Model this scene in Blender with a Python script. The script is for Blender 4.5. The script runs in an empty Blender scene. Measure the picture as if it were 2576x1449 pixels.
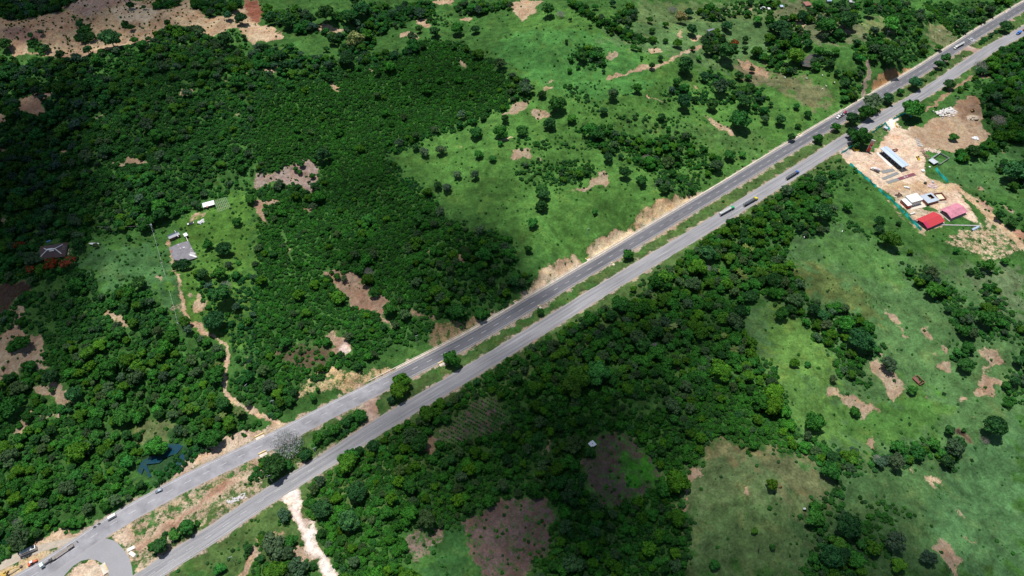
import bpy, math, random
import numpy as np
from mathutils import Vector, Matrix
R=math.radians; PI=math.pi
random.seed(7); rng=np.random.default_rng(7)
SC=bpy.context.scene; COL=SC.collection
# ---------------------------------------------------------------- camera, sky, sun, exposure
CAM_H=435.0; PITCH=R(50.5); FPX=1741.0          # photo measured in a 2576 x 1449 frame
cam=bpy.data.objects.new('camera',bpy.data.cameras.new('camera')); COL.objects.link(cam); SC.camera=cam
cam.location=(0,0,CAM_H); cam.rotation_euler=(PI/2-PITCH,0,0)
cam.data.sensor_width=36; cam.data.lens=FPX/2576*36; cam.data.clip_end=9000; cam.data.clip_start=1
SUN_EL=R(75); SUN_AZ=R(-30)                      # azimuth from +Y (away from the camera), negative = to the left
W=bpy.data.worlds.new('World'); SC.world=W; W.use_nodes=True
wn=W.node_tree.nodes; wl=W.node_tree.links
sky=wn.new('ShaderNodeTexSky'); sky.sky_type='NISHITA'; sky.sun_disc=False
sky.sun_elevation=SUN_EL; sky.sun_rotation=SUN_AZ%(2*PI); sky.altitude=100; sky.air_density=1.0; sky.dust_density=1.0
wl.new(sky.outputs[0],wn['Background'].inputs[0]); wn['Background'].inputs[1].default_value=0.07
sl=bpy.data.lights.new('sun','SUN'); sl.energy=4.6; sl.angle=R(0.5); sl.color=(1,.965,.92)
sun=bpy.data.objects.new('sun',sl); COL.objects.link(sun)
SUNV=Vector((math.sin(SUN_AZ)*math.cos(SUN_EL),math.cos(SUN_AZ)*math.cos(SUN_EL),math.sin(SUN_EL)))  # to the sun
sun.rotation_euler=SUNV.to_track_quat('Z','Y').to_euler(); sun.location=SUNV*800
SC.view_settings.view_transform='Standard'; SC.view_settings.look='None'; SC.view_settings.gamma=1
SC.view_settings.exposure=0.02
SC.cycles.max_bounces=4; SC.cycles.diffuse_bounces=2; SC.cycles.glossy_bounces=2; SC.cycles.transmission_bounces=2
SC.cycles.transparent_max_bounces=16; SC.cycles.volume_bounces=0
# ---------------------------------------------------------------- photo frame -> world
TIL={'A1':(0,0),'A2':(644,0),'A3':(1288,0),'A4':(1932,0),'B1':(0,483),'B2':(644,483),'B3':(1288,483),'B4':(1932,483),
     'C1':(0,966),'C2':(644,966),'C3':(1288,966),'C4':(1932,966)}
def tp(t,x,y):
    if t=='F': return (x,y)
    ox,oy=TIL[t]; return (ox+x/3,oy+y/3)
def pts(t,s):
    return [tp(t,*map(float,p.split(','))) for p in s.split()]
def ZZ(x0,y0,s): return lambda x,y:((x0+x/s)*.62891,(y0+y/s)*.62891)
Z1=ZZ(3340,480,4.83); Z2=ZZ(3540,740,6.0375); Z3=ZZ(0,2060,5.9375); Z4=ZZ(3700,60,6.038)
Z5=ZZ(2840,640,6.0375); Z6=ZZ(600,760,4.83); Z7=ZZ(80,920,6.0375); Z8=ZZ(3300,380,6.0375)
cP,sP=math.cos(PITCH),math.sin(PITCH)
def rays(uv):
    uv=np.asarray(uv,float).reshape(-1,2); dx=(uv[:,0]-1288)/FPX; dy=-(uv[:,1]-724.5)/FPX
    return np.stack([dx,cP+dy*sP,-sP+dy*cP],1)
HR=None; HX0,HY0,HS=-960.,0.,2.
def hz(x,y):
    x=np.asarray(x,float); y=np.asarray(y,float)
    if HR is None: return np.zeros_like(x)
    fx=np.clip((x-HX0)/HS,0,HR.shape[1]-1.001); fy=np.clip((y-HY0)/HS,0,HR.shape[0]-1.001)
    ix=fx.astype(int); iy=fy.astype(int); ax=fx-ix; ay=fy-iy
    return (HR[iy,ix]*(1-ax)+HR[iy,ix+1]*ax)*(1-ay)+(HR[iy+1,ix]*(1-ax)+HR[iy+1,ix+1]*ax)*ay
def unp(uv,up=0.0):
    d=rays(uv); z=np.zeros(len(d))+up
    for _ in range(14):
        t=(CAM_H-z)/-d[:,2]; x=d[:,0]*t; y=d[:,1]*t; z=.5*z+.5*(hz(x,y)+up)
    return np.stack([x,y,z-up],1)          # ground point below the point seen at height up
def at(p,up=0.0):
    g=unp([p],up)[0]; return Vector((float(g[0]),float(g[1]),float(hz(g[0],g[1]))))
def proj(x,y,z):
    x=np.asarray(x,float);y=np.asarray(y,float);z=np.asarray(z,float)-CAM_H
    dep=y*cP-z*sP; up=y*sP+z*cP
    return 1288+FPX*x/dep, 724.5-FPX*up/dep
# ---------------------------------------------------------------- the two carriageways
UP=[(-60,1524)]+[(40,1472),(132,1419),(227,1353),(273,1322),(366,1269),(460,1218),(595,1152),(700,1102),(811,1044),(921,989),(1031,933)]+\
   pts('B2','1268,1295 1480,1187 1683,1077 1875,963')+pts('B3','125,855 303,749 475,646 642,547 803,451 958,356 1110,265 1257,177 1401,90 1540,8')+\
   pts('A4','62,1180 182,1109 305,1037 450,950 600,862 800,740 1000,625 1200,505 1400,375 1600,245 1760,150 1932,48 2150,-80')
LO=[(240,1545),(387,1439),(533,1345),(644,1268),(744,1206),(844,1144),(944,1078),(1111,978),(1288,871),(1521,726),(1755,585),(1932,475),(2032,413),(2119,357),(2215,297),(2332,230),(2432,162),(2505,115),(2576,77),(2700,0)]
def smooth(P,step=4.0):
    P=np.array([[*unp([p])[0][:2]] for p in P])
    out=[]
    for i in range(len(P)-1):
        p0=P[max(i-1,0)];p1=P[i];p2=P[i+1];p3=P[min(i+2,len(P)-1)]
        n=max(2,int(np.linalg.norm(p2-p1)/step))
        for k in range(n):
            t=k/n; out.append(.5*((2*p1)+(-p0+p2)*t+(2*p0-5*p1+4*p2-p3)*t*t+(-p0+3*p1-3*p2+p3)*t**3))
    out.append(P[-1]); Q=np.array(out)
    for _ in range(10): Q[1:-1]=.25*Q[:-2]+.5*Q[1:-1]+.25*Q[2:]
    d=np.r_[0,np.cumsum(np.linalg.norm(np.diff(Q,axis=0),axis=1))]
    s=np.arange(0,d[-1],step); Q=np.stack([np.interp(s,d,Q[:,0]),np.interp(s,d,Q[:,1])],1)
    T=np.gradient(Q,axis=0); T/=np.linalg.norm(T,axis=1)[:,None]; N=np.stack([-T[:,1],T[:,0]],1)
    return Q,N,s
UQ,UN,US=smooth(UP); LQ,LN,LS=smooth(LO)
# ---------------------------------------------------------------- relief
gx=np.arange(HX0,961,HS); gy=np.arange(HY0,1001,HS); GX,GY=np.meshgrid(gx,gy)
def near(Q,N,S,X,Y,sub=4):
    bd=np.full(X.shape,1e9); sd=np.zeros(X.shape); ss=np.zeros(X.shape)
    for i in range(0,len(Q),sub):
        dx=X-Q[i,0]; dy=Y-Q[i,1]; d=dx*dx+dy*dy; m=d<bd
        bd[m]=d[m]; T=(N[i,1],-N[i,0]); sd[m]=(dx*N[i,0]+dy*N[i,1])[m]; ss[m]=S[i]+(dx*T[0]+dy*T[1])[m]
    al=np.sqrt(np.maximum(bd-sd*sd,0)); return np.sqrt(sd*sd+np.maximum(al-11,0)**2),sd,ss
UD,USD,USS=near(UQ,UN,US,GX,GY); LD,LSD,LSS=near(LQ,LN,LS,GX,GY)
def sst(a,b,x): t=np.clip((x-a)/(b-a),0,1); return t*t*(3-2*t)
def fnoise(X,Y,L,seed,octv=3):
    r=np.random.default_rng(seed); o=np.zeros(np.shape(X)); a=1
    for k in range(octv):
        for j in range(5):
            th=r.uniform(0,2*PI); ph=r.uniform(0,2*PI); l=L*r.uniform(.7,1.4)
            o+=a*np.sin((X*math.cos(th)+Y*math.sin(th))*2*PI/l+ph)/2.5
        L*=.45; a*=.42
    return o
def fp(u,v): g=unp([(u,v)])[0]; return g[0],g[1]
hill=6*fnoise(GX,GY,260,3,2)+1.6*fnoise(GX,GY,70,5,2)
for (u,v,h,r) in [(1560,60,14,110),(1900,1260,16,60),(1500,260,9,90),(1980,830,7,70),(2200,1000,-7,90),(330,50,16,150),
                  (900,700,9,90),(2060,230,7,90),(430,760,8,70),(350,1150,-6,60),(1280,140,6,80),(2350,60,8,90),(700,250,10,140)]:
    x,y=fp(u,v); hill+=h*np.exp(-((GX-x)**2+(GY-y)**2)/(2*r*r))
mask=sst(9,55,np.minimum(UD,LD))
sx,sy=fp(2280,420); mask*=1-.9*np.exp(-(((GX-sx)**2+(GY-sy)**2)/(2*85**2))**2)
for (u,v,r) in [(455,635,26),(135,630,26),(525,515,20),(50,1400,40),(190,1450,62)]:
    x,y=fp(u,v); m=np.exp(-(((GX-x)**2+(GY-y)**2)/(2*r*r))**2); hl=6.0 if v<1300 else 0
    hill=hill*(1-m)+hl*m
HR0=hill*mask
def s_of(t,x,y):
    g=unp([tp(t,x,y)])[0]; i=np.argmin((UQ[:,0]-g[0])**2+(UQ[:,1]-g[1])**2); return US[i]
CUTS=[(s_of('B3',60,830),s_of('B3',545,560),7),(s_of('B3',600,520),s_of('B3',900,350),7.5),(s_of('B3',920,330),s_of('B3',1440,40),8.5),
      (s_of('A4',780,710),s_of('A4',1090,540),7),(s_of('B2',1320,1210),s_of('B2',1900,900),5.5),(s_of('C2',420,230),s_of('B2',1050,1380),5)]
cut=np.zeros_like(GX)
for a,b,h in CUTS:
    w=sst(a-5,a+9,USS)*(1-sst(b-9,b+5,USS))
    cut=np.maximum(cut,h*w*sst(8.3,19,USD)*(1-sst(30,110,USD)))
cut*=1+.12*fnoise(GX,GY,22,9,2)
HR=HR0*1.0+cut
# raise small verge dip between roads
# ---------------------------------------------------------------- ground attribute rasters (world metres)
RX0,RX1,RY0,RY1,RS=-820.,820.,100.,900.,1.
rx=np.arange(RX0,RX1+.1,RS); ry=np.arange(RY0,RY1+.1,RS); NX,NY=len(rx),len(ry)
def inpoly(W2):
    """mask and window of a world polygon"""
    x0,y0=W2.min(0)-2; x1,y1=W2.max(0)+2
    i0=int(np.clip((x0-RX0)/RS,0,NX-1)); i1=int(np.clip((x1-RX0)/RS+1,0,NX)); j0=int(np.clip((y0-RY0)/RS,0,NY-1)); j1=int(np.clip((y1-RY0)/RS+1,0,NY))
    if i1<=i0 or j1<=j0: return None
    X,Y=np.meshgrid(rx[i0:i1],ry[j0:j1]); ins=np.zeros(X.shape,bool); n=len(W2)
    for k in range(n):
        xa,ya=W2[k]; xb,yb=W2[(k+1)%n]
        if ya==yb: continue
        c=((ya>Y)!=(yb>Y))&(X<(xb-xa)*(Y-ya)/(yb-ya)+xa); ins^=c
    return ins,slice(j0,j1),slice(i0,i1)
def paint(arr,poly,val,op='set',up=0):
    W2=unp(poly,up)[:,:2]; r=inpoly(W2)
    if r is None: return
    m,a,b=r; v=arr[a,b]
    if op=='set': v[m]=val
    elif op=='max': v[m]=np.maximum(v[m],val)
    elif op=='min': v[m]=np.minimum(v[m],val)
def blur(a,n):
    for _ in range(n):
        for ax in (0,1):
            p=np.roll(a,1,ax); q=np.roll(a,-1,ax); a=.25*p+.5*a+.25*q
    return a
def stroke(P,w):
    """polygon (px) around a px polyline of width w px"""
    P=np.array(P,float); T=np.gradient(P,axis=0); T/=np.linalg.norm(T,axis=1)[:,None]+1e-9; N=np.stack([-T[:,1],T[:,0]],1)
    return np.vstack([P+N*w/2,(P-N*w/2)[::-1]])
soil=np.zeros((NY,NX)); scol=np.zeros((NY,NX,3)); scol[:]=(.42,.30,.20)
gcol=np.zeros((NY,NX,3)); gcol[:]=(.040,.118,.024)
wood=np.zeros((NY,NX)); scrub=np.full((NY,NX),.022); vt=np.ones((NY,NX,3))
TAN=(.48,.36,.235); PALE=(.60,.49,.38); PINK=(.36,.25,.18); CREAM=(.72,.57,.43); RED=(.26,.10,.07); PLOW=(.18,.118,.115); BURN=(.05,.03,.03); GREY=(.36,.32,.28); WHITE=(.86,.80,.73); BRN=(.28,.19,.12); LILAC=(.34,.265,.235)
def G(t,s,c): paint(gcol,pts(t,s),c)
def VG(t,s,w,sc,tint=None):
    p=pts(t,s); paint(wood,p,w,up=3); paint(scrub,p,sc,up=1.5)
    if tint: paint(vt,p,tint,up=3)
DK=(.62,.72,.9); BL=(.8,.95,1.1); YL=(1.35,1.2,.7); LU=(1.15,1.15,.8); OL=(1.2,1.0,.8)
# --- grass tones
G('F','1230,250 1290,180 1290,40 1500,20 1800,60 2000,100 2200,260 1980,420 1700,560 1480,700 1300,600 1050,480 970,390 1080,340',(.058,.158,.030))
G('F','1300,80 1600,120 1640,220 1500,260 1330,200 1240,130',(.050,.165,.035))
G('A3','960,0 1932,0 1932,250 1500,200 1240,280 980,260 900,180',(.085,.150,.050))
G('A3','1240,210 1440,250 1440,360 1330,400 1230,300',(.16,.15,.08))
G('A4','0,560 150,560 330,620 470,700 470,780 300,830 150,700 0,640',(.125,.150,.065))
G('A4','150,0 330,30 700,180 880,230 700,300 560,330 330,330 0,120',(.10,.13,.06))
G('A4','700,170 880,120 960,230 900,320 760,280 ',(.12,.17,.06))
G('A4','1180,180 1350,170 1440,290 1330,380 1230,330',(.13,.16,.07))
G('A4','960,0 1170,0 1270,120 1150,90 1000,60',(.06,.19,.035))
G('A3','1690,440 1932,500 1932,640 1800,620 1700,540',(.15,.15,.08))
G('A3','900,880 1900,1000 1932,1150 1700,1200 1300,1000 960,960',(.062,.150,.035))
G('F','1500,100 1560,60 1900,40 2000,100 1800,180',(.075,.16,.05))
G('F','1970,600 2100,560 2300,640 2576,700 2576,1449 1960,1449 2010,1090 1880,860 1870,790 1990,700',(.062,.145,.045))
G('B4','150,540 400,560 600,700 800,850 860,1000 700,960 560,870 350,780 220,640',(.085,.135,.038))
G('B4','400,300 900,400 1100,640 1000,700 700,640 300,450',(.060,.155,.038))
G('B4','0,830 170,870 400,1000 450,1150 560,1449 0,1449',(.078,.178,.036))
G('C4','80,0 500,60 600,200 600,440 400,440 230,340 160,180 60,60',(.070,.165,.035))
G('C4','600,380 560,250 900,150 1150,0 1350,150 1330,330 1100,430 900,470 700,480',(.055,.150,.030))
G('C3','1440,420 1932,480 2340,590 2380,930 2200,960 2200,1449 1260,1449 1320,1000 1300,800 1280,710 1370,640 1440,540',(.100,.165,.060))
G('C4','0,480 400,590 440,900 260,940 100,760 0,620',(.115,.145,.060))
G('C3','1480,560 1932,560 1932,480 1440,420',(.15,.16,.07))
G('C3','1400,900 1932,850 2150,1000 2180,1449 1330,1449',(.075,.142,.046))
G('C4','1400,520 1932,200 1932,1449 1500,1449 1200,1000 1300,700',(.060,.152,.052))
G('B4','1350,620 1932,550 1932,1000 1850,1000 1700,760',(.085,.14,.06))
G('A4','1250,1190 1932,1080 1932,1449 1500,1449 1250,1400',(.055,.150,.040))
G('B1','560,540 640,450 850,430 1200,400 1300,600 1340,800 1500,1150 1330,1010 1060,640 850,760 690,640',(.042,.115,.035))
G('B1','1330,210 1700,40 1932,0 1932,700 1800,1200 1500,1150 1400,800 1330,620 1480,500',(.060,.155,.025))
G('C1','1000,300 1300,250 1300,400 1050,520 1000,430',(.10,.14,.05))
G('C2','1480,1080 1600,1060 1650,1260 1760,1449 1200,1449 1200,1380 1300,1300 1400,1220',(.032,.105,.026))
# median and verges
G('F','760,1449 1290,1010 1740,700 2080,450 2576,60 2576,30 2300,190 1960,400 1700,560 1300,830 1000,980 250,1420',(.062,.122,.032))
G('C1','1000,720 1060,560 1290,430 1640,420 1450,600 1190,750',(.020,.062,.020))
# --- dense vegetation
DENSE='0,145 70,150 130,150 200,130 290,115 385,110 400,60 470,55 520,95 590,100 644,180 777,173 850,157 944,140 1004,143 1057,100 1104,97 1164,110 1210,133 1270,167 1288,200 1345,227 1320,247 1288,257 1237,277 1164,307 1077,333 1027,363 970,383 964,397 997,417 1044,473 1077,490 1110,543 1177,573 1244,583 1288,600 1305,670 1335,690 1338,713 1308,736 1288,745 1210,800 1104,803 1075,820 1070,857 994,866 944,900 897,930 844,926 800,940 760,975 700,1045 690,1060 640,1078 600,1090 540,1110 430,1200 400,1212 330,1280 250,1330 160,1345 110,1360 60,1400 0,1430 -80,1450 -80,145'
VG('F',DENSE,.24,.9)
VG('F','0,850 120,860 330,830 450,830 560,960 640,1010 640,1078 540,1110 400,1212 250,1330 60,1400 0,1430',.45,.8,(1.12,1.12,.95))
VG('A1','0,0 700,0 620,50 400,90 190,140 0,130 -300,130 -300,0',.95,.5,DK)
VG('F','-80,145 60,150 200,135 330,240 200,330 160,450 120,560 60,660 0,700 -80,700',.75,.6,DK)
VG('A1','1150,30 1180,0 1430,0 1300,60 1230,80 1140,80',.9,.5,BL)
VG('A1','1410,30 1440,0 1860,0 1740,90 1560,120 1500,60',.9,.5,BL)
VG('A1','1170,240 1330,180 1480,210 1560,290 1780,350 1932,380 1932,560 1500,560 1100,420 950,340 1140,330',.8,.5,(.85,.9,.85))
# uniform young canopy block
VG('A2','300,640 700,560 900,500 1080,440 1240,330 1380,300 1600,400 1800,480 1932,600 1932,760 1780,820 1560,910 1300,990 1150,1080 960,1150 1060,1250 1200,1430 1000,1449 500,1449 480,1250 330,1200 100,1280 0,1200 0,800',.03,1.0,(.95,1.0,.72))
VG('B2','0,0 1350,0 1400,180 1600,290 1900,330 1932,560 1932,830 1600,930 1380,940 1290,1090 1050,1150 900,1230 740,1320 600,1320 420,1449 0,1449',.10,.97,(.95,1.0,.75))
VG('B2','1100,400 1600,330 1932,480 1932,830 1600,920 1400,930 1200,700',.55,.8,(.9,.95,.75))
VG('B1','1880,560 1932,560 1932,1449 1750,1449 1860,1100 1860,800',.3,.8,BL)
VG('B3','0,470 40,560 120,600 150,690 60,760 -20,800',.5,.9)
VG('A2','60,60 330,60 450,170 740,60 900,50 1130,150 1120,200 900,270 740,200 600,340 520,260 440,230 330,250 240,220 60,170',.75,.4,BL)
VG('A2','820,0 1330,0 1370,100 1200,160 1080,130 900,60',.8,.4,BL)
VG('A2','0,340 250,330 350,410 450,430 620,400 700,300 860,240 900,300 860,400 1080,400 1240,300 1240,360 1080,440 620,500 300,560 0,540',.6,.6,BL)
VG('A2','1500,40 1570,0 1850,20 1932,0 1932,60 1700,90 1480,90',.7,.4)
VG('A2','1230,130 1480,90 1440,200 1330,200',.1,.4)
VG('A2','1300,1000 1780,830 1932,760 1932,790 1780,860 1560,960 1350,1010 1160,1100 1000,1170 1000,1140',.35,.8,(.85,1.05,.95))
VG('A2','960,1190 1000,1190 1100,1290 1250,1440 1200,1449 1060,1300',.25,.8,BL)
# clearings on the left
VG('B1','640,450 700,270 760,330 1060,300 1180,250 1330,210 1480,100 1640,40 1740,0 1932,0 1932,560 1900,700 1880,1000 1840,1250 1720,1400 1690,1200 1560,1080 1440,960 1370,870 1330,620 1280,560 1200,560 850,520 640,540',.04,.16)
VG('B1','560,540 640,450 850,430 1200,400 1300,600 1340,800 1400,1000 1500,1150 1410,1250 1330,1010 1180,800 1130,700 1060,640 960,700 850,760 830,850 980,1000 1060,1050 1020,1130 950,1050 830,960 760,800 690,640',.01,.14)
VG('B1','1480,640 1900,600 1900,1100 1750,1150 1500,900',.12,.5,BL)
VG('B1','250,660 520,610 500,720 380,800 250,740',.02,.25)
VG('B1','200,830 420,950 420,1050 230,1090 180,960',.02,.45)
VG('B1','640,100 900,30 1100,200 1180,260 1000,300 700,290 600,200',.3,.5)
VG('A1','1500,1400 1932,1200 1932,1449 1640,1449',.15,.4)
VG('A1','1680,120 1780,200 1932,330 1932,420 1780,340 1700,240',.0,.35)
VG('C1','1000,300 1300,250 1300,400 1050,520 1000,430',.05,.15)
VG('C1','780,200 860,180 1000,320 980,420 800,330',.05,.1)
# pastures up top
VG('A3','500,600 900,650 1300,600 1900,900 1900,1200 1500,1449 300,1449 0,1300 0,900 250,950',.0,.13)
VG('A3','420,0 560,40 600,120 730,150 900,220 960,280 1110,290 1080,330 900,310 760,260 640,180 560,120 460,50',.85,.7,(.85,.95,.8))
VG('A3','780,80 920,40 960,100 900,200 760,140',.5,.4)
VG('A3','440,400 520,330 640,340 690,400 700,480 600,520 440,460',.35,.7)
VG('A3','0,560 60,600 170,640 170,720 60,740 -30,760',.6,.7)
VG('A3','360,640 500,640 620,750 700,830 640,860 560,800 400,700',.1,.55)
VG('A3','480,940 600,930 760,960 800,1000 1000,1050 1200,1020 1350,1020 1440,1110 1560,1200 1600,1260 1500,1320 1400,1280 1250,1250 1100,1300 900,1280 880,1200 960,1150 700,1150 600,1100 520,1020',.35,.7,(.9,1,.8))
VG('A3','1090,1320 1300,1300 1480,1350 1440,1440 1300,1449 1100,1449',.3,.7)
VG('A3','0,1020 450,1080 560,1110 400,1130 0,1100',.02,.35)
VG('A3','50,1220 500,1200 640,1250 600,1330 400,1400 200,1380 50,1330',.1,.65)
VG('A3','780,860 1240,860 1330,960 1280,1010 1000,1030 820,990',.05,.3)
VG('A3','1500,480 1700,650 1900,640 1932,900 1700,800 1550,760 1110,700 1250,640 1440,680',.3,.45,BL)
VG('A3','1110,690 1500,700 1480,770 1200,760',.02,.6)
VG('A3','1440,250 1560,240 1700,350 1700,470 1540,460 1440,330',.8,.5)
VG('A3','1780,360 1932,400 1932,480 1820,430',.7,.5,BL)
VG('A3','1380,60 1560,40 1700,0 1932,0 1932,80 1760,140 1640,120 1440,160',.35,.35)
VG('A4','0,100 180,130 310,220 340,340 230,380 100,430 0,400',.5,.5,(.95,1.05,.9))
VG('A4','220,90 500,40 700,110 700,170 600,180 640,260 520,320 360,270 340,180 210,140',.45,.4)
VG('A4','0,0 150,0 150,60 0,60',.2,.3)
VG('A4','400,0 700,0 720,60 500,60',.3,.3)
VG('A4','720,30 900,0 1000,0 1160,90 1300,120 1250,160 1060,180 1170,210 1150,300 1230,330 1220,400 1170,430 1030,480 1010,420 900,480 830,420 730,300 680,250 900,230 860,120',.30,.5)
VG('A4','650,300 830,350 1010,360 1000,480 860,500 760,460 650,440',.7,.5)
VG('A4','140,400 270,400 240,530 180,560 50,540 0,480 0,410',.65,.6)
VG('A4','350,360 500,380 500,480 450,560 400,500 320,560 320,480',.5,.5)
VG('A4','560,520 740,500 760,620 700,720 640,780 540,780 560,640',.55,.5)
VG('A4','1180,0 1932,0 1932,10 1750,90 1600,200 1480,260 1380,200 1300,100',.12,.45)
VG('A4','1170,0 1240,40 1310,120 1400,170 1440,270 1420,290 1370,210 1290,150 1200,60',.1,1.0,YL)
VG('A4','1560,300 1700,190 1780,170 1860,190 1840,220 1720,250 1620,330',.35,1.0,BL)
VG('A4','1080,560 1220,500 1300,430 1390,410 1380,470 1300,520 1200,590 1120,680 1050,640',.2,.9)
VG('A4','1932,280 1750,370 1730,420 1600,480 1560,540 1600,560 1700,570 1640,650 1640,720 1600,760 1640,850 1620,960 1700,1010 1660,1080 1600,1070 1500,1110 1400,1140 1350,1180 1420,1220 1600,1200 1750,1120 1830,1060 2100,1060 2200,100',.75,.6,(.8,.95,.8))
VG('A4','1550,560 1700,590 1600,660 1560,700 1500,700 1440,740 1400,700 1500,620',.05,.4)
VG('A4','1740,1230 1932,1200 2100,1200 2100,1449 1830,1430 1740,1320',.8,.7,DK)
VG('A4','330,1290 500,1170 600,1200 700,1330 640,1420 420,1449 270,1449 180,1440',.05,.42)
VG('A4','540,1160 620,1240 740,1390 840,1449 700,1449 560,1280',.02,.2)
# woods right of the lower road
WR='757,1219 824,1179 877,1143 927,1109 1011,1069 1094,1016 1145,980 1224,918 1300,885 1395,822 1475,800 1521,780 1588,722 1671,676 1735,630 1771,592 1855,537 1932,492 1970,470 2010,440 2060,445 2092,483 2098,503 2095,550 2085,576 2042,570 2025,586 1998,583 1982,600 1982,633 1965,656 1998,670 2005,690 2039,730 2032,740 2092,770 2118,773 2178,806 2188,843 2218,876 2192,893 2175,916 2165,966 2145,940 2118,920 2100,880 2060,860 2030,820 1995,795 1935,745 1905,745 1885,773 1862,800 1871,833 1898,883 1935,915 1955,935 1960,990 1990,1033 2009,1083 2065,1116 2070,1160 1930,1125 1850,1105 1800,1100 1770,1105 1768,1145 1745,1180 1715,1202 1722,1240 1735,1330 1720,1449 1720,1500 855,1500 850,1449 820,1400 795,1330 775,1270'
VG('F',WR,.5,.85,(.95,1.0,.75))
VG('F','1300,885 1475,800 1671,676 1855,537 2010,440 2098,503 2085,576 1982,600 1965,656 2039,730 1900,745 1862,800 1898,883 1955,935 1960,990 1850,1105 1700,1080 1500,950 1300,930',.82,.6,(.95,.98,.8))
VG('F','1000,1130 1300,950 1500,950 1700,1080 1770,1105 1745,1180 1715,1202 1722,1240 1400,1100 1100,1130',.45,.9,(.85,.92,.6))
VG('C2','600,640 1200,560 1800,560 1850,820 1400,1040 1100,1100 1100,1449 620,1449 420,1000 360,800',.35,.95,(1.05,1.05,.7))
VG('C3','1440,60 1932,0 1932,480 1540,420 1440,420 1300,200',.3,.95,LU)
VG('C3','760,1000 960,900 1300,800 1320,1000 1250,1449 760,1449',.5,.9,(.8,.95,.7))
VG('C3','200,760 520,560 640,900 760,1000 760,1449 440,1449 320,1000',.5,.9,(.6,.8,.6))
VG('C3','60,90 300,100 260,160 80,150',.02,.3)
VG('C3','700,100 1130,100 1130,200 850,220',.05,.35)
VG('C3','140,380 290,380 290,560 180,640 100,640',.1,.5)
VG('B3','1250,1150 1290,1290 1200,1200',0,.1)
VG('B3','1450,900 1520,880 1500,1000 1430,1000',0,.1)
VG('B4','180,790 480,850 740,970 800,1140 860,1190 860,1260 730,1300 760,1449 600,1449 560,1349 450,1200 440,1100 390,1000 300,940 200,880',.45,.8)
VG('B4','590,240 660,220 800,310 1000,320 990,420 850,370 740,330 620,300',.08,.85)
VG('B4','1010,510 1100,570 1200,560 1350,700 1480,800 1580,870 1740,920 1780,1010 1830,1120 1700,1100 1560,1080 1500,1130 1420,1090 1380,980 1330,820 1220,830 1170,740 1080,640',.35,.8)
VG('B4','1600,700 1720,700 1800,820 1840,950 1932,1000 1932,1150 1850,1050 1760,960 1660,820',.4,.7)
VG('B4','1500,580 1660,530 1750,560 1740,610 1620,650 1520,620',.2,.7)
VG('B4','1470,20 1740,60 1932,150 1932,280 1740,150 1600,60',.02,.4)
VG('B4','1390,1180 1500,1170 1560,1330 1500,1380 1420,1350 1400,1270',.6,.9)
VG('B4','1850,1300 1932,1170 2200,1100 2200,1449 1790,1449 1830,1380',.8,.7)
VG('C4','1790,0 1932,0 1932,100 1880,190 1800,160',.8,.7)
VG('C4','0,60 80,60 160,190 230,350 180,480 0,500',.35,.9,LU)
VG('C4','150,480 230,350 420,450 560,520 720,500 860,540 1000,470 1150,430 1300,410 1390,480 1420,560 1400,640 1280,560 1100,580 1000,590 960,660 880,600 760,660 640,680 550,750 440,740 400,650 420,590 260,500',.6,.8)
VG('C4','440,760 560,760 620,840 560,910 440,920',.1,.8)
VG('C4','720,850 1060,930 1080,990 900,980 740,920',.03,.7,LU)
VG('C4','740,1000 880,980 1000,1100 900,1270 1050,1330 1040,1410 920,1340 860,1270 760,1200',.08,.65,LU)
VG('C4','260,960 340,920 460,960 560,950 700,1040 730,1150 660,1200 800,1180 820,1280 740,1350 700,1449 700,1600 260,1600 330,1300 280,1150',.6,.85)
VG('C4','480,60 760,60 900,140 640,80',.0,.3)
VG('C4','600,180 1000,200 1300,330 1000,470 760,500',0,.10)
# median hedges and roadside
VG('C2','300,560 420,420 560,300 720,240 800,200 840,240 800,310 700,380 560,430 440,500 330,600',.35,1.0)
VG('C2','0,560 60,540 180,560 260,600 200,680 60,720 0,740 -30,760 -30,600',.6,.9)
VG('C2','900,200 960,120 1040,140 1000,190',0,.1)
VG('C2','-600,1350 -300,1200 0,990 200,910 260,970 290,1080 400,1230 530,1449 -640,1500',.05,.22)
VG('C2','0,1150 250,1150 320,1250 420,1400 420,1500 -100,1500 -100,1200',.5,.7,(.95,.95,.85))
VG('C1','1130,1200 1300,1100 1360,1040 1480,1040 1460,1130 1320,1200 1230,1280 1140,1280',.4,1.0)
VG('C1','1030,690 1060,590 1130,545 1180,540 1290,440 1400,460 1560,430 1640,440 1440,560 1300,690 1190,740 1060,730',0,.0)
VG('C1','1390,470 1600,430 1590,470 1400,600 1300,690 1180,760 1160,700 1300,640',0,.75,(.5,.75,.8))
VG('C1','1120,620 1240,590 1320,540 1330,580 1320,630 1160,690',0,.7,(.5,.75,.8))
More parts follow.
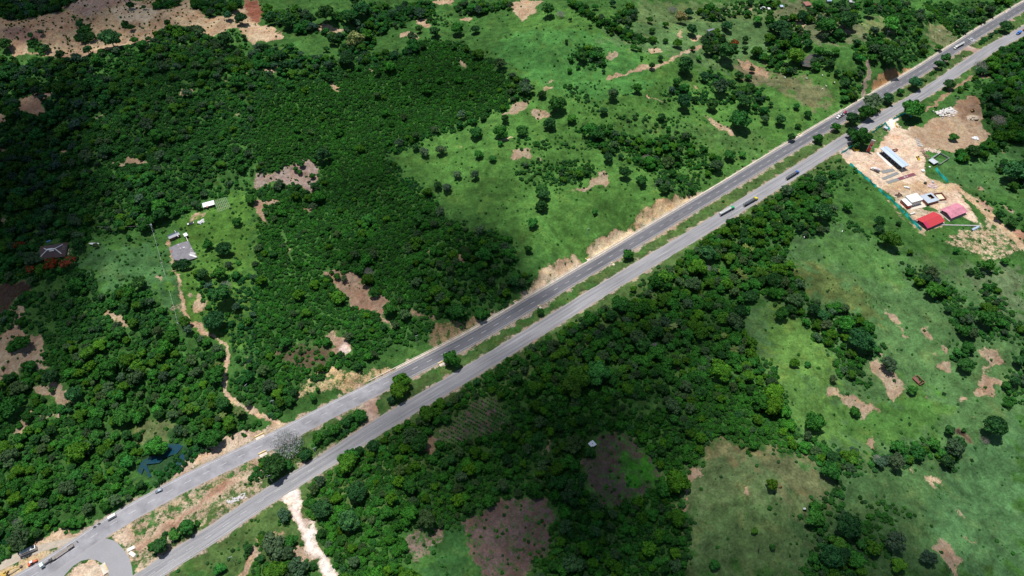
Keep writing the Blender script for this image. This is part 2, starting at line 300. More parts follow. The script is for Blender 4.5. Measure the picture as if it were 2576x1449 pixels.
# --- bare soil
def S(t,s,c=TAN,v=1.0):
    p=pts(t,s); paint(soil,p,v,'max' if v>=1 else 'set'); paint(scol,p,c)
    if v>=.9: paint(wood,p,0,up=1.5); paint(scrub,p,.02,up=1)
S('A1','-400,135 0,135 190,145 400,95 600,60 720,0 1180,0 1150,60 1290,70 1380,0 1440,0 1420,60 1500,70 1560,130 1690,120 1750,90 1932,0 1932,340 1880,320 1780,200 1700,240 1560,290 1480,210 1330,180 1170,240 1140,330 950,340 800,380 560,450 500,440 330,420 200,400 100,430 50,300 -400,250',TAN)
S('A1','450,60 720,-30 1100,-30 800,60 640,130',(.40,.29,.24),.95)
S('A1','1240,100 1440,0 1440,60 1560,130 1690,130 1560,290 1480,200 1330,170',(.62,.47,.30))
S('A1','1840,0 1932,0 1990,60 2000,120 1932,200 1870,120',RED)
S('A1','0,160 300,130 560,90 560,200 420,260 260,330 120,380 40,300',(.50,.34,.22))
S('A1','560,230 760,120 900,110 960,200 900,330 760,280',(.60,.44,.27))
S('A1','820,60 1100,40 1200,90 1100,170 900,160',(.66,.53,.38))
S('A1','0,230 160,200 330,260 250,330 60,300',(.34,.22,.18))
S('A2','-60,150 60,190 130,200 210,270 160,310 0,310 -60,200',(.56,.43,.29))
for t,L in {'A1':['620,640 700,610 810,580 800,600 660,650','1350,680 1480,655 1440,700 1350,740','700,890 780,860 770,885 700,900','850,1220 950,1230 960,1180 1050,1200 1150,1240 1060,1235 960,1240 850,1260','1830,550 1880,540 1880,560','1680,580 1720,580 1710,620','1750,870 1810,845 1800,880','460,1150 480,1110 505,1155','615,1120 730,1150 700,1170','0,1290 60,1300 0,1320'],
 'A2':['20,520 180,505 160,545 40,540','460,185 670,225 640,250 560,255 480,240','835,515 875,520 870,555','520,620 590,620 640,660 630,695 590,690 560,645','1195,140 1290,150 1320,200 1280,210 1210,170','1080,260 1180,230 1240,300 1180,320 1150,260 1090,290','1530,130 1630,130 1620,160 1540,160','1330,10 1500,0 1480,30 1380,40','370,895 395,920 380,935','1400,245 1425,250 1410,275','1820,1060 1932,1030 1932,1050 1830,1070','1500,1120 1570,1100 1560,1120'],
 'A3':['0,20 60,0 240,10 180,40 190,90 120,120 80,170 50,130 0,80','1025,370 1120,360 1120,395 1060,410 1030,405','890,530 960,490 1020,480 1025,520 920,545','700,580 800,560 860,545 870,565 760,590 700,605','1000,705 1060,740 1220,770 1150,770 1010,740','1350,630 1410,660 1380,670','1230,280 1270,210 1295,240 1280,280','1340,290 1430,260 1410,300 1380,320','1410,845 1500,890 1600,950 1680,1000 1670,1040 1580,980 1480,900','240,620 340,590 330,600 250,640','230,660 340,655 260,690','640,680 690,690 660,695','420,603 470,605 440,612'],
 'B1':['1215,90 1280,45 1260,95','1430,220 1500,140 1520,150 1450,230','1470,215 1550,140 1580,135 1490,220','780,910 860,865 900,940 990,990 950,1050 930,1010 860,1000 840,950','1465,800 1500,775 1570,830 1500,930 1480,920','1060,340 1150,315 1140,335','1175,350 1230,360 1200,370','1340,265 1380,270 1360,285'],
 'B3':['930,410 1050,360 1280,230 1270,250 1120,340 1000,390'],
 'C3':['1730,760 1790,750 1800,850 1740,840'],
 'C4':['1035,615 1100,630 1085,675','1205,700 1300,700 1300,740 1250,760 1290,800 1220,770']}.items():
    for s in L: S(t,s,(.49,.37,.25))
for t,L in {'A1':['150,750 200,720 360,690 430,710 440,740 380,720 300,760 340,840 290,890 240,860 140,840 100,850 160,800','-60,830 50,860 40,930 -60,940','0,1110 60,1120 40,1190 0,1190'],
 'A2':['1520,440 1570,460 1605,510 1590,525 1540,500','445,1030 490,1085 470,1080','-10,1330 30,1300 120,1300 260,1240 380,1200 430,1210 480,1250 480,1340 430,1390 440,1449 380,1449 340,1400 240,1400 200,1370 40,1400 -10,1449','1740,1370 1790,1370 1760,1380'],
 'A3':['710,420 770,385 830,400 780,430 730,470','0,790 80,755 150,750 120,810 60,850 -80,880','130,820 210,830 290,840 300,880 200,895 150,860','0,1120 130,1120 170,1180 100,1200 0,1200','180,1170 230,1200 200,1240','600,1350 700,1290 740,1300 720,1370 740,1395 640,1400 500,1449 420,1440 570,1390','500,540 570,540 540,555','1780,60 1830,50 1800,120'],
 'A4':['190,150 270,170 270,215 220,190','560,225 630,225 630,265 570,250','1750,1120 1790,1130 1770,1170'],
 'B1':['0,190 60,200 30,250 0,240','120,870 190,840 160,900 150,1000 210,1090 300,1060 340,1130 330,1290 440,1340 300,1330 260,1370 130,1360 -100,1500 -100,1130 60,1060 80,1000','350,1040 390,1040 370,1080','1180,620 1240,630 1200,685','1410,740 1480,760 1430,800','1305,880 1330,810 1340,870 1320,900','1830,1340 1870,1200 1880,1260 1850,1350'],
 'B2':['0,45 80,70 180,45 150,90 60,100 50,150 70,200 130,290 100,260 20,190 -10,130','340,100 470,140 400,155','500,570 560,600 720,600 790,650 830,700 870,710 840,760 900,800 950,760 1000,830 1030,830 980,860 970,930 1020,980 1020,1020 960,970 900,900 820,905 760,890 700,860 690,790 640,770 590,710 600,660 520,630','1165,900 1240,905 1290,930 1370,930 1350,970 1250,940 1160,945','1500,460 1560,470 1585,540 1540,545','1290,430 1340,420 1320,465','510,1070 580,1050 640,1090 680,1120 720,1160 740,1220 660,1240 600,1230 590,1180 560,1120'],
 'B3':['1245,1310 1340,1370 1350,1395 1300,1370 1240,1340','560,450 600,430 600,470 570,480'],
 'C1':['210,20 330,0 480,0 490,60 500,130 570,150 580,190 540,170 460,160 420,100 290,80','160,250 240,200 330,230 540,230 500,270 320,260 230,300 120,400 100,340','1090,330 1150,320 1150,350'],
 'C3':['240,380 270,430 285,500 240,600 250,500','1280,720 1380,640 1430,640 1400,720 1330,760 1335,1000 1305,1000 1300,800','1090,120 1130,150 1130,200 1110,160','880,150 905,150 900,180'],
 'B4':['890,900 950,920 990,960 1000,1000 970,1020 930,970','910,855 940,870 920,885','1005,1050 1050,1090 1055,1140 1020,1090','990,1150 1030,1160 1020,1180','860,1180 900,1200 880,1260 850,1260','770,1290 840,1250 850,1300 960,1360 1020,1449 880,1449 850,1400 770,1340','1160,1000 1190,995 1200,1050 1250,1110 1230,1125 1170,1070','1270,1160 1370,1150 1360,1200 1370,1250 1330,1220 1300,1180','1245,1180 1300,1240 1290,1255 1250,1210','1275,1270 1330,1260 1380,1300 1350,1340 1310,1370 1290,1320','1565,1185 1760,1190 1760,1215 1700,1210 1780,1260 1790,1320 1690,1280 1700,1340 1600,1380 1680,1300 1600,1250','1600,1370 1740,1400 1760,1449 1620,1449'],
 'C4':['415,10 440,60 470,20 560,80 640,80 700,130 850,135 760,150 860,210 830,230 760,190 750,250 690,290 700,230 640,160 600,200 590,230 590,150 550,140 560,95 440,95','860,-20 1020,-20 1010,70 960,130 900,70','545,285 565,320 545,325','620,335 645,340 640,380','730,410 810,380 790,420 800,490 760,480 730,450','1175,65 1210,80 1250,125 1200,105','1460,95 1510,120 1500,160 1450,130','1530,60 1590,40 1560,-30 1700,-30 1710,70 1610,105','1400,920 1430,920 1455,1000 1410,980','1470,1160 1530,1145 1590,1190 1530,1195','1240,1230 1290,1175 1340,1170 1400,1240 1400,1280 1470,1330 1440,1390 1400,1470 1380,1400 1320,1320','1085,1220 1130,1205 1130,1250 1090,1250']}.items():
    for s in L: S(t,s,PINK if t in('A1','B2','C3') else (.39,.30,.215))
S('A2','-10,1330 30,1300 120,1300 260,1240 380,1200 430,1210 480,1250 480,1340 430,1390 440,1449 380,1449 340,1400 240,1400 200,1370 40,1400 -10,1449',LILAC)
S('B1','-100,700 200,660 240,700 230,750 120,800 80,900 -100,920',BURN)
S('B2','620,1150 690,1150 740,1220 660,1230',WHITE)
S('A3','1690,440 1800,470 1860,510 1932,550 1932,590 1850,560 1720,500',(.38,.26,.17))
S('C3','0,840 270,840 360,1020 270,1080 320,1240 170,1350 90,1500 -200,1500 -330,1250 -390,1050 -60,850',PLOW,.66)
S('C2','1120,1100 1350,1070 1450,1100 1400,1200 1180,1380 1120,1250',(.26,.18,.16),.60)
S('C3','800,340 890,380 960,470 1060,560 1130,640 1190,720 1100,740 1060,800 950,850 860,900 760,960 640,880 600,820 560,740 500,570 520,545 610,560 640,400 700,370',(.105,.076,.075),.62)
S('C3','830,530 960,560 1040,620 1100,680 1150,730 1000,770 880,740 830,650',PLOW,0)
G('C3','830,530 960,560 1040,620 1100,680 1150,730 1000,770 880,740 830,650',(.030,.155,.014))
S('C2','1240,480 1270,380 1350,380 1380,470 1340,510 1290,550',BRN)
S('C2','1340,400 1450,290 1560,200 1620,120 1800,90 1850,180 1932,240 1800,380 1600,430 1500,470 1380,450',PLOW,.5)
S('C4','1390,380 1380,310 1440,300 1470,370 1590,475 1520,465 1480,410',BURN)
S('B2','150,1150 400,1130 590,1180 560,1290 450,1380 250,1330 160,1250',(.13,.08,.06),.62)
for k in ('150,1150 400,1130 590,1180 560,1290 450,1380 250,1330 160,1250',): 
    p=pts('B2',k); paint(wood,p,.0); paint(scrub,p,.45)
for p_ in ('1340,400 1450,290 1560,200 1620,120 1800,90 1850,180 1932,240 1800,380 1600,430 1500,470 1380,450',):
    p=pts('C2',p_); paint(wood,p,0); paint(scrub,p,.0)
for t,s in [('C3','0,840 270,840 360,1020 270,1080 320,1240 170,1350 90,1500 -200,1500 -330,1250 -390,1050 -60,850'),('C2','1120,1100 1350,1070 1600,1040 1650,1260 1760,1500 1180,1500 1120,1250'),
            ('C3','800,340 890,380 960,470 1060,560 1130,640 1190,720 1100,740 1060,800 950,850 860,900 760,960 640,880 600,820 560,740 500,570 520,545 610,560 640,400 700,370')]:
    p=pts(t,s); paint(wood,p,0,up=2); paint(scrub,p,.05,up=1)
for t,q in (('B1','40,1150 100,1100 200,1090 240,1130 200,1180 60,1210'),('B1','170,1290 260,1280 320,1370 440,1390 430,1449 150,1449'),('C1','260,120 420,140 450,200 330,230 260,180'),('A1','560,110 660,200 720,280 640,330 570,300 600,200'),('A1','200,300 300,300 380,360 330,410 230,390'),('A1','920,150 1020,190 1000,230 920,210'),('B1','0,1420 130,1400 150,1449 0,1449'),('C1','160,240 280,210 260,290 180,290')):
    p=pts(t,q); paint(scrub,p,1.0,up=1); paint(soil,p,.3)
for t,q in (('A1','0,150 1100,0 1500,80 1500,280 1000,330 700,380 300,420 0,300'),('B1','0,900 200,840 340,1130 330,1449 0,1449'),('A2','0,1300 450,1200 480,1340 430,1449 0,1449'),('C3','800,340 1190,720 1060,800 640,960 500,570'),('C3','-380,1060 0,840 360,1020 170,1400 -330,1449'),('C2','1120,1100 1450,1080 1400,1250 1150,1350')):
    W_=unp(pts(t,q))[:,:2]; m_,a_,b_=inpoly(W_); v_=scrub[a_,b_]; v_[m_&(v_<.1)]=.11
# roadside earth, cut faces
S('B2','380,1400 560,1290 640,1330 760,1350 1000,1310 1050,1330 800,1449 780,1470 200,1600 300,1500',(.60,.46,.26),.60)
S('B2','1290,1190 1330,980 1520,960 1730,950 1932,830 1932,860 1740,970 1600,1060 1420,1140',(.44,.31,.18),.62)
S('B3','60,790 140,720 220,600 350,530 480,495 545,525 300,660 80,810',(.78,.60,.40))
S('B3','570,450 650,370 800,290 900,280 925,310 640,490 565,480',(.84,.67,.44))
S('B3','915,260 1000,130 1060,80 1150,60 1250,30 1440,-10 1300,90 1000,245 930,295',(.74,.56,.33))
S('A4','770,680 800,610 930,520 970,540 1080,500 1090,520 960,600 800,690',(.46,.27,.13))
S('C1','1290,690 1400,580 1600,450 1700,390 1850,350 1932,340 1932,400 1750,490 1500,610 1330,690',(.60,.48,.36),.85)
S('C2','-20,350 60,320 240,270 420,200 400,220 240,295 60,400 0,430',(.5,.4,.28),.8)
S('C1','760,1170 950,1040 1250,900 1500,790 1750,660 1932,570 2000,550 2000,800 1700,960 1400,1130 1200,1320 1080,1449 1010,1449 1000,1340 930,1240 850,1180',(.52,.40,.29),.52)
S('C1','780,1150 900,1080 1010,1060 990,1200 1060,1400 1200,1290 1230,1310 1090,1500 1010,1449 1000,1340 930,1240',(.62,.48,.36),.75)
S('C2','0,545 150,540 60,640 0,700',(.5,.38,.28),.7)
S('C1','240,1210 260,1170 320,1150 440,1090 530,1080 480,1130 600,1140 600,1190 300,1220 180,1290 120,1300',(.62,.47,.33))
S('C1','-60,1500 0,1410 200,1310 330,1270 430,1230 330,1340 200,1449',(.58,.44,.27),.85)
S('C2','-30,1170 60,1110 250,1080 200,1180 0,1280',(.4,.3,.2),.6)
S('C2','270,1270 350,1240 420,1310 400,1380 330,1330',(.42,.3,.22))
S('C2','430,330 600,250 800,150 840,180 700,240 540,300 440,360',(.55,.43,.32),.62)
S('B4','1310,380 1420,300 1600,240 1700,180 1932,380 2100,600 1932,440 1800,500 1650,530 1560,480 1450,430',(.58,.46,.32),.56)
S('B4','1550,20 1640,60 1720,130 1690,180 1600,110',(.42,.27,.2),.75)
S('B4','1750,90 1840,120 1880,170 1800,160',(.4,.3,.24),.8)
S('B4','1850,280 1932,300 1932,380 1870,320',(.42,.22,.15))
S('A4','1560,1390 1640,1420 1620,1440','' or PINK)
S('C1','560,1375 620,1338 680,1328 740,1338 790,1375 812,1410 818,1500 800,1600 400,1600 480,1470',(.66,.53,.40))
# construction yard
S('A4','545,1165 600,1120 640,1125 740,1150 820,1140 850,1070 910,1010 905,960 880,930 930,905 950,950 1000,970 1100,950 1170,960 1240,885 1290,880 1400,800 1430,760 1560,715 1600,780 1620,850 1610,950 1690,1010 1640,1080 1500,1130 1380,1150 1320,1130 1170,1140 1190,1240 1190,1340 1250,1380 1400,1400 1440,1449 1600,1700 1500,1640 1290,1600 1200,1540 1000,1500 880,1449 740,1340 580,1200',CREAM)
S('A4','1040,990 1100,950 1170,960 1240,885 1290,880 1400,800 1430,760 1560,715 1600,780 1620,850 1610,950 1690,1010 1640,1080 1500,1130 1380,1150 1320,1130 1170,1130 1100,1060',(.43,.32,.22))
S('A4','1400,800 1430,760 1560,715 1600,780 1620,850 1560,880 1460,900',(.31,.20,.135))
S('A4','1500,870 1560,865 1590,910 1520,915',(.55,.43,.30))
S('B4','870,0 1350,0 1430,-20 1560,100 1700,230 1932,440 2100,600 2100,560 1932,380 1700,180 1560,50 1450,-50 1300,-80 900,-80',(.58,.44,.28))
S('B4','900,-20 1350,0 1370,60 1200,100 1160,120 1330,170 1340,250 1180,310 1160,290',(.55,.44,.33),.85)
S('A4','780,1000 880,940 905,960 905,1000 860,1050 800,1090',(.5,.4,.3),.35)
# tracks
def track(P,w,c,v=1.0):
    q=[tuple(a) for a in stroke(P,w)]
    for i in range(len(P)-1):
        qq=stroke([P[i],P[i+1]],w*1.15); paint(soil,qq,v if v<.9 else 1.5,'max'); paint(scol,qq,c)
        qw=stroke([P[i],P[i+1]],w*1.5+2); paint(wood,qw,0,up=2); paint(scrub,qw,0,up=1)
HT=pts('B1','1335,610 1345,700 1365,800 1378,880 1430,960 1520,1040 1600,1085 1680,1130 1715,1180 1722,1230 1700,1300 1690,1449')+pts('C1','1690,50 1760,130 1850,180')+pts('C2','0,215 60,250 130,295 200,310')
for i in range(len(HT)-1): qq=stroke([HT[i],HT[i+1]],22); paint(wood,qq,0,up=4); paint(scrub,qq,.0,up=2)
track(HT,7,(.60,.45,.30)); track(HT[9:],11,(.66,.52,.37))
track(pts('B1','1270,370 1290,450 1305,545 1330,610'),6,(.5,.38,.26))
WT=pts('C2','255,770 270,900 330,1000 390,1130 450,1270 530,1380 600,1490')
track(WT,25,WHITE); track(pts('C2','190,850 300,790 330,850 260,900'),20,WHITE)
track(pts('C2','60,1290 150,1270 350,1260'),4,(.5,.38,.28))
track(pts('C2','830,80 870,160 870,240 850,310'),22,(.50,.38,.30))
track(pts('A4','1390,400 1450,375 1510,360 1560,380 1600,380'),9,(.45,.37,.31))
track(pts('A4','1170,850 1250,790 1400,670 1540,580 1700,575'),5,(.30,.20,.13))
track(pts('A4','752,455 765,520 750,600 720,690 705,740'),7,(.17,.15,.15))
track(pts('C1','1040,1220 1200,1100 1400,980 1600,850 1760,740 1870,680'),4,(.58,.44,.32))
track(pts('C1','1060,1240 1240,1110 1440,960 1600,830 1720,740'),9,(.36,.21,.15),.75)
track(pts('A3','700,600 900,540 1025,520 1100,500 1180,465 1240,430 1310,390 1440,350'),4,(.52,.40,.28))
track(pts('C1','1830,1449 1870,1340 1932,1230'),9,(.42,.32,.25))
track(pts('B2','170,290 215,330 240,400 260,490'),3,(.40,.27,.19)); track(pts('B2','950,930 1020,1000 1010,1080 1040,1140'),3,(.45,.32,.2))
track(pts('B4','860,860 920,940 1000,1040 1060,1150'),2.5,(.38,.28,.2))
track(pts('B4','870,20 1000,180 1140,290 1230,360'),6,(.42,.31,.21),.7)
track(pts('A4','925,900 935,930 950,970'),26,WHITE)
track(pts('A4','560,1110 590,1150 620,1160'),16,(.5,.45,.4))
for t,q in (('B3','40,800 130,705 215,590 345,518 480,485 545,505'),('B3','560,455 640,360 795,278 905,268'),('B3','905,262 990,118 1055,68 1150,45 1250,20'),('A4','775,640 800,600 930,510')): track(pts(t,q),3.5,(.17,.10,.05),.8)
for t,q in (('C1','560,1180 700,1140 870,1170 1020,1300 1010,1500 1000,1600 0,1600 0,1340 300,1200 560,1150'),('A4','545,1165 640,1125 850,1070 905,960 930,905 1170,960 1400,800 1560,715 1690,1010 1500,1130 1170,1140 1190,1340 1400,1400 1500,1640 1200,1540 880,1449'),('B4','900,0 1350,0 1330,250 1160,290'),('A4','1380,340 1560,350 1620,380 1500,370')):
    p=pts(t,q); paint(scrub,p,0); paint(wood,p,0)
# scattered wear in the pastures
rX,rY=np.meshgrid(rx,ry); 
n1=fnoise(rX,rY,34,21,3)+.6*fnoise(rX,rY,9,22,2)
soil=np.maximum(soil,.30*sst(1.0,2.0,n1)*(wood<.2)*(scrub<.3))
# road corridors: keep vegetation off, pale dusty verge
def gi(A,X,Y):
    fx=np.clip((X-HX0)/HS,0,A.shape[1]-1.001); fy=np.clip((Y-HY0)/HS,0,A.shape[0]-1.001); ix=fx.astype(int); iy=fy.astype(int); ax=fx-ix; ay=fy-iy
    return (A[iy,ix]*(1-ax)+A[iy,ix+1]*ax)*(1-ay)+(A[iy+1,ix]*(1-ax)+A[iy+1,ix+1]*ax)*ay
ud=gi(UD,rX,rY); ld=gi(LD,rX,rY); us=gi(USS,rX,rY)
keep=np.minimum(sst(8.5,11.5,ud),sst(7.6,9.0,ld)); wood*=np.minimum(keep,sst(9.5,12.5,ld)); scrub*=keep
edge=np.maximum(1-sst(7.0,10.5,ud),1-sst(6.6,9,ld))
sn=.72*edge
m=sn>soil; scol[m]=(.44,.36,.29); soil=np.maximum(soil,sn)
gcol=gcol*np.array([1.10,1.0,1.05])
fr=blur((scrub>.5).astype(float),26)*(scrub<.5)*(scrub>.008)*(soil<.6)*.75*(sst(12,18,ud)*sst(12,18,ld)); scrub=np.maximum(scrub,fr)
# --------- blur the paint a little so shader noise can break the edges
soil=blur(soil,4); gcol=np.stack([blur(gcol[...,k],9) for k in range(3)],-1); scol=np.stack([blur(scol[...,k],3) for k in range(3)],-1)
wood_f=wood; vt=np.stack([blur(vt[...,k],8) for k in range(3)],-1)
def sample(A,x,y):
    i=np.clip(((x-RX0)/RS+.5).astype(int),0,NX-1); j=np.clip(((y-RY0)/RS+.5).astype(int),0,NY-1); return A[j,i]
# ---------------------------------------------------------------- materials
def new_mat(n):
    m=bpy.data.materials.new(n); m.use_nodes=True; nt=m.node_tree; b=nt.nodes['Principled BSDF']; return m,nt,b
def N(nt,t,**k):
    n=nt.nodes.new(t)
    for a,v in k.items(): setattr(n,a,v)
    return n
def noise(nt,vec,scale,detail=3,rough=.55,dist=0):
    n=N(nt,'ShaderNodeTexNoise'); n.inputs['Scale'].default_value=scale; n.inputs['Detail'].default_value=detail; n.inputs['Roughness'].default_value=rough; n.inputs['Distortion'].default_value=dist
    if vec is not None: nt.links.new(vec,n.inputs['Vector'])
    return n.outputs['Fac']
def mrange(nt,v,a,b,c,d,sm=False):
    n=N(nt,'ShaderNodeMapRange'); n.interpolation_type='SMOOTHSTEP' if sm else 'LINEAR'
    nt.links.new(v,n.inputs[0]); 
    for i,q in enumerate((a,b,c,d)): n.inputs[i+1].default_value=q
    return n.outputs[0]
def mathn(nt,op,a,b=None):
    n=N(nt,'ShaderNodeMath',operation=op)
    for i,v in enumerate((a,b)):
        if v is None: continue
        if isinstance(v,(int,float)): n.inputs[i].default_value=v
        else: nt.links.new(v,n.inputs[i])
    return n.outputs[0]
def mix(nt,f,a,b,bt='MIX'):
    n=N(nt,'ShaderNodeMix',data_type='RGBA',blend_type=bt)
    for i,v in ((0,f),(6,a),(7,b)):
        if isinstance(v,(int,float)): n.inputs[i].default_value=v
        elif isinstance(v,tuple): n.inputs[i].default_value=(*v[:3],1)
        else: nt.links.new(v,n.inputs[i])
    return n.outputs[2]
def mulc(nt,col,fac):
    n=N(nt,'ShaderNodeVectorMath',operation='SCALE'); nt.links.new(col,n.inputs[0])
    if isinstance(fac,(int,float)): n.inputs[3].default_value=fac
    else: nt.links.new(fac,n.inputs[3])
    return n.outputs[0]
def attr(nt,name,typ='GEOMETRY'):
    n=N(nt,'ShaderNodeAttribute'); n.attribute_name=name; n.attribute_type=typ; return n
def ground_mat():
    m,nt,b=new_mat('pasture and bare earth'); L=nt.links
    pos=N(nt,'ShaderNodeNewGeometry').outputs['Position']
    big=noise(nt,pos,.018,3,.6); mid=noise(nt,pos,.12,4,.62); fine=noise(nt,pos,.75,4,.7)
    g=attr(nt,'grass').outputs['Color']
    g=mulc(nt,g,mrange(nt,big,.3,.7,.72,1.3)); g=mulc(nt,g,mrange(nt,mid,.28,.72,.55,1.45)); g=mulc(nt,g,mrange(nt,fine,.3,.7,.70,1.25)); g=mulc(nt,g,mrange(nt,noise(nt,pos,.3,4,.7,1.2),.35,.65,.75,1.2))
    g=mix(nt,mrange(nt,noise(nt,pos,.06,4,.6,.6),.52,.72,0,.6),g,mix(nt,1.0,g,(1.55,1.05,1.0),'MULTIPLY'))
    # darker tussocks of weeds, their tiny shadows painted into the grass colour
    w=noise(nt,pos,.33,5,.72); g=mix(nt,mrange(nt,w,.58,.68,0,.75),g,mix(nt,1.0,g,(.42,.62,.5),'MULTIPLY'))
    s=attr(nt,'earth').outputs['Color']
    s=mulc(nt,s,mrange(nt,noise(nt,pos,.25,5,.65,.4),.28,.72,.68,1.28)); s=mulc(nt,s,mrange(nt,fine,.25,.75,.80,1.15))
    s=mix(nt,mrange(nt,noise(nt,pos,.07,4,.65),.42,.62,0,.8),s,mix(nt,1.0,s,(.80,.64,.62),'MULTIPLY')); s=mix(nt,mrange(nt,noise(nt,pos,.11,5,.7,.8),.52,.64,0,.7),s,mix(nt,1.0,s,(1.22,1.12,.92),'MULTIPLY'))
    v=N(nt,'ShaderNodeTexVoronoi'); v.inputs['Scale'].default_value=.16; v.feature='DISTANCE_TO_EDGE'
    mp=N(nt,'ShaderNodeVectorMath',operation='ADD'); L.new(pos,mp.inputs[0]); nn=N(nt,'ShaderNodeTexNoise'); nn.inputs['Scale'].default_value=.2; L.new(pos,nn.inputs['Vector']); sc_=N(nt,'ShaderNodeVectorMath',operation='SCALE'); sc_.inputs[3].default_value=9; L.new(nn.outputs['Color'],sc_.inputs[0]); L.new(sc_.outputs[0],mp.inputs[1]); L.new(mp.outputs[0],v.inputs['Vector'])
    s=mulc(nt,s,mrange(nt,v.outputs['Distance'],0,.10,.80,1.0))
    f=attr(nt,'soil').outputs['Fac']
    e=mathn(nt,'ADD',f,mathn(nt,'ADD',mathn(nt,'MULTIPLY',mathn(nt,'SUBTRACT',noise(nt,pos,.21,6,.72),.5),1.7),mathn(nt,'MULTIPLY',mathn(nt,'SUBTRACT',fine,.5),.55)))
    k=mrange(nt,e,.40,.68,0,1,True)
    thin=mrange(nt,noise(nt,pos,.9,5,.75),.50,.62,0,1); thin=mathn(nt,'MULTIPLY',thin,mrange(nt,e,.5,1.35,.9,.05)); k=mathn(nt,'MULTIPLY',k,mathn(nt,'SUBTRACT',1.0,thin))
    c=mix(nt,k,g,s); L.new(c,b.inputs['Base Color']); b.inputs['Roughness'].default_value=.95; b.inputs['Specular IOR Level'].default_value=.1
    bp=N(nt,'ShaderNodeBump'); bp.inputs['Strength'].default_value=.6; bp.inputs['Distance'].default_value=.8
    L.new(mathn(nt,'ADD',noise(nt,pos,.4,5,.7),mathn(nt,'MULTIPLY',fine,.4)),bp.inputs['Height']); L.new(bp.outputs[0],b.inputs['Normal'])
    return m
def plain(name,col,rough=.7,metal=0,var=.15,scale=1.5,spec=.3):
    m,nt,b=new_mat(name); tc=N(nt,'ShaderNodeTexCoord').outputs['Object']
    n=noise(nt,tc,scale,4,.6); c=N(nt,'ShaderNodeRGB'); c.outputs[0].default_value=(*col,1)
    nt.links.new(mulc(nt,c.outputs[0],mrange(nt,n,.25,.75,1-var,1+var)),b.inputs['Base Color'])
    b.inputs['Roughness'].default_value=rough; b.inputs['Metallic'].default_value=metal; b.inputs['Specular IOR Level'].default_value=spec
    return m
MATS={}
def M(name,*a,**k):
    if name not in MATS: MATS[name]=plain(name,*a,**k)
    return MATS[name]
def asphalt(name,c0,c1):
    m,nt,b=new_mat(name); uv=N(nt,'ShaderNodeUVMap').outputs[0]; pos=N(nt,'ShaderNodeNewGeometry').outputs['Position']
    mp=N(nt,'ShaderNodeMapping'); mp.inputs['Scale'].default_value=(1,.018,1); nt.links.new(uv,mp.inputs[0])
    st=noise(nt,mp.outputs[0],.55,4,.6); st2=noise(nt,mp.outputs[0],2.2,2,.5)
    big=noise(nt,pos,.02,3,.6); fi=noise(nt,pos,.9,4,.7)
    c=mix(nt,mrange(nt,st,.35,.65,0,1),c0,c1); c=mulc(nt,c,mrange(nt,st2,.3,.7,.88,1.12)); c=mulc(nt,c,mrange(nt,big,.3,.7,.84,1.14)); c=mulc(nt,c,mrange(nt,fi,.3,.7,.88,1.1))
    # dusty edges: u is the lateral offset in metres
    sx=N(nt,'ShaderNodeSeparateXYZ'); nt.links.new(uv,sx.inputs[0]); au=mathn(nt,'ABSOLUTE',sx.outputs[0])
    e=mathn(nt,'ADD',au,mathn(nt,'MULTIPLY',mathn(nt,'SUBTRACT',noise(nt,pos,.35,4,.7),.5),1.8))
    c=mix(nt,mrange(nt,e,4.6,6.4,0,.75,True),c,(.36,.32,.28))
    dd=mrange(nt,attr(nt,'dust').outputs['Fac'],0,1,0,1)
    dn=mathn(nt,'MULTIPLY',dd,mrange(nt,noise(nt,pos,.12,4,.6),.3,.65,.35,1)); c=mix(nt,dn,c,(.345,.34,.36))
    nt.links.new(c,b.inputs['Base Color']); b.inputs['Roughness'].default_value=.85; b.inputs['Specular IOR Level'].default_value=.25
    return m
def leaf_mat(name,a,bcol,extra=None,thr=.6):
    m,nt,b=new_mat(name); L=nt.links; tc=N(nt,'ShaderNodeTexCoord').outputs['Object']; oi=N(nt,'ShaderNodeObjectInfo')
    rnd=oi.outputs['Random']; n=noise(nt,tc,2.6,3,.6)
    n2=noise(nt,tc,8.0,2,.5); c=mix(nt,mrange(nt,mathn(nt,'ADD',mathn(nt,'MULTIPLY',n,.55),mathn(nt,'MULTIPLY',n2,.45)),.40,.60,0,1),a,bcol)
    if extra: c=mix(nt,mrange(nt,noise(nt,tc,1.7,2,.5),thr-.05,thr+.02,0,1),c,extra)
    c=mulc(nt,c,mrange(nt,rnd,0,1,.72,1.3))
    r2=mathn(nt,'FRACT',mathn(nt,'MULTIPLY',rnd,17.3)); c=mix(nt,mrange(nt,r2,.6,1,0,.5),c,mix(nt,1.0,c,(1.35,1.2,.75),'MULTIPLY'))
    r3=mathn(nt,'FRACT',mathn(nt,'MULTIPLY',rnd,41.7)); c=mix(nt,mrange(nt,r3,.75,1,0,.6),c,mix(nt,1.0,c,(1.1,1.1,1.7),'MULTIPLY'))
    c=mix(nt,1.0,c,oi.outputs['Color'],'MULTIPLY'); c=mix(nt,1.0,c,(.84,1.02,1.28),'MULTIPLY')
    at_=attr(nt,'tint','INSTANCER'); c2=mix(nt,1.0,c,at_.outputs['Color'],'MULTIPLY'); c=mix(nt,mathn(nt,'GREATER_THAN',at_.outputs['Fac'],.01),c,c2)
    L.new(c,b.inputs['Base Color']); b.inputs['Roughness'].default_value=.75; b.inputs['Specular IOR Level'].default_value=.12
    tr=N(nt,'ShaderNodeBsdfTranslucent'); L.new(mix(nt,1.0,c,(1.0,1.15,.5),'MULTIPLY'),tr.inputs[0]); ms=N(nt,'ShaderNodeMixShader'); ms.inputs[0].default_value=.18
    L.new(b.outputs[0],ms.inputs[1]); L.new(tr.outputs[0],ms.inputs[2]); L.new(ms.outputs[0],nt.nodes['Material Output'].inputs[0])
    return m
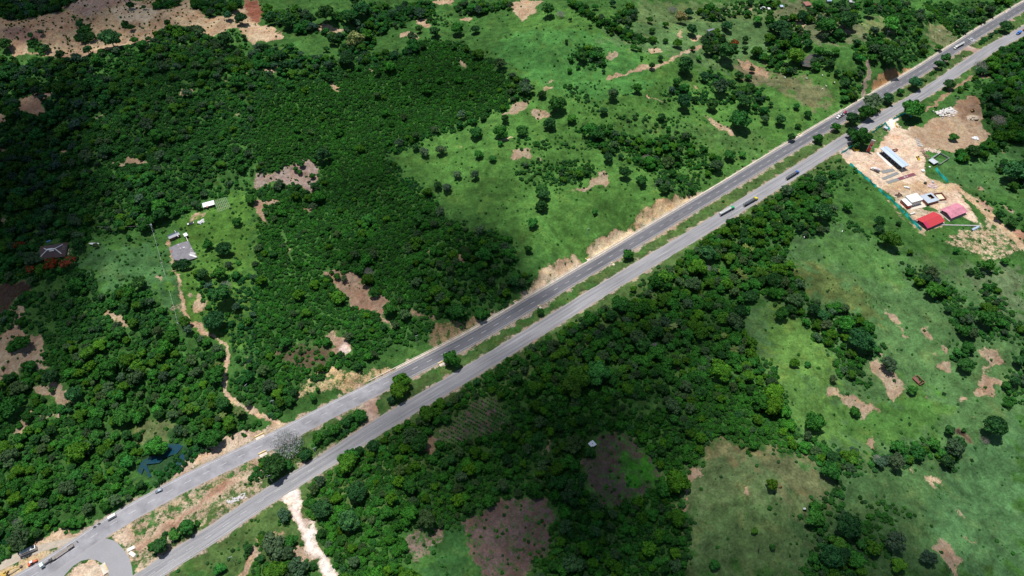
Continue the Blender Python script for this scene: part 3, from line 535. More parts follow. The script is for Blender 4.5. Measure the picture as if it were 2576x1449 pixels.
# ---------------------------------------------------------------- object helpers
def tag(o,label=None,cat=None,group=None,kind=None):
    if label: o['label']=label
    if cat: o['category']=cat
    if group: o['group']=group
    if kind: o['kind']=kind
    return o
def npmesh(name,V,F,mats=(),mi=None,smooth=False):
    me=bpy.data.meshes.new(name); V=np.asarray(V,np.float32); F=np.asarray(F,np.int32); k=F.shape[1]
    me.vertices.add(len(V)); me.vertices.foreach_set('co',V.ravel()); me.loops.add(F.size); me.loops.foreach_set('vertex_index',F.ravel())
    me.polygons.add(len(F)); me.polygons.foreach_set('loop_start',np.arange(0,F.size,k,dtype=np.int32))
    if mi is not None: me.polygons.foreach_set('material_index',np.asarray(mi,np.int32))
    for m in mats: me.materials.append(m)
    me.update(calc_edges=True); me.validate()
    if smooth: me.shade_smooth()
    return me
def link(name,me,parent=None,loc=None):
    o=bpy.data.objects.new(name,me); COL.objects.link(o)
    if parent is not None: o.parent=parent
    if loc is not None: o.location=loc
    return o
class MB:
    def __init__(s): s.V=[]; s.F=[]
    def add(s,V,F):
        n=len(s.V); s.V+= [tuple(v) for v in V]; s.F+=[tuple(i+n for i in f) for f in F]; return s
    def box(s,c,d,rz=0,taper=(1,1)):
        x,y,z=[q/2 for q in d]; V=[]
        for sz,k in ((-1,(1,1)),(1,taper)):
            for a,b in ((-1,-1),(1,-1),(1,1),(-1,1)):
                px,py=a*x*k[0],b*y*k[1]; V.append((c[0]+px*math.cos(rz)-py*math.sin(rz),c[1]+px*math.sin(rz)+py*math.cos(rz),c[2]+sz*z))
        return s.add(V,[(3,2,1,0),(4,5,6,7),(0,1,5,4),(1,2,6,5),(2,3,7,6),(3,0,4,7)])
    def prism(s,prof,y0,y1):
        """profile in x,z extruded along y"""
        n=len(prof); V=[(x,y0,z) for x,z in prof]+[(x,y1,z) for x,z in prof]
        return s.add(V,[tuple(range(n)),tuple(range(2*n-1,n-1,-1))]+[(i+n,(i+1)%n+n,(i+1)%n,i) for i in range(n)])
    def tube(s,a,b,r0,r1=None,n=8,sq=1):
        a=Vector(a);b=Vector(b); r1=r0 if r1 is None else r1; d=(b-a).normalized(); u=d.orthogonal().normalized()
        if abs(d.x)>.99: u=Vector((0,1,0))
        v=d.cross(u); V=[]
        for p,r in ((a,r0),(b,r1)):
            for k in range(n):
                t=2*PI*k/n; V.append(p+u*math.cos(t)*r+v*math.sin(t)*r*sq)
        return s.add(V,[tuple(range(n))[::-1],tuple(range(n,2*n))]+[(k,(k+1)%n,(k+1)%n+n,k+n) for k in range(n)])
    def ell(s,c,r,n=10,m=6):
        V=[];F=[]
        for j in range(m+1):
            ph=PI*j/m
            for k in range(n): t=2*PI*k/n; V.append((c[0]+r[0]*math.sin(ph)*math.cos(t),c[1]+r[1]*math.sin(ph)*math.sin(t),c[2]+r[2]*math.cos(ph)))
        for j in range(m):
            for k in range(n): F.append((j*n+k,(j+1)*n+k,(j+1)*n+(k+1)%n,j*n+(k+1)%n))
        return s.add(V,F)
    def build(s,name,mat,parent=None,smooth=False,bevel=0):
        me=bpy.data.meshes.new(name); me.from_pydata(s.V,[],s.F); me.materials.append(mat); me.update()
        if smooth: me.shade_smooth()
        o=link(name,me,parent)
        if bevel: md=o.modifiers.new('bevel','BEVEL'); md.width=bevel; md.segments=2; md.limit_method='ANGLE'
        return o
def empty(name,loc,rz=0):
    o=bpy.data.objects.new(name,None); COL.objects.link(o); o.location=loc; o.rotation_euler=(0,0,rz); o.empty_display_size=.5; return o
def copy_tree(o,parent=None):
    c=o.copy(); COL.objects.link(c); c.parent=parent
    for ch in list(o.children): copy_tree(ch,c)
    return c
# ---------------------------------------------------------------- ground sheet
ox=np.array([0,8,20,45,90,180,400,900,2400.]); xs=np.r_[(RX0-ox[1:])[::-1],rx,RX1+ox[1:]]; ys=np.r_[(RY0-ox[1:])[::-1],ry,RY1+ox[1:]]
X,Y=np.meshgrid(xs,ys); Zg=hz(X,Y)
dmin=np.minimum(gi(UD,X,Y),gi(LD,X,Y))
lx,ly=fp(190,1450); flat_=np.exp(-(((X-lx)**2+(Y-ly)**2)/(2*58**2))**3)
micro=.22*fnoise(X,Y,5.5,31,3)+.12*fnoise(X,Y,2.6,33,1); sm_=sample(soil,X,Y)
rill=np.abs(fnoise(X,Y,13,41,2)); gullies=-1.1*np.exp(-(rill/.16)**2)*sst(.7,1,sm_)*(1-np.exp(-(((X-sx)**2+(Y-sy)**2)/(2*120**2))**2))
Zg=Zg+(micro+gullies)*sst(8.5,14,dmin)*(1-flat_)*(1-.8*np.exp(-(((X-sx)**2+(Y-sy)**2)/(2*95**2))**2))
n_x,n_y=len(xs),len(ys); idx=np.arange(n_x*n_y).reshape(n_y,n_x)
F=np.stack([idx[:-1,:-1],idx[:-1,1:],idx[1:,1:],idx[1:,:-1]],-1).reshape(-1,4)
me=npmesh('ground',np.stack([X,Y,Zg],-1).reshape(-1,3),F,[ground_mat()],smooth=True)
wxn,wyn=fnoise(X,Y,16,71,3),fnoise(X,Y,16,72,3); sm2=sample(soil,X+1.5*wxn,Y+1.5*wyn)
a=me.attributes.new('soil','FLOAT','POINT'); a.data.foreach_set('value',sm2.astype(np.float32).ravel())
for nm,A in (('grass',gcol),('earth',scol)):
    a=me.attributes.new(nm,'FLOAT_COLOR','POINT'); q=7 if nm=='grass' else 1.5; c=sample(A,X+q*wxn,Y+q*wyn); a.data.foreach_set('color',np.concatenate([c,np.ones((*c.shape[:2],1))],-1).astype(np.float32).ravel())
tag(link('ground',me),kind='structure')
# ---------------------------------------------------------------- roads
def strip(name,Q,Nn,S,a,b,z,mat,kind='structure',dust=None,nlat=1,s0=None,s1=None,jit=0,parent=None):
    i0=0 if s0 is None else int(np.searchsorted(S,s0)); i1=len(S) if s1 is None else int(np.searchsorted(S,s1))
    V=[];UVs=[];D=[]
    for i in range(i0,i1):
        for k in range(nlat+1):
            o=a+(b-a)*k/nlat
            if jit and k in (0,nlat): o+=jit*math.sin(i*1.7+k)*.5+jit*random.uniform(-.5,.5)
            p=Q[i]+Nn[i]*o; V.append((p[0],p[1],z)); UVs.append((o,S[i])); D.append(0 if dust is None else dust(S[i],o))
    n=i1-i0; w=nlat+1; Fq=[(i*w+k,i*w+k+1,(i+1)*w+k+1,(i+1)*w+k) for i in range(n-1) for k in range(nlat)]
    Fq=[f[::-1] for f in Fq]
    me=npmesh(name,V,Fq,[mat]); uv=me.uv_layers.new(name='UVMap'); li=np.empty(len(me.loops),np.int32); me.loops.foreach_get('vertex_index',li)
    uv.data.foreach_set('uv',np.array(UVs,np.float32)[li].ravel()); at_=me.attributes.new('dust','FLOAT','POINT'); at_.data.foreach_set('value',np.array(D,np.float32))
    o=link(name,me,parent)
    if kind: o['kind']=kind
    return o
ASU=asphalt('newer asphalt',(.115,.117,.132),(.165,.165,.178)); ASL=asphalt('old pale asphalt',(.20,.20,.212),(.335,.33,.335))
sj=s_of('C2',330,300); sj2=s_of('B2',1000,1400)
def dustU(s,o):
    d=.95*(1-float(sst(sj2-14,sj2+10,s))); return max(d,0)
def dustL(s,o): return .12
strip('upper_road',UQ,UN,US,-6.4,6.6,.06,ASU,dust=dustU,nlat=10,jit=.25)
strip('lower_road',LQ,LN,LS,-6.2,6.3,.06,ASL,dust=dustL,nlat=10,jit=.5)
MW=M('road marking paint',(.70,.70,.68),.6,var=.25,scale=.8)
def lines(name,Q,Nn,S,offs,dash,z=.10):
    V=[];F=[]
    for o,w,per,ln,ph,s0,s1 in offs:
        s=s0+ph
        while s<s1:
            e=min(s+ln,s1); m=max(1,int((e-s)/4)); 
            for k in range(m+1):
                q=s+(e-s)*k/m; px=np.interp(q,S,Q[:,0]);py=np.interp(q,S,Q[:,1]);nx=np.interp(q,S,Nn[:,0]);ny=np.interp(q,S,Nn[:,1])
                V+=[(px+nx*(o-w/2),py+ny*(o-w/2),z),(px+nx*(o+w/2),py+ny*(o+w/2),z)]
                if k<m: b=len(V)-2; F.append((b,b+2,b+3,b+1))
            s+=per
    me=npmesh(name,V,F,[MW]); o=link(name,me); o['kind']='structure'; return o
smax=US[-1]
lines('road_marking',UQ,UN,US,[(0,.16,12,4.5,0,30,smax-10),(5.0,.16,60,60,0,10,smax-10),(-4.6,.14,60,60,0,sj2,smax-10)],0)
lines('road_marking',LQ,LN,LS,[(0,.13,12,4.5,0,20,150),(-4.7,.14,60,60,0,20,140)],0)
MC=M('bleached concrete',(.62,.55,.46),.85,var=.25,scale=.25)
strip('drainage_gutter',UQ,UN,US,6.9,7.9,.03,MC,s0=sj2+6,nlat=1,jit=.15)
# low kerb wall on the hill side of the gutter, broken at culverts
def wall_strip(name,Q,Nn,S,off,w,h,s0,s1,mat,parent=None,z=0):
    mb=MB(); ss=np.arange(s0,s1,4.0)
    P=[]
    for q in ss:
        px=np.interp(q,S,Q[:,0]);py=np.interp(q,S,Q[:,1]);nx=np.interp(q,S,Nn[:,0]);ny=np.interp(q,S,Nn[:,1])
        P.append([(px+nx*(off-w/2),py+ny*(off-w/2)),(px+nx*(off+w/2),py+ny*(off+w/2))])
    V=[];F=[]
    for p,q in P: V+=[(*p,z),(*q,z),(*q,z+h),(*p,z+h)]
    n=len(P)
    for i in range(n-1):
        for k in range(4): F.append((i*4+k,i*4+(k+1)%4,(i+1)*4+(k+1)%4,(i+1)*4+k))
    F+=[(3,2,1,0),((n-1)*4,(n-1)*4+1,(n-1)*4+2,(n-1)*4+3)]
    mb.add(V,F); return mb.build(name,mat,parent)
kl=[s_of('B2',840,1449),s_of('B3',0,860),s_of('B3',40,840),s_of('B3',560,560),s_of('B3',600,520),s_of('B3',1440,30),s_of('A4',10,1150),s_of('A4',200,1040),s_of('A4',240,1020),s_of('A4',590,800),s_of('A4',790,690),s_of('A4',1400,330),s_of('A4',1480,280),smax-5]
wl_names=['from the cleared bank to the first culvert','between the two yellow culvert rails beside the middle cut slopes','beside the long tan cut slope','from the cut slopes to the bushy verge','behind the silver and red truck','past the orange cut bank','at the top right corner of the picture']
for i in range(0,len(kl)-1,2):
    tag(wall_strip('kerb_wall',UQ,UN,US,8.15,.5,.55,kl[i]+2,kl[i+1]-2,MC),'low pale concrete kerb wall along the upper road '+wl_names[i//2],'kerb wall','kerb walls along the upper road')
# U-turn apron
def sheet(name,P,z,mat,kind='structure',sub=True,up=0):
    g=unp(P); V=[(x,y,z+float(hz(x,y))*0) for x,y,_ in g]; n=len(V)
    me=bpy.data.meshes.new(name); me.from_pydata(V,[],[tuple(range(n))]); me.materials.append(mat); me.update()
    if me.polygons[0].normal.z<0: me.flip_normals()
    uv=me.uv_layers.new(name='UVMap')
    for l in me.loops: uv.data[l.index].uv=(0,me.vertices[l.vertex_index].co.x)
    at_=me.attributes.new('dust','FLOAT','POINT'); at_.data.foreach_set('value',np.full(n,.45,np.float32))
    o=link(name,me); tag(o,kind=kind); return o
sheet('turning_loop_road',pts('C1','590,1170 700,1150 790,1162 870,1185 930,1245 975,1310 995,1380 1004,1460 1010,1600 800,1600 822,1450 812,1400 780,1358 730,1330 670,1322 610,1335 550,1375 490,1440 400,1560 200,1560 380,1400'),.045,asphalt('loop asphalt',(.25,.25,.262),(.335,.33,.34)))
MG=plain('dusty gravel',(.42,.36,.29),.95,var=.2,scale=.3)
sheet('gravel_service_road',pts('C1','-200,1440 0,1335 130,1275 250,1225 400,1190 500,1165 590,1150 620,1160 560,1200 430,1232 330,1262 200,1310 80,1370 0,1408 -200,1520'),.03,MG)
MR=plain('red edging brick',(.30,.17,.13),.9)
# ---------------------------------------------------------------- vegetation meshes
LB=leaf_mat('dark broadleaf',(.018,.062,.017),(.060,.160,.030))
LM=leaf_mat('green foliage',(.023,.090,.013),(.070,.230,.030))
LG=leaf_mat('grey green foliage',(.050,.090,.034),(.098,.150,.054))
LY=leaf_mat('yellow green foliage',(.042,.120,.010),(.105,.215,.016))
LF=leaf_mat('flame tree foliage',(.03,.07,.01),(.06,.10,.012),(.34,.06,.02),.48)
LC=leaf_mat('cream flowering foliage',(.05,.09,.02),(.11,.14,.035),(.36,.30,.11),.47)
BK=plain('bark',(.11,.08,.055),.9); BKP=plain('bleached bark',(.50,.47,.45),.9,var=.2)
def ico():
    t=(1+5**.5)/2; V=np.array([(-1,t,0),(1,t,0),(-1,-t,0),(1,-t,0),(0,-1,t),(0,1,t),(0,-1,-t),(0,1,-t),(t,0,-1),(t,0,1),(-t,0,-1),(-t,0,1)],float); V/=np.linalg.norm(V[0])
    F=[(0,11,5),(0,5,1),(0,1,7),(0,7,10),(0,10,11),(1,5,9),(5,11,4),(11,10,2),(10,7,6),(7,1,8),(3,9,4),(3,4,2),(3,2,6),(3,6,8),(3,8,9),(4,9,5),(2,4,11),(6,2,10),(8,6,7),(9,8,1)]
    V=list(map(tuple,V)); c={}
    def mid(a,b):
        k=(min(a,b),max(a,b))
        if k not in c: p=np.add(V[a],V[b]); p/=np.linalg.norm(p); V.append(tuple(p)); c[k]=len(V)-1
        return c[k]
    F2=[]
    for a,b,d in F: x,y,z=mid(a,b),mid(b,d),mid(d,a); F2+=[(a,x,z),(b,y,x),(d,z,y),(x,y,z)]
    return np.array(V),np.array(F2)
IV,IF=ico()
def crown_mesh(name,seed,mat,Rr=1.0,hgt=.75,zc=.75,nl=14,ncard=900,card=.13,core=.8,lr=(.26,.46),low=-.25):
    """unit crown (radius about 1): lobed leafy mass of many small leaf clumps"""
    r=np.random.default_rng(seed); L=[(0,0,0,.55)]
    for i in range(nl):
        a=2*PI*i/nl*2.4+r.uniform(-.4,.4); e=r.uniform(low,1.25); q=r.uniform(.42,.78)
        L.append((q*math.cos(e)*math.cos(a),q*math.cos(e)*math.sin(a),q*math.sin(e)*hgt/.9,r.uniform(*lr)))
    L=np.array(L); V=[];F=[]
    for c in L:
        n=len(V); d=IV*(c[3]*core)*(1+r.uniform(-.16,.16,(len(IV),1))); d[:,2]*=hgt/.85
        V+=list(c[:3]+d); F+=[(f[0]+n,f[1]+n,f[2]+n,f[2]+n) for f in IF]
    V=np.array(V); F=np.array(F)
    w=L[:,3]**2; w/=w.sum(); k=r.choice(len(L),ncard*2,p=w); d=r.normal(size=(ncard*2,3)); d/=np.linalg.norm(d,axis=1)[:,None]; d[:,2]=np.where(d[:,2]<-.35,-d[:,2],d[:,2])
    P=L[k,:3]+d*(L[k,3]*r.uniform(.82,1.14,ncard*2))[:,None]*np.array([1,1,hgt/.85])
    dist=np.linalg.norm((P[:,None,:]-L[None,:,:3])/np.array([1,1,hgt/.85]),axis=2)/L[None,:,3]; keepm=(dist>.78).all(1); P=P[keepm][:ncard]; d=d[keepm][:ncard]
    n=d+r.normal(size=P.shape)*.55; n/=np.linalg.norm(n,axis=1)[:,None]; t=np.cross(n,r.normal(size=P.shape)); t/=np.linalg.norm(t,axis=1)[:,None]; b=np.cross(n,t)
    s=card*r.uniform(.6,1.35,(len(P),1)); s2=s*r.uniform(.55,.9,(len(P),1))
    C=np.stack([P-t*s,P-b*s2,P+t*s,P+b*s2],1).reshape(-1,3); m=len(V)
    Fc=(np.arange(len(P)*4).reshape(-1,4)+m)
    V=np.vstack([V,C])*Rr; V[:,2]+=zc*Rr
    # triangles were stored as degenerate quads: rebuild properly
    me=bpy.data.meshes.new(name); faces=[tuple(f[:3]) for f in F]+[tuple(f) for f in Fc]; me.from_pydata(V.tolist(),[],faces); me.materials.append(mat); me.update(); return me
def limbs(seed,h,spread,mat,name,r0=.06,depth=4,n0=4,twig=False):
    r=random.Random(seed); mb=MB()
    def br(p,d,l,rad,k):
        q=p+d*l; mb.tube(p,q,rad,rad*.62,5 if k>1 else 6)
        if k<=0: return
        for j in range(n0 if k==depth else (3 if twig else 2)):
            a=r.uniform(0,2*PI); t=r.uniform(.45,.95); o=d.orthogonal().normalized(); o.rotate(Matrix.Rotation(a,3,d)); nd=(d*(1-.45*t*spread)+o*t*spread); nd.z=max(nd.z,-.05); nd.normalize()
            br(q,nd,l*r.uniform(.6,.85),rad*.6,k-1)
    br(Vector((0,0,0)),Vector((r.uniform(-.08,.08),r.uniform(-.08,.08),1)).normalized(),h,r0,depth)
    me=bpy.data.meshes.new(name); me.from_pydata(mb.V,[],mb.F); me.materials.append(mat); me.update(); return me
CR={'b':[crown_mesh('crown_dark',10+i,LB,nl=20+4*i,ncard=1500,card=.11,hgt=.80-.05*i,zc=.9,lr=(.17,.38),core=.74) for i in range(4)],
    'm':[crown_mesh('crown_green',20+i,LM,nl=18+5*i,ncard=1400,card=.115,hgt=.74-.07*i,zc=.8,lr=(.15,.36),core=.72) for i in range(4)],
    'g':[crown_mesh('crown_grey',30+i,LG,nl=20,ncard=900,card=.10,core=.6,hgt=.78,zc=.9,lr=(.2,.34)) for i in range(2)],
    'y':[crown_mesh('crown_yellow',40+i,LY,nl=13,ncard=1000,hgt=.75,zc=.85) for i in range(2)],
    'f':[crown_mesh('crown_flame',50+i,LF,nl=16,ncard=1000,hgt=.6,zc=.9) for i in range(2)],
    'c':[crown_mesh('crown_cream',60,LC,nl=20,ncard=1100,card=.10,hgt=.8,zc=.9)],
    's':[crown_mesh('shrub',70+i,LM,nl=9+i,ncard=420,card=.17,hgt=.62,zc=.30,low=.0,lr=(.3,.5)) for i in range(5)],
    'd':[crown_mesh('shrub_dark',80+i,LB,nl=10,ncard=380,card=.17,hgt=.62,zc=.30,low=.0,lr=(.28,.48)) for i in range(3)]}
TR=[limbs(5+i,.55,1.0,BK,'trunk',.07,2,4) for i in range(3)]
BARE=[limbs(91+i,.42,1.05,BKP,'bare_branches',.055,5,5,True) for i in range(2)]
TWM=leaf_mat('pale twigs',(.42,.43,.38),(.66,.64,.60))
def twig_cloud(name,seed,n=2600):
    r=np.random.default_rng(seed); d=r.normal(size=(n,3)); d/=np.linalg.norm(d,axis=1)[:,None]; d[:,2]=np.abs(d[:,2])*.9-.05; P=d*r.uniform(.45,1.05,(n,1)); P[:,2]+=.35
    t=d+r.normal(size=d.shape)*.45; t/=np.linalg.norm(t,axis=1)[:,None]; b=np.cross(t,r.normal(size=d.shape)); b/=np.linalg.norm(b,axis=1)[:,None]
    C=np.stack([P-t*.09,P-b*.014,P+t*.09,P+b*.014],1).reshape(-1,3); return npmesh(name,C,np.arange(n*4).reshape(-1,4),[TWM])
TWC=[twig_cloud('twigs',i,1100) for i in (1,2)]; TWR=twig_cloud('twigs',3,1500)
def palm_mesh():
    r=random.Random(4); mb=MB()
    for k in range(15):
        a=2*PI*k/15*1.0+r.uniform(-.15,.15); el=r.uniform(.1,1.0); p=Vector((0,0,0)); d=Vector((math.cos(a)*math.cos(el),math.sin(a)*math.cos(el),math.sin(el))); side=Vector((-math.sin(a),math.cos(a),0)); V=[];ns=7
        for j in range(ns+1):
            w=.16*math.sin(PI*min(1,(j+.6)/(ns+.6)))+.02; V+=[p-side*w-Vector((0,0,w*.5)),p+Vector((0,0,0)),p+side*w-Vector((0,0,w*.5))]; p=p+d*(1.05/ns); d=(d+Vector((0,0,-.19))).normalized()
        mb.add(V,[(3*j+q,3*j+q+1,3*j+q+4,3*j+q+3) for j in range(ns) for q in range(2) if (j%7!=6 or q==0)])
    me=bpy.data.meshes.new('palm_fronds'); me.from_pydata(mb.V,[],mb.F); me.materials.append(leaf_mat('palm leaf',(.085,.13,.02),(.20,.21,.05))); me.update(); return me
PALM=palm_mesh(); pt=MB(); pt.tube((0,0,0),(.05,.03,1.5),.07,.045,7); PT=bpy.data.meshes.new('palm_trunk'); PT.from_pydata(pt.V,[],pt.F); PT.materials.append(BK); PT.update()
# ---------------------------------------------------------------- landmarks for telling plants apart
LM_=[((2255,395),'the long blue-white canopy roof'),((2350,555),'the red ridged shed roof'),((2400,530),'the faded pink shed roof'),((135,630),'the brown tiled house with white ridge sheets'),
 ((455,635),'the flat grey concrete roof'),((525,513),'the white sheet-roofed hut'),((565,512),'the roofless timber frame'),((235,614),'the white boat in the grass'),((2190,365),'the tall red pylon sign'),
 ((915,740),'the large pink eroded clearing'),((720,440),'the lilac fallow field'),((860,870),'the white-spotted eroded gully'),((2230,960),'the forked bare patch in the right pasture'),((2230,1010),'the branching bare patch'),
 ((1870,1230),'the white bare spot on the olive hill'),((1490,1115),'the lone white roof in the dark wood'),((1300,1310),'the purple ploughed patch'),((1560,1170),'the dark ploughed field'),((1180,1050),'the rows of young crops'),
 ((740,1300),'the white dirt road'),((410,1150),'the blue pond'),((60,1420),'the excavator'),((720,1105),'the great bleached tree'),((930,1030),'the dirt crossover between the roads'),((470,760),'the rutted track to the houses'),
 ((1400,690),'the lowest tan cut slope'),((1530,610),'the middle tan cut slope'),((1680,520),'the longest tan cut slope'),((2230,190),'the orange cut bank'),((2440,125),'the overhead white sign gantry'),((2060,155),'the brown pool'),
 ((1480,455),'the tan patch in the round pasture'),((1320,275),'the eroded slope by the field corner'),((1300,390),'the reddish ring of bare ground'),((1550,190),'the pale broken footpath'),((1540,140),'the reddish bald knoll'),((1850,110),'the scarlet flowering tree'),((1720,90),'the pale farmyard clearing'),
 ((1880,310),'the tan streak on the hillside'),((250,60),'the bare sandy hill'),((650,60),'the red earth scar'),((2400,290),'the brown graded ground'),((2460,620),'the sandy plot'),((20,900),'the pinkish eroded ground at the left edge'),((90,1060),'the grey-pink clearing at lower left'),
 ((290,790),'the small tan washout'),((500,760),'the tan scrape beside the track'),((1900,640),'the wood edge by the right pasture'),((1950,830),'the bright green wedge meadow'),((2500,980),'the bare arcs at the right edge'),((2410,1090),'the dark muddy path'),((2380,1390),'the bare patch at the bottom right'),
 ((330,1350),'the planted median strip'),((2040,1440),'the clipped hedge at the bottom'),((1120,170),'the top of the square plantation'),((930,110),'the tan bank above the plantation'),((1440,1),'the pale scar at the top edge'),((2290,20),'the bright green paddock'),((1180,310),'the long hedge beside the pasture'),((1750,1090),'the corner of the dark wood'),
 ((2080,460),'the tall trees at the end of the wood'),((1600,650),'the lone tree on the median'),((1180,905),'the pair of trees on the median'),((60,280),'the shadowed red bank'),((250,330),'the small sandy gaps in the scrub'),((400,400),'the tan gap amid scrub'),((850,220),'the square sandy gap')]
def rel(u,v):
    best=min(LM_,key=lambda L:(L[0][0]-u)**2+((L[0][1]-v)*1.3)**2); dx=u-best[0][0]; dy=v-best[0][1]; d=math.hypot(dx,dy)
    far='just ' if d<45 else ('' if d<110 else 'well ')
    if abs(dx)>abs(dy): r='right of' if dx>0 else 'left of'
    else: r='below' if dy>0 else 'above'
    return far+r,best[1]
ORD=['first','second','third','fourth','fifth','sixth','seventh','eighth','ninth','tenth','eleventh','twelfth','thirteenth','fourteenth','fifteenth','sixteenth','seventeenth','eighteenth','nineteenth','twentieth']
def fit16(t):
    w=t.split()
    for k in ('the','of','a'):
        while len(w)>16 and k in w[:-3]: w.remove(k)
    return ' '.join(w[:16])
def label_all(items,noun):
    """items: list of (obj,u,v,size,adj); gives each its own label"""
    G_={}
    for it in items:
        o,u,v,s,adj=it; r,l=rel(u,v); G_.setdefault(f'{s} {adj} {noun} {r} {l}',[]).append(it)
    H_={}
    for k,L in G_.items():
        if len(L)>3:
            m=sorted(q[2] for q in L)[len(L)//2]
            for q in L: H_.setdefault(('upper ' if q[2]<m else 'lower ')+k,[]).append(q)
        else: H_[k]=L
    for k,L in H_.items():
        L.sort(key=lambda q:q[1])
        for i,it in enumerate(L): it[0]['label']=fit16(k if len(L)==1 else (k+', '+('leftmost' if i==0 else 'rightmost' if i==len(L)-1 else (ORD[i]+' from left' if i<20 else 'one'))+' of '+str(len(L))))
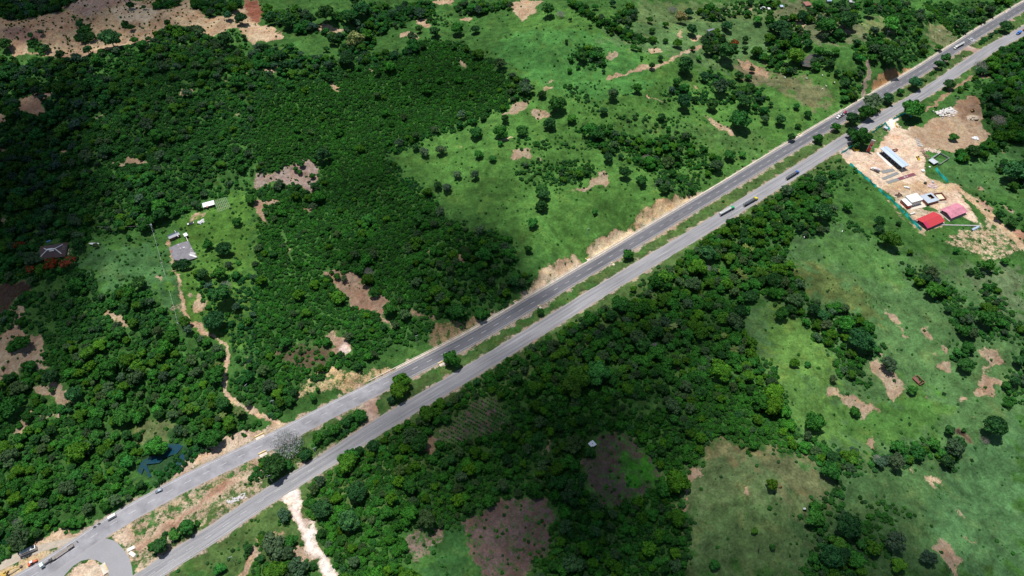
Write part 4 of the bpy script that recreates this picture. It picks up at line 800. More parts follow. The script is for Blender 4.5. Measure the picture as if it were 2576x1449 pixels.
TREES='''A1 830,290,95,b 1010,300,38,m 990,208,30,b 1265,175,32,b 1118,292,26,b 455,410,45,b 600,190,35,b 650,230,45,b 690,280,40,b 620,290,40,b 985,40,38,b 1085,55,22,b 345,360,40,b 230,270,28,b 310,245,26,g 660,380,40,b 1640,580,38,g 1700,300,75,b 1820,140,60,b 1720,120,40,b 1840,280,25,b 40,330,60,b
A2 245,155,80,b 110,140,60,b 400,150,60,b 520,110,80,b 700,140,55,b 795,70,70,b 745,10,45,b 575,305,50,b 530,370,28,b 750,310,75,c 1180,290,50,g 1350,240,50,b 1230,220,35,b 1520,215,62,m 1655,220,40,b 220,500,50,b 690,450,70,b 150,440,45,b 910,545,40,m 1080,1075,40,g 1205,1110,35,b 1270,1150,45,g 1395,1130,48,g 1680,1165,40,m 1845,1080,26,m 1785,1195,32,m 1660,995,60,m 1850,995,65,m 1550,870,40,g 1350,975,38,g 1880,900,38,b 1370,1400,40,b 1440,1420,45,g 1520,1320,40,g 1655,1325,40,g 345,1235,28,m 330,1295,26,m 300,1275,24,m 425,1330,28,m 500,1180,70,b 1840,480,55,g
A3 270,80,60,b 365,100,40,r 440,150,18,b 760,25,32,b 500,40,45,m 630,50,30,m 1210,65,38,r 1275,140,48,c 1335,100,40,b 1355,225,50,b 1040,150,30,m 1160,185,28,m 1058,225,28,m 1160,305,28,m 1250,325,42,y 920,355,32,m 965,370,22,m 1120,440,28,b 1055,500,30,b 980,435,18,m 1365,365,24,m 1410,440,26,m 1310,500,78,b 1480,380,45,b 1680,325,38,f 1620,400,80,b 1760,300,32,b 1760,370,30,b 1855,145,42,m 1620,190,50,b 1810,525,28,g 1450,580,48,b 1715,570,45,b 1785,580,35,m 1575,660,70,g 1660,625,40,b 1800,660,45,m 1750,760,65,b 1245,620,42,m 945,665,48,m 760,715,52,g 1290,780,65,b 1510,790,60,b 1720,900,92,m 1910,900,40,g 225,710,42,b 340,790,80,m 450,890,45,m 280,930,60,b 75,985,60,m 690,840,40,b 1150,760,14,b 740,955,30,m 1180,970,26,m 600,980,70,m 725,1190,45,b 820,1180,28,b 1020,1190,45,r 850,1310,55,b 975,1350,52,m 225,1430,55,m 1150,1430,50,b 1640,1170,50,m 1740,1165,32,m 410,315,18,b 530,430,50,b 620,410,45,m 690,540,18,b 590,200,18,b 500,505,22,m 435,530,26,m
A4 260,130,52,b 90,200,80,b 130,270,60,b 300,330,45,b 440,200,80,m 600,150,90,b 765,90,50,b 930,170,75,m 210,430,70,y 360,500,45,m 385,390,50,m 460,480,50,b 510,390,36,m 520,550,32,b 725,515,26,m 695,440,45,m 795,430,40,m 930,420,95,b 580,635,45,b 580,740,40,m 1290,360,30,m 1440,175,50,b 1480,235,25,b 1110,625,58,b 1000,690,35,m 910,740,55,b 740,850,65,m 640,900,65,b 790,770,85,g 510,960,42,m 380,1045,48,m 1090,820,100,m 700,1030,90,m 620,1010,45,b 660,1090,40,b 1370,635,52,b 1405,1030,40,m 175,1035,38,b 230,950,28,m 300,860,35,m 215,800,30,m 90,910,50,b 20,790,25,b 1615,490,60,r 1550,1140,60,b 1750,900,60,r 395,1360,55,b 1860,1300,100,b 1340,440,45,b 1290,490,40,b 1790,200,50,b
B1 590,400,60,b 590,330,45,g 1890,50,50,m 1785,220,42,m 1392,552,58,b 1330,570,40,b 1530,620,50,b 1660,610,60,m 1700,700,50,r 1680,780,90,b 1620,970,95,b 1800,530,26,m 1690,430,70,b 1570,400,50,m 875,780,42,m 810,770,18,m 945,830,50,m 930,890,50,b 1050,690,65,b 890,1060,62,m 160,1140,70,m 80,1180,40,m 380,1400,70,b 230,1310,50,m 1100,1060,45,m 1190,1055,50,g 1285,1090,60,m 890,240,55,m 1110,100,60,b 1200,170,70,b 510,540,60,f 400,550,62,f 230,570,50,f 310,590,50,y 150,400,45,f 170,800,40,b 1640,1190,50,g 730,20,40,m 1640,1300,35,p 1610,1340,40,y 1500,110,32,b
B2 895,755,52,m 1480,1260,75,m 1100,1430,80,y 220,1130,55,m 695,1090,42,g 610,635,32,m 665,655,30,g 1010,880,60,m 430,110,35,g 1390,150,40,g 1690,290,45,g 320,340,30,b 1880,420,45,g 1550,1020,18,m 840,600,50,r
B3 220,110,58,b 240,20,55,b 160,230,50,m 625,145,30,m 875,465,55,m 215,905,35,m 120,430,35,m 1640,505,50,y 1170,1030,36,y 1220,1010,40,p 1265,600,32,y 1265,930,28,y 1430,1075,60,y 1590,960,60,y 1720,900,60,b 1800,790,60,b 1470,460,75,b 1870,620,60,y 1755,640,40,p 1720,600,35,p 1765,410,35,p 1810,430,30,p 1680,1190,45,p 1600,1080,30,p 1580,1370,80,y 1310,1130,50,m 480,1410,100,y 650,1360,110,m 1080,1160,35,r 1480,570,30,r 1560,590,25,p 1410,760,35,y 820,860,70,m 330,1240,45,y 130,1220,35,y 580,1110,35,y 830,1340,40,y
B4 410,160,85,b 240,270,45,b 90,240,35,p 840,230,50,b 840,290,45,b 920,360,72,y 985,235,24,b 985,455,18,m 1070,455,24,y 105,920,62,m 340,890,60,b 410,930,55,b 520,870,50,m 440,1000,50,g 590,1000,80,m 690,1130,110,b 820,1190,40,m 910,1300,70,g 1235,615,60,g 1260,740,80,m 1420,440,32,m 1740,180,45,b 1845,230,50,b 1660,560,60,m 1530,600,32,b 1650,960,85,m 1480,1050,60,m 1430,1210,38,m 1490,1300,65,m 1480,800,25,m 1650,720,45,m 490,1410,35,g 300,1300,30,m 200,1290,45,y 600,110,45,m 1890,1280,50,b 1860,1430,50,b 1790,520,40,m
C1 1430,190,55,y 1600,160,40,y 920,240,90,m 1180,470,90,m 1040,390,42,m 860,395,45,m 700,300,75,m 1350,350,50,g 460,190,45,m 530,200,28,b 210,255,40,m 390,50,28,m 560,80,70,b 60,170,110,m 1410,1080,70,m 1210,1220,75,b 1310,1140,50,m 280,1130,45,b 120,1040,35,r 1680,230,35,p 1800,200,55,p 1660,1390,50,m 730,400,70,m 980,470,50,m 960,590,60,m 650,620,45,m 1090,200,45,m 1180,190,50,m 1640,320,40,m 1470,340,45,m
C2 215,420,120,R 140,620,105,b 240,610,45,m 370,540,50,b 470,410,55,m 590,340,60,m 780,240,60,m 680,290,50,m 1080,50,75,y 1020,120,40,b 430,105,30,m 465,40,20,m 880,470,60,b 760,820,90,b 500,950,85,b 700,1040,100,b 490,730,45,g 210,990,60,g 130,1220,110,g 320,1390,90,g 250,1190,60,m 1160,770,70,m 1340,1120,18,m 1265,1210,14,m 1340,1190,18,m 1340,1270,20,m 1400,1370,14,m
C3 190,410,60,m 460,20,100,y 1230,1280,50,y 1530,1360,45,m 1830,1110,28,y
C4 350,290,90,m 655,210,45,m 480,660,80,m 970,590,75,g 1370,355,48,b 1440,445,60,b 1705,330,95,b 1640,420,40,r 600,1080,110,b 960,1190,90,g 1215,1310,70,g 360,1000,90,m 470,1300,110,b 30,760,55,y 35,1230,30,b 830,560,40,r 1350,590,60,b 1250,450,60,m 1130,510,70,m 1480,350,22,m 980,1370,60,y 1090,40,45,m'''
ADJ={'b':['dark green rounded','deep green dense'],'m':['mid green leafy','fresh green spreading'],'g':['grey-green hazy'],'y':['yellow-green bushy'],'f':['red-flowering'],'c':['cream-flowering'],'r':['leafless grey'],'R':['great bleached leafless'],'p':['feathery']}
titems=[]; pitems=[]; TPOS=[]
src={}
def add_tree(x,y,rad,kind,u,v,k=0):
    z=float(hz(x,y)); rz=random.uniform(0,2*PI); nm={'p':'palm_tree','r':'bare_tree','R':'bare_tree','f':'flame_tree'}.get(kind,'tree')
    root=empty(nm,(x,y,z-.1),rz); sz='large' if rad>6.5 else 'medium' if rad>3.8 else 'small'
    if kind=='p':
        c=link('fronds',PALM,root); c.scale=(rad,)*3; c.location=(0,0,rad*1.5); t=link('trunk',PT,root); t.scale=(rad,)*3
    elif kind in 'rR':
        c=link('branches',BARE[0 if kind=='R' else random.randint(0,1)],root); s=rad*(.95 if kind=='R' else .85); c.scale=(s,s,s)
        tw=link('twigs',TWR if kind=='R' else TWC[random.randint(0,1)],root); tw.scale=(rad,rad,rad*.9); tw.location=(0,0,rad*.25); tw.color=(.88,.76,.60,1) if kind=='R' else (.52,.44,.37,1)
    else:
        me=random.choice(CR[kind]); c=link('crown',me,root); s=random.uniform(.9,1.05); c.scale=(rad*s,rad/s,rad*random.uniform(.85,1.1)); c.location=(0,0,rad*.1); q=random.uniform(.8,1.3); c.color=(q*random.uniform(.85,1.2),q,q*random.uniform(.8,1.2),1)
        t=link('trunk',random.choice(TR),root); t.scale=(rad*.9,rad*.9,rad*.95); src.setdefault(me.name,c)
    root['category']='palm' if kind=='p' else 'tree'; root['group']={'p':'palms among the trees','r':'leafless trees','R':'leafless trees','f':'red-flowering trees'}.get(kind,'trees in the landscape')
    (pitems if kind=='p' else titems).append((root,u,v,sz,ADJ[kind][0])); TPOS.append((x,y,rad))
    return root
BIG=None
for ln in TREES.split('\n'):
    tk=ln.split(); t=tk[0]
    for q in tk[1:]:
        a_,b_,r_,kd=q.split(','); u,v=tp(t,float(a_),float(b_)); 
        g=unp([(u,v)])[0]; dep=math.hypot(g[1]*cP+(CAM_H-g[2])*sP,0); rad=float(r_)/3*dep/FPX
        rad=max(rad,1.2)*(1.0 if kd=='R' else .90)
        hc=rad*(1.5 if kd=='p' else 1.15 if kd=='R' else .9)
        g=unp([(u,v)],hc)[0]; o=add_tree(float(g[0]),float(g[1]),rad,kd,u,v)
TP=np.array(TPOS)
print('listed trees',len(TP))
# ---------------------------------------------------------------- stuff scatter
def free(x,y,rad,k=.75):
    """drop points inside listed crowns, roofs and vehicles"""
    ok=np.ones(len(x),bool)
    for tx,ty,tr in np.vstack([TP,KEEP]): ok&=((x-tx)**2+(y-ty)**2)>(tr*k+rad*.3)**2
    return ok
KEEP=[]
for u,v,r in [(135,630,17),(112,640,12),(160,630,12),(455,635,16),(435,592,10),(465,655,8),(470,600,8),(523,513,9),(565,512,10),(235,614,6),(1490,1115,7),(475,562,5),(507,558,4),(2310,510,22),(2290,505,14),(2345,497,16),(2350,555,22),(2400,530,22),(2450,574,7),
          (2345,400,20),(1790,80,5),(1932+200,0,5),(640,1097,7),(160,1300,5),(700,1100,20)]:
    x,y=at((u,v))[:2]; KEEP.append((x,y,r))
KEEP=np.array(KEEP)
def scatter(dens,step,seed,rmin,rmax,pw=1.0):
    r=np.random.default_rng(seed); xs=np.arange(-760,760,step); ys=np.arange(112,880,step); X,Y=np.meshgrid(xs,ys); X=(X+r.uniform(-.48,.48,X.shape)*step).ravel(); Y=(Y+r.uniform(-.48,.48,Y.shape)*step).ravel()
    z=hz(X,Y); u,v=proj(X,Y,z); inside=(u>-60)&(u<2636)&(v>-50)&(v<1500)
    X,Y=X[inside],Y[inside]; a1=fnoise(X,Y,24,91,3)*2.6; a2=fnoise(X,Y,24,92,3)*2.6; d=np.minimum(sample(dens,X+a1,Y+a2),sample(dens,X,Y)+.35)*(sample(dens,X,Y)>.004); cl=.5+.5*np.clip(fnoise(X,Y,30,seed+1,2)*.5,-1,1)
    k=r.uniform(0,1,len(X))<np.where(d>.9,d,d*(.45+1.1*cl)); X,Y,d=X[k],Y[k],d[k]
    R_=rmin+(rmax-rmin)*r.beta(1.4,2.9,len(X))
    if rmax>3: R_=np.where(r.uniform(0,1,len(X))<.05,r.uniform(5,7.5,len(X)),R_)
    if rmax<3: R_=R_*np.where(d<.3,.62,np.where(d>.85,1.12,1.0))
    return X,Y,R_
tx_,ty_,tr_=scatter(wood,4.7,101,1.9,5.8); k=free(tx_,ty_,tr_); tx_,ty_,tr_=tx_[k],ty_[k],tr_[k]
qx,qy,qr=scatter(scrub,2.7,202,1.0,2.7); k=free(qx,qy,qr); qx,qy,qr=qx[k],qy[k],qr[k]
wd=sample(wood,qx,qy); k=(wd<.6)|(rng.uniform(0,1,len(qx))<.75); qx,qy,qr=qx[k],qy[k],qr[k]
# fill the individual trees up to 300 with the ones nearest the camera in the woods
nfill=max(0,300-sum(1 for t in titems))
if nfill:
    u,v=proj(tx_,ty_,hz(tx_,ty_)+tr_); dep=np.sqrt(tx_**2+ty_**2+CAM_H**2); o=np.argsort(-(tr_/dep)*((u>10)&(u<2560)&(v>10)&(v<1440)))[:nfill]; sel=np.zeros(len(tx_),bool); sel[o]=True
    for i in o: add_tree(float(tx_[i]),float(ty_[i]),float(tr_[i]),random.choice('bbmmmy'),float(u[i]),float(v[i]))
    tx_,ty_,tr_=tx_[~sel],ty_[~sel],tr_[~sel]
# individual shrubs: the 300 standing clear that show largest
u,v=proj(qx,qy,hz(qx,qy)); dep=np.sqrt(qx**2+qy**2+CAM_H**2); sd=sample(scrub,qx,qy); sc_=(qr/dep)*((u>8)&(u<2568)&(v>8)&(v<1441))*np.where(sd<.3,1.6,1.0); o=np.argsort(-sc_)[:300]; sel=np.zeros(len(qx),bool); sel[o]=True; sitems=[]
for i in o:
    kd='d' if random.random()<.3 else 's'; me=random.choice(CR[kd]); c=link('shrub',me,None,(float(qx[i]),float(qy[i]),float(hz(qx[i],qy[i])))); c.scale=(qr[i],qr[i],qr[i]*1.05); c.rotation_euler=(0,0,random.uniform(0,6.28)); q=random.uniform(.8,1.3); c.color=(q,q,q*.9,1)
    c['category']='shrub'; c['group']='shrubs in the landscape'; src.setdefault(me.name,c); sitems.append((c,float(u[i]),float(v[i]),'large' if qr[i]>2.2 else 'medium' if qr[i]>1.6 else 'small','dark green' if kd=='d' else 'bright green'))
qx,qy,qr=qx[~sel],qy[~sel],qr[~sel]
label_all(titems,'tree'); label_all(pitems,'palm'); label_all(sitems,'shrub')
print('woodland',len(tx_),'scrub',len(qx))
def gn_scatter(name,P,scl,tint,objs,vi,label,cat):
    me=bpy.data.meshes.new(name); me.vertices.add(len(P)); me.vertices.foreach_set('co',np.asarray(P,np.float32).ravel()); n=len(P)
    a=me.attributes.new('scl','FLOAT','POINT'); a.data.foreach_set('value',np.asarray(scl,np.float32))
    a=me.attributes.new('rotz','FLOAT','POINT'); a.data.foreach_set('value',rng.uniform(0,6.28,n).astype(np.float32))
    a=me.attributes.new('vi','INT','POINT'); a.data.foreach_set('value',np.asarray(vi,np.int32))
    a=me.attributes.new('tint','FLOAT_COLOR','POINT'); a.data.foreach_set('color',np.concatenate([tint,np.ones((n,1))],1).astype(np.float32).ravel())
    o=link(name,me); ng=bpy.data.node_groups.new(name,'GeometryNodeTree'); ng.interface.new_socket('Geometry',in_out='INPUT',socket_type='NodeSocketGeometry'); ng.interface.new_socket('Geometry',in_out='OUTPUT',socket_type='NodeSocketGeometry')
    nd=ng.nodes; gi_=nd.new('NodeGroupInput'); go=nd.new('NodeGroupOutput'); iop=nd.new('GeometryNodeInstanceOnPoints'); jg=nd.new('GeometryNodeJoinGeometry')
    for ob in objs:
        oi=nd.new('GeometryNodeObjectInfo'); oi.inputs['Object'].default_value=ob; oi.inputs['As Instance'].default_value=True; oi.transform_space='ORIGINAL'; ng.links.new(oi.outputs['Geometry'],jg.inputs[0])
    def na(nm,ty):
        q=nd.new('GeometryNodeInputNamedAttribute'); q.data_type=ty; q.inputs[0].default_value=nm; return q.outputs[0]
    ng.links.new(gi_.outputs[0],iop.inputs['Points']); ng.links.new(jg.outputs[0],iop.inputs['Instance']); iop.inputs['Pick Instance'].default_value=True; ng.links.new(na('vi','INT'),iop.inputs['Instance Index'])
    cx=nd.new('ShaderNodeCombineXYZ'); ng.links.new(na('rotz','FLOAT'),cx.inputs[2]); ng.links.new(cx.outputs[0],iop.inputs['Rotation']); ng.links.new(na('scl','FLOAT'),iop.inputs['Scale']); ng.links.new(iop.outputs[0],go.inputs[0])
    md=o.modifiers.new('scatter','NODES'); md.node_group=ng; tag(o,label,cat,kind='stuff'); return o
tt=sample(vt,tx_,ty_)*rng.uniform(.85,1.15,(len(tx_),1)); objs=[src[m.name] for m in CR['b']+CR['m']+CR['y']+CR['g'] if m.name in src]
bl=[i for i,o_ in enumerate(objs) if 'dark' in o_.data.name]; ml=[i for i,o_ in enumerate(objs) if 'green' in o_.data.name]; yl=[i for i,o_ in enumerate(objs) if 'yellow' in o_.data.name or 'grey' in o_.data.name]
p_=rng.uniform(0,1,len(tx_)); vi=np.where(p_<.42,rng.choice(bl,len(tx_)),np.where(p_<.90,rng.choice(ml,len(tx_)),rng.choice(yl,len(tx_))))
gn_scatter('woodland',np.stack([tx_,ty_,hz(tx_,ty_)+tr_*.05],1),tr_,tt,objs,vi,'continuous woodland canopy covering the slopes on both sides of the roads','woodland')
tt=sample(vt,qx,qy)*rng.uniform(.85,1.15,(len(qx),1)); objs=[src[m.name] for m in CR['s']+CR['d'] if m.name in src]; dl=[i for i,o_ in enumerate(objs) if 'dark' in o_.data.name]; sl_=[i for i in range(len(objs)) if i not in dl]
p_=rng.uniform(0,1,len(qx)); vi=np.where(p_<.3,rng.choice(dl,len(qx)),rng.choice(sl_,len(qx)))
gn_scatter('scrub',np.stack([qx,qy,hz(qx,qy)],1),qr,tt,objs,vi,'dense low green scrub filling the fields between the trees','scrub')
# low weeds and tussocks over the pastures
wx=rng.uniform(-760,760,150000); wy=rng.uniform(112,880,150000); wz=hz(wx,wy); u,v=proj(wx,wy,wz)
cl_=fnoise(wx,wy,22,61,3); sw=sample(scrub,wx,wy); so=sample(soil,wx,wy); k=(u>-30)&(u<2606)&(v>-30)&(v<1480)&(rng.uniform(0,1,len(wx))<np.clip(.02+.42*cl_,.008,.7))&(sw>.008)&(sw<.7)&((so<.62)|(rng.uniform(0,1,len(wx))<.35))
wx,wy,wz=wx[k],wy[k],wz[k]; wr=.22+.70*rng.beta(1.1,3.8,len(wx)); k=free(wx,wy,wr,.8); wx,wy,wz,wr=wx[k],wy[k],wz[k],wr[k]; print('weeds',len(wx))
gn_scatter('weeds',np.stack([wx,wy,wz],1),wr,np.ones((len(wx),3))*rng.uniform(1.0,1.7,(len(wx),1)),objs,rng.integers(0,len(objs),len(wx)),'low weeds and tussocks dotting the pastures','weeds')
# crops in rows
def crop(poly,dx,dy,ang,name,label,tint,s0=.5):
    W2=unp(poly)[:,:2]; c=W2.mean(0); P=[]
    for i in range(-80,81):
        for j in range(-80,81):
            a=i*dx+random.uniform(-.2,.2); b=j*dy+random.uniform(-.1,.1); P.append((c[0]+a*math.cos(ang)-b*math.sin(ang),c[1]+a*math.sin(ang)+b*math.cos(ang)))
    P=np.array(P); ins=np.zeros(len(P),bool); n=len(W2)
    for k in range(n):
        xa,ya=W2[k]; xb,yb=W2[(k+1)%n]
        if ya!=yb: ins^=((ya>P[:,1])!=(yb>P[:,1]))&(P[:,0]<(xb-xa)*(P[:,1]-ya)/(yb-ya)+xa)
    P=P[ins]; P=P[rng.uniform(0,1,len(P))<.85]; n=len(P)
    gn_scatter(name,np.stack([P[:,0],P[:,1],hz(P[:,0],P[:,1])],1),rng.uniform(.7,1.25,n)*s0,np.tile(tint,(n,1))*rng.uniform(.8,1.2,(n,1)),objs[:3],rng.integers(0,3,n),label,'crop')
crop(pts('C2','1340,400 1450,290 1560,200 1620,120 1800,90 1850,180 1932,240 1800,380 1600,430 1500,470 1380,450'),1.6,2.6,R(-28),'crop_rows','rows of small blue-green crop plants in the dark field beside the lower road',(.9,1.05,1.4),.62)
crop(pts('C1','150,930 230,900 290,960 290,1030 220,1040 160,980'),2.6,2.6,R(20),'vegetable_plot','dark blue-green bushy crop plants in a small clearing above the bare tree',(.45,.75,1.3),1.0)
crop(pts('C1','-60,1120 60,1100 140,1160 140,1200 0,1230 -60,1230'),2.4,2.4,R(10),'vegetable_plot','dark blue-green crop plants massed at the left edge of the picture',(.45,.75,1.3),1.3)
# ---------------------------------------------------------------- object kit
def Mc(name,col,rough=.5,metal=0,var=.10,scale=1.2,spec=.4): return M(name,col,rough,metal,var,scale,spec)
WHT=Mc('white paint',(.78,.78,.76)); TYR=Mc('tyre rubber',(.02,.02,.022),.9); GLS=Mc('dark glass',(.02,.03,.04),.12,0,.05,1,.6); STL=Mc('brushed steel tank',(.42,.44,.47),.35,.7); DKM=Mc('dark chassis steel',(.045,.045,.05),.6,.2)
CON=Mc('grey concrete',(.36,.35,.34),.9,0,.2,.4); SLT=Mc('light sheet metal',(.55,.62,.72),.45,.2,.1,.6); YEL=Mc('yellow machine paint',(.72,.50,.03)); RDP=Mc('red paint',(.55,.035,.03)); RDM=Mc('red machine paint',(.60,.10,.04))
def cen2(a,b,up):
    A=at(a,up);B=at(b,up); c=(A+B)/2; c.z=float(hz(c.x,c.y)); d=A-B; return c,math.atan2(d.y,d.x),math.hypot(d.x,d.y)
def quad(ps,h):
    P=[at(p,h) for p in ps]; c=sum(P,Vector())/4; e=((P[1]-P[0])+(P[2]-P[3]))/2; f=((P[3]-P[0])+(P[2]-P[1]))/2
    z=float(hz(c.x,c.y)); return Vector((c.x,c.y,z)),math.atan2(e.y,e.x),math.hypot(e.x,e.y),math.hypot(f.x,f.y)
def wheel(parent,x,y,r=.52,w=.35):
    o=MB().tube((0,-w/2,0),(0,w/2,0),r,r,12).build('wheel',TYR,parent); o.location=(x,y,r)
    MB().tube((0,-w/2-.02,0),(0,w/2+.02,0),r*.5,r*.5,8).build('rim',STL,o); return o
def truck_cab(root,x,col,hood=True,w=2.45):
    """front of the cab at x"""
    if hood: prof=[(x-3.6,.7),(x,.7),(x-.05,1.5),(x-1.35,1.75),(x-1.75,2.75),(x-3.5,3.0),(x-3.6,2.9)]
    else: prof=[(x-2.2,.6),(x,.6),(x+.02,1.7),(x-.25,2.9),(x-2.1,3.0),(x-2.2,2.9)]
    cab=MB().prism(prof,-w/2,w/2).build('cab',col,root,bevel=.12)
    if hood: MB().prism([(x-1.31,1.80),(x-1.40,1.82),(x-1.78,2.70),(x-1.69,2.68)],-w/2+.18,w/2-.18).build('windscreen',GLS,cab)
    else: MB().prism([(x+.04,1.75),(x-.02,1.75),(x-.24,2.75),(x-.18,2.75)],-w/2+.15,w/2-.15).build('windscreen',GLS,cab)
    for s in (-1,1): MB().box((x-2.3 if hood else x-1,s*(w/2+.01),2.2),(.9,.04,.6)).build('side_window',GLS,cab)
    MB().box((x+.08,0,.75),(.18,w,.35)).build('bumper',STL,root); return cab
def tanker(a,b,cabm,tankm,label,L=18.4,ribs=True,group='tank trucks on the roads'):
    c,rz,_=cen2(a,b,1.8); root=empty('tank_truck',(c.x,c.y,c.z+.06),rz); tag(root,label,'tank truck',group); x=L/2
    truck_cab(root,x,cabm); MB().box((-.3,0,.95),(L-2,.9,.3)).build('chassis',DKM,root)
    x0,x1=-L/2+.5,x-4.1; mb=MB(); pr=[(x0,.25),(x0+.12,.75),(x0+.5,1),(x1-.5,1),(x1-.12,.75),(x1,.25)]
    for (p,q),(p2,q2) in zip(pr[:-1],pr[1:]): mb.tube((p,0,2.35),(p2,0,2.35),1.18*q,1.18*q2,18)
    tk=mb.build('tank',tankm,root)
    if ribs:
        for i in range(6):
            xx=x0+.8+(x1-x0-1.6)*i/5; MB().tube((xx-.06,0,2.35),(xx+.06,0,2.35),1.24,1.24,18).build('rib',DKM if tankm is not WHT else STL,tk)
    MB().box(((x0+x1)/2,0,3.52),(x1-x0-2,.55,.08)).build('catwalk',DKM if ribs else STL,tk)
    for i in range(3): MB().tube(((x0+x1)/2+(i-1)*3,0,3.5),((x0+x1)/2+(i-1)*3,0,3.72),.28,.28,10).build('manhole',STL,tk)
    MB().box((x0-.15,0,.8),(.2,2.4,.35)).build('rear_bumper',WHT,root)
    for xx in (x-1.0,x-3.6,x-4.8,x0+1,x0+2.2,x0+3.4):
        for s in (-1,1): wheel(root,xx,s*1.05)
    return root
# ---- trucks
tanker(Z5(585,1120),Z5(225,1320),Mc('green cab paint',(.02,.42,.16)),WHT,'tank truck with green cab and plain white tank, behind the yellow one',ribs=False)
tanker(Z5(1150,900),Z5(800,1095),Mc('yellow cab paint',(.75,.62,.03)),STL,'tank truck with yellow cab and banded steel tank')
tanker(Z5(2155,255),Z5(1825,455),Mc('blue cab paint',(.03,.14,.50)),STL,'tank truck with blue cab and steel tank, ahead of the yellow one')
tanker(Z4(705,800),Z4(950,665),WHT,WHT,'all-white tank truck near the overhead white sign gantry',ribs=False)
def truck_flat(a,b,label,L,cabm,name='flatbed_truck',cat='truck',hood=True):
    c,rz,_=cen2(a,b,1.4); root=empty(name,(c.x,c.y,c.z+.06),rz); tag(root,label,cat); x=L/2; truck_cab(root,x,cabm,hood)
    MB().box((-.3,0,.95),(L-2,.9,.3)).build('chassis',DKM,root); MB().box((-2,0,1.3),(L-5,2.5,.2)).build('deck',CON,root)
    for xx in (x-1.1,x-4.2,x-5.4,-x+1,-x+2.2):
        for s in (-1,1): wheel(root,xx,s*1.05)
    return root
t=truck_flat(Z8(245,585),Z8(575,370),'white-cabbed flatbed truck loaded with a silver tank on the upper road',17.5,WHT)
def onbed(t,x,name): return empty(name,t.matrix_basis@Vector((x,0,1.36)),t.rotation_euler.z)
l=onbed(t,1.5,'water_tank'); tag(l,'silver ribbed tank riding on the white-cabbed flatbed truck','tank'); MB().tube((-2,0,.95),(2,0,.95),.95,.95,16).build('tank_body',STL,l,True); MB().box((0,0,.15),(3.4,1.6,.3)).build('cradle',DKM,l)
l=onbed(t,-4.9,'tractor'); tag(l,'crimson tractor tied to the tail of the flatbed truck','tractor'); MB().prism([(-1.7,.5),(1.7,.5),(1.7,1.3),(.2,1.4),(0,2.3),(-1.5,2.3),(-1.7,1.2)],-.75,.75).build('body',Mc('crimson paint',(.45,.02,.09)),l,bevel=.1); [wheel(l,xx,s*.9,.6,.3) for xx in (-1,1.1) for s in (-1,1)]
# low loader near the loop
c,rz,_=cen2(Z3(955,1235),Z3(1745,700),1.2); r_=empty('low_loader',(c.x,c.y,c.z+.06),rz); tag(r_,'white-cabbed articulated truck with long empty low trailer beside the loop','truck'); x=10
truck_cab(r_,x,Mc('aqua white paint',(.70,.82,.80)),False); MB().box((5.2,0,.95),(6.6,.9,.35)).build('chassis',DKM,r_); MB().box((3.6,0,1.25),(1.4,1.4,.25)).build('fifth_wheel',DKM,r_)
MB().prism([(2.8,1.2),(1.4,1.2),(.9,.75),(-6.3,.75),(-6.6,1.05),(-9.8,1.05),(-9.8,1.2),(-6.5,1.2),(-6.2,.92),(1.0,.92),(1.5,1.4),(2.8,1.4)],-1.3,1.3).build('trailer_deck',Mc('worn deck planks',(.27,.24,.22),.9,0,.3,1.2),r_)
for i in range(12): MB().box((.4-i*.52,0,.94),(.26,.32,.03)).build('deck_slot',DKM,r_)
for s in (-1,1): MB().box((-8.1,s*1.12,1.26),(3.1,.35,.12)).build('mudguard',DKM,r_)
for xx in (x-1,4.6,3.3,-7.2,-8.3,-9.3):
    for s in (-1,1): wheel(r_,xx,s*1.05)
# coach
def bus(a,b,label,L,w,h,name,cat):
    c,rz,_=cen2(a,b,h*.8); root=empty(name,(c.x,c.y,c.z+.05),rz); tag(root,label,cat); x=L/2
    body=MB().prism([(-x,.4),(x-.1,.4),(x,1.0),(x-.15,h*.55),(x-.8,h-.1),(x-1.3,h),(-x+.2,h),(-x,h-.2)],-w/2,w/2).build('body',WHT,root,bevel=.14)
    MB().prism([(x-.08,h*.5),(x-.16,h*.5),(x-.8,h-.2),(x-.72,h-.2)],-w/2+.15,w/2-.15).build('windscreen',GLS,body)
    for s in (-1,1): MB().box((-.3,s*(w/2+.01),h*.66),(L-2.6,.04,h*.22)).build('window_band',GLS,body)
    MB().box((-x-.01,0,h*.68),(.05,w-.4,h*.3)).build('rear_window',GLS,body)
    for xx in (x-1.4,-x+1.5):
        for s in (-1,1): wheel(root,xx,s*(w/2-.18),.42,.28)
    return root
bs=bus(Z3(440,925),Z3(845,755),'white coach with black rear parked on the gravel service road',9.6,2.4,3.1,'coach','coach')
MB().box((-3.6,0,3.13),(1.5,1.7,.12)).build('roof_hatch',GLS,bs); MB().box((-1.2,0,3.13),(1.0,1.2,.16)).build('air_conditioner',WHT,bs)
vn=bus(tp('C1',803,1020),tp('C1',870,982),'white van driving on the upper road above the gravel shoulder',5.6,1.95,2.3,'van','van')
def car(a,b,label,m1,m2,name='car',cat='car',L=4.5):
    c,rz,_=cen2(a,b,.7); root=empty(name,(c.x,c.y,c.z+.06),rz); tag(root,label,cat); x=L/2
    body=MB().prism([(-x,.35),(x,.35),(x,.8),(x-.2,.95),(x-1.2,1.0),(-x+.1,1.05),(-x,.9)],-.88,.88).build('body',m1,root,bevel=.1)
    MB().prism([(x-1.15,1.0),(x-1.8,1.5),(-x+.9,1.52),(-x+.35,1.05)],-.76,.76).build('cabin',m2,root,bevel=.1)
    for xx in (x-.8,-x+.8):
        for s in (-1,1): wheel(root,xx,s*.8,.33,.22)
    return root
SLV=Mc('silver blue paint',(.30,.36,.42),.4,.3)
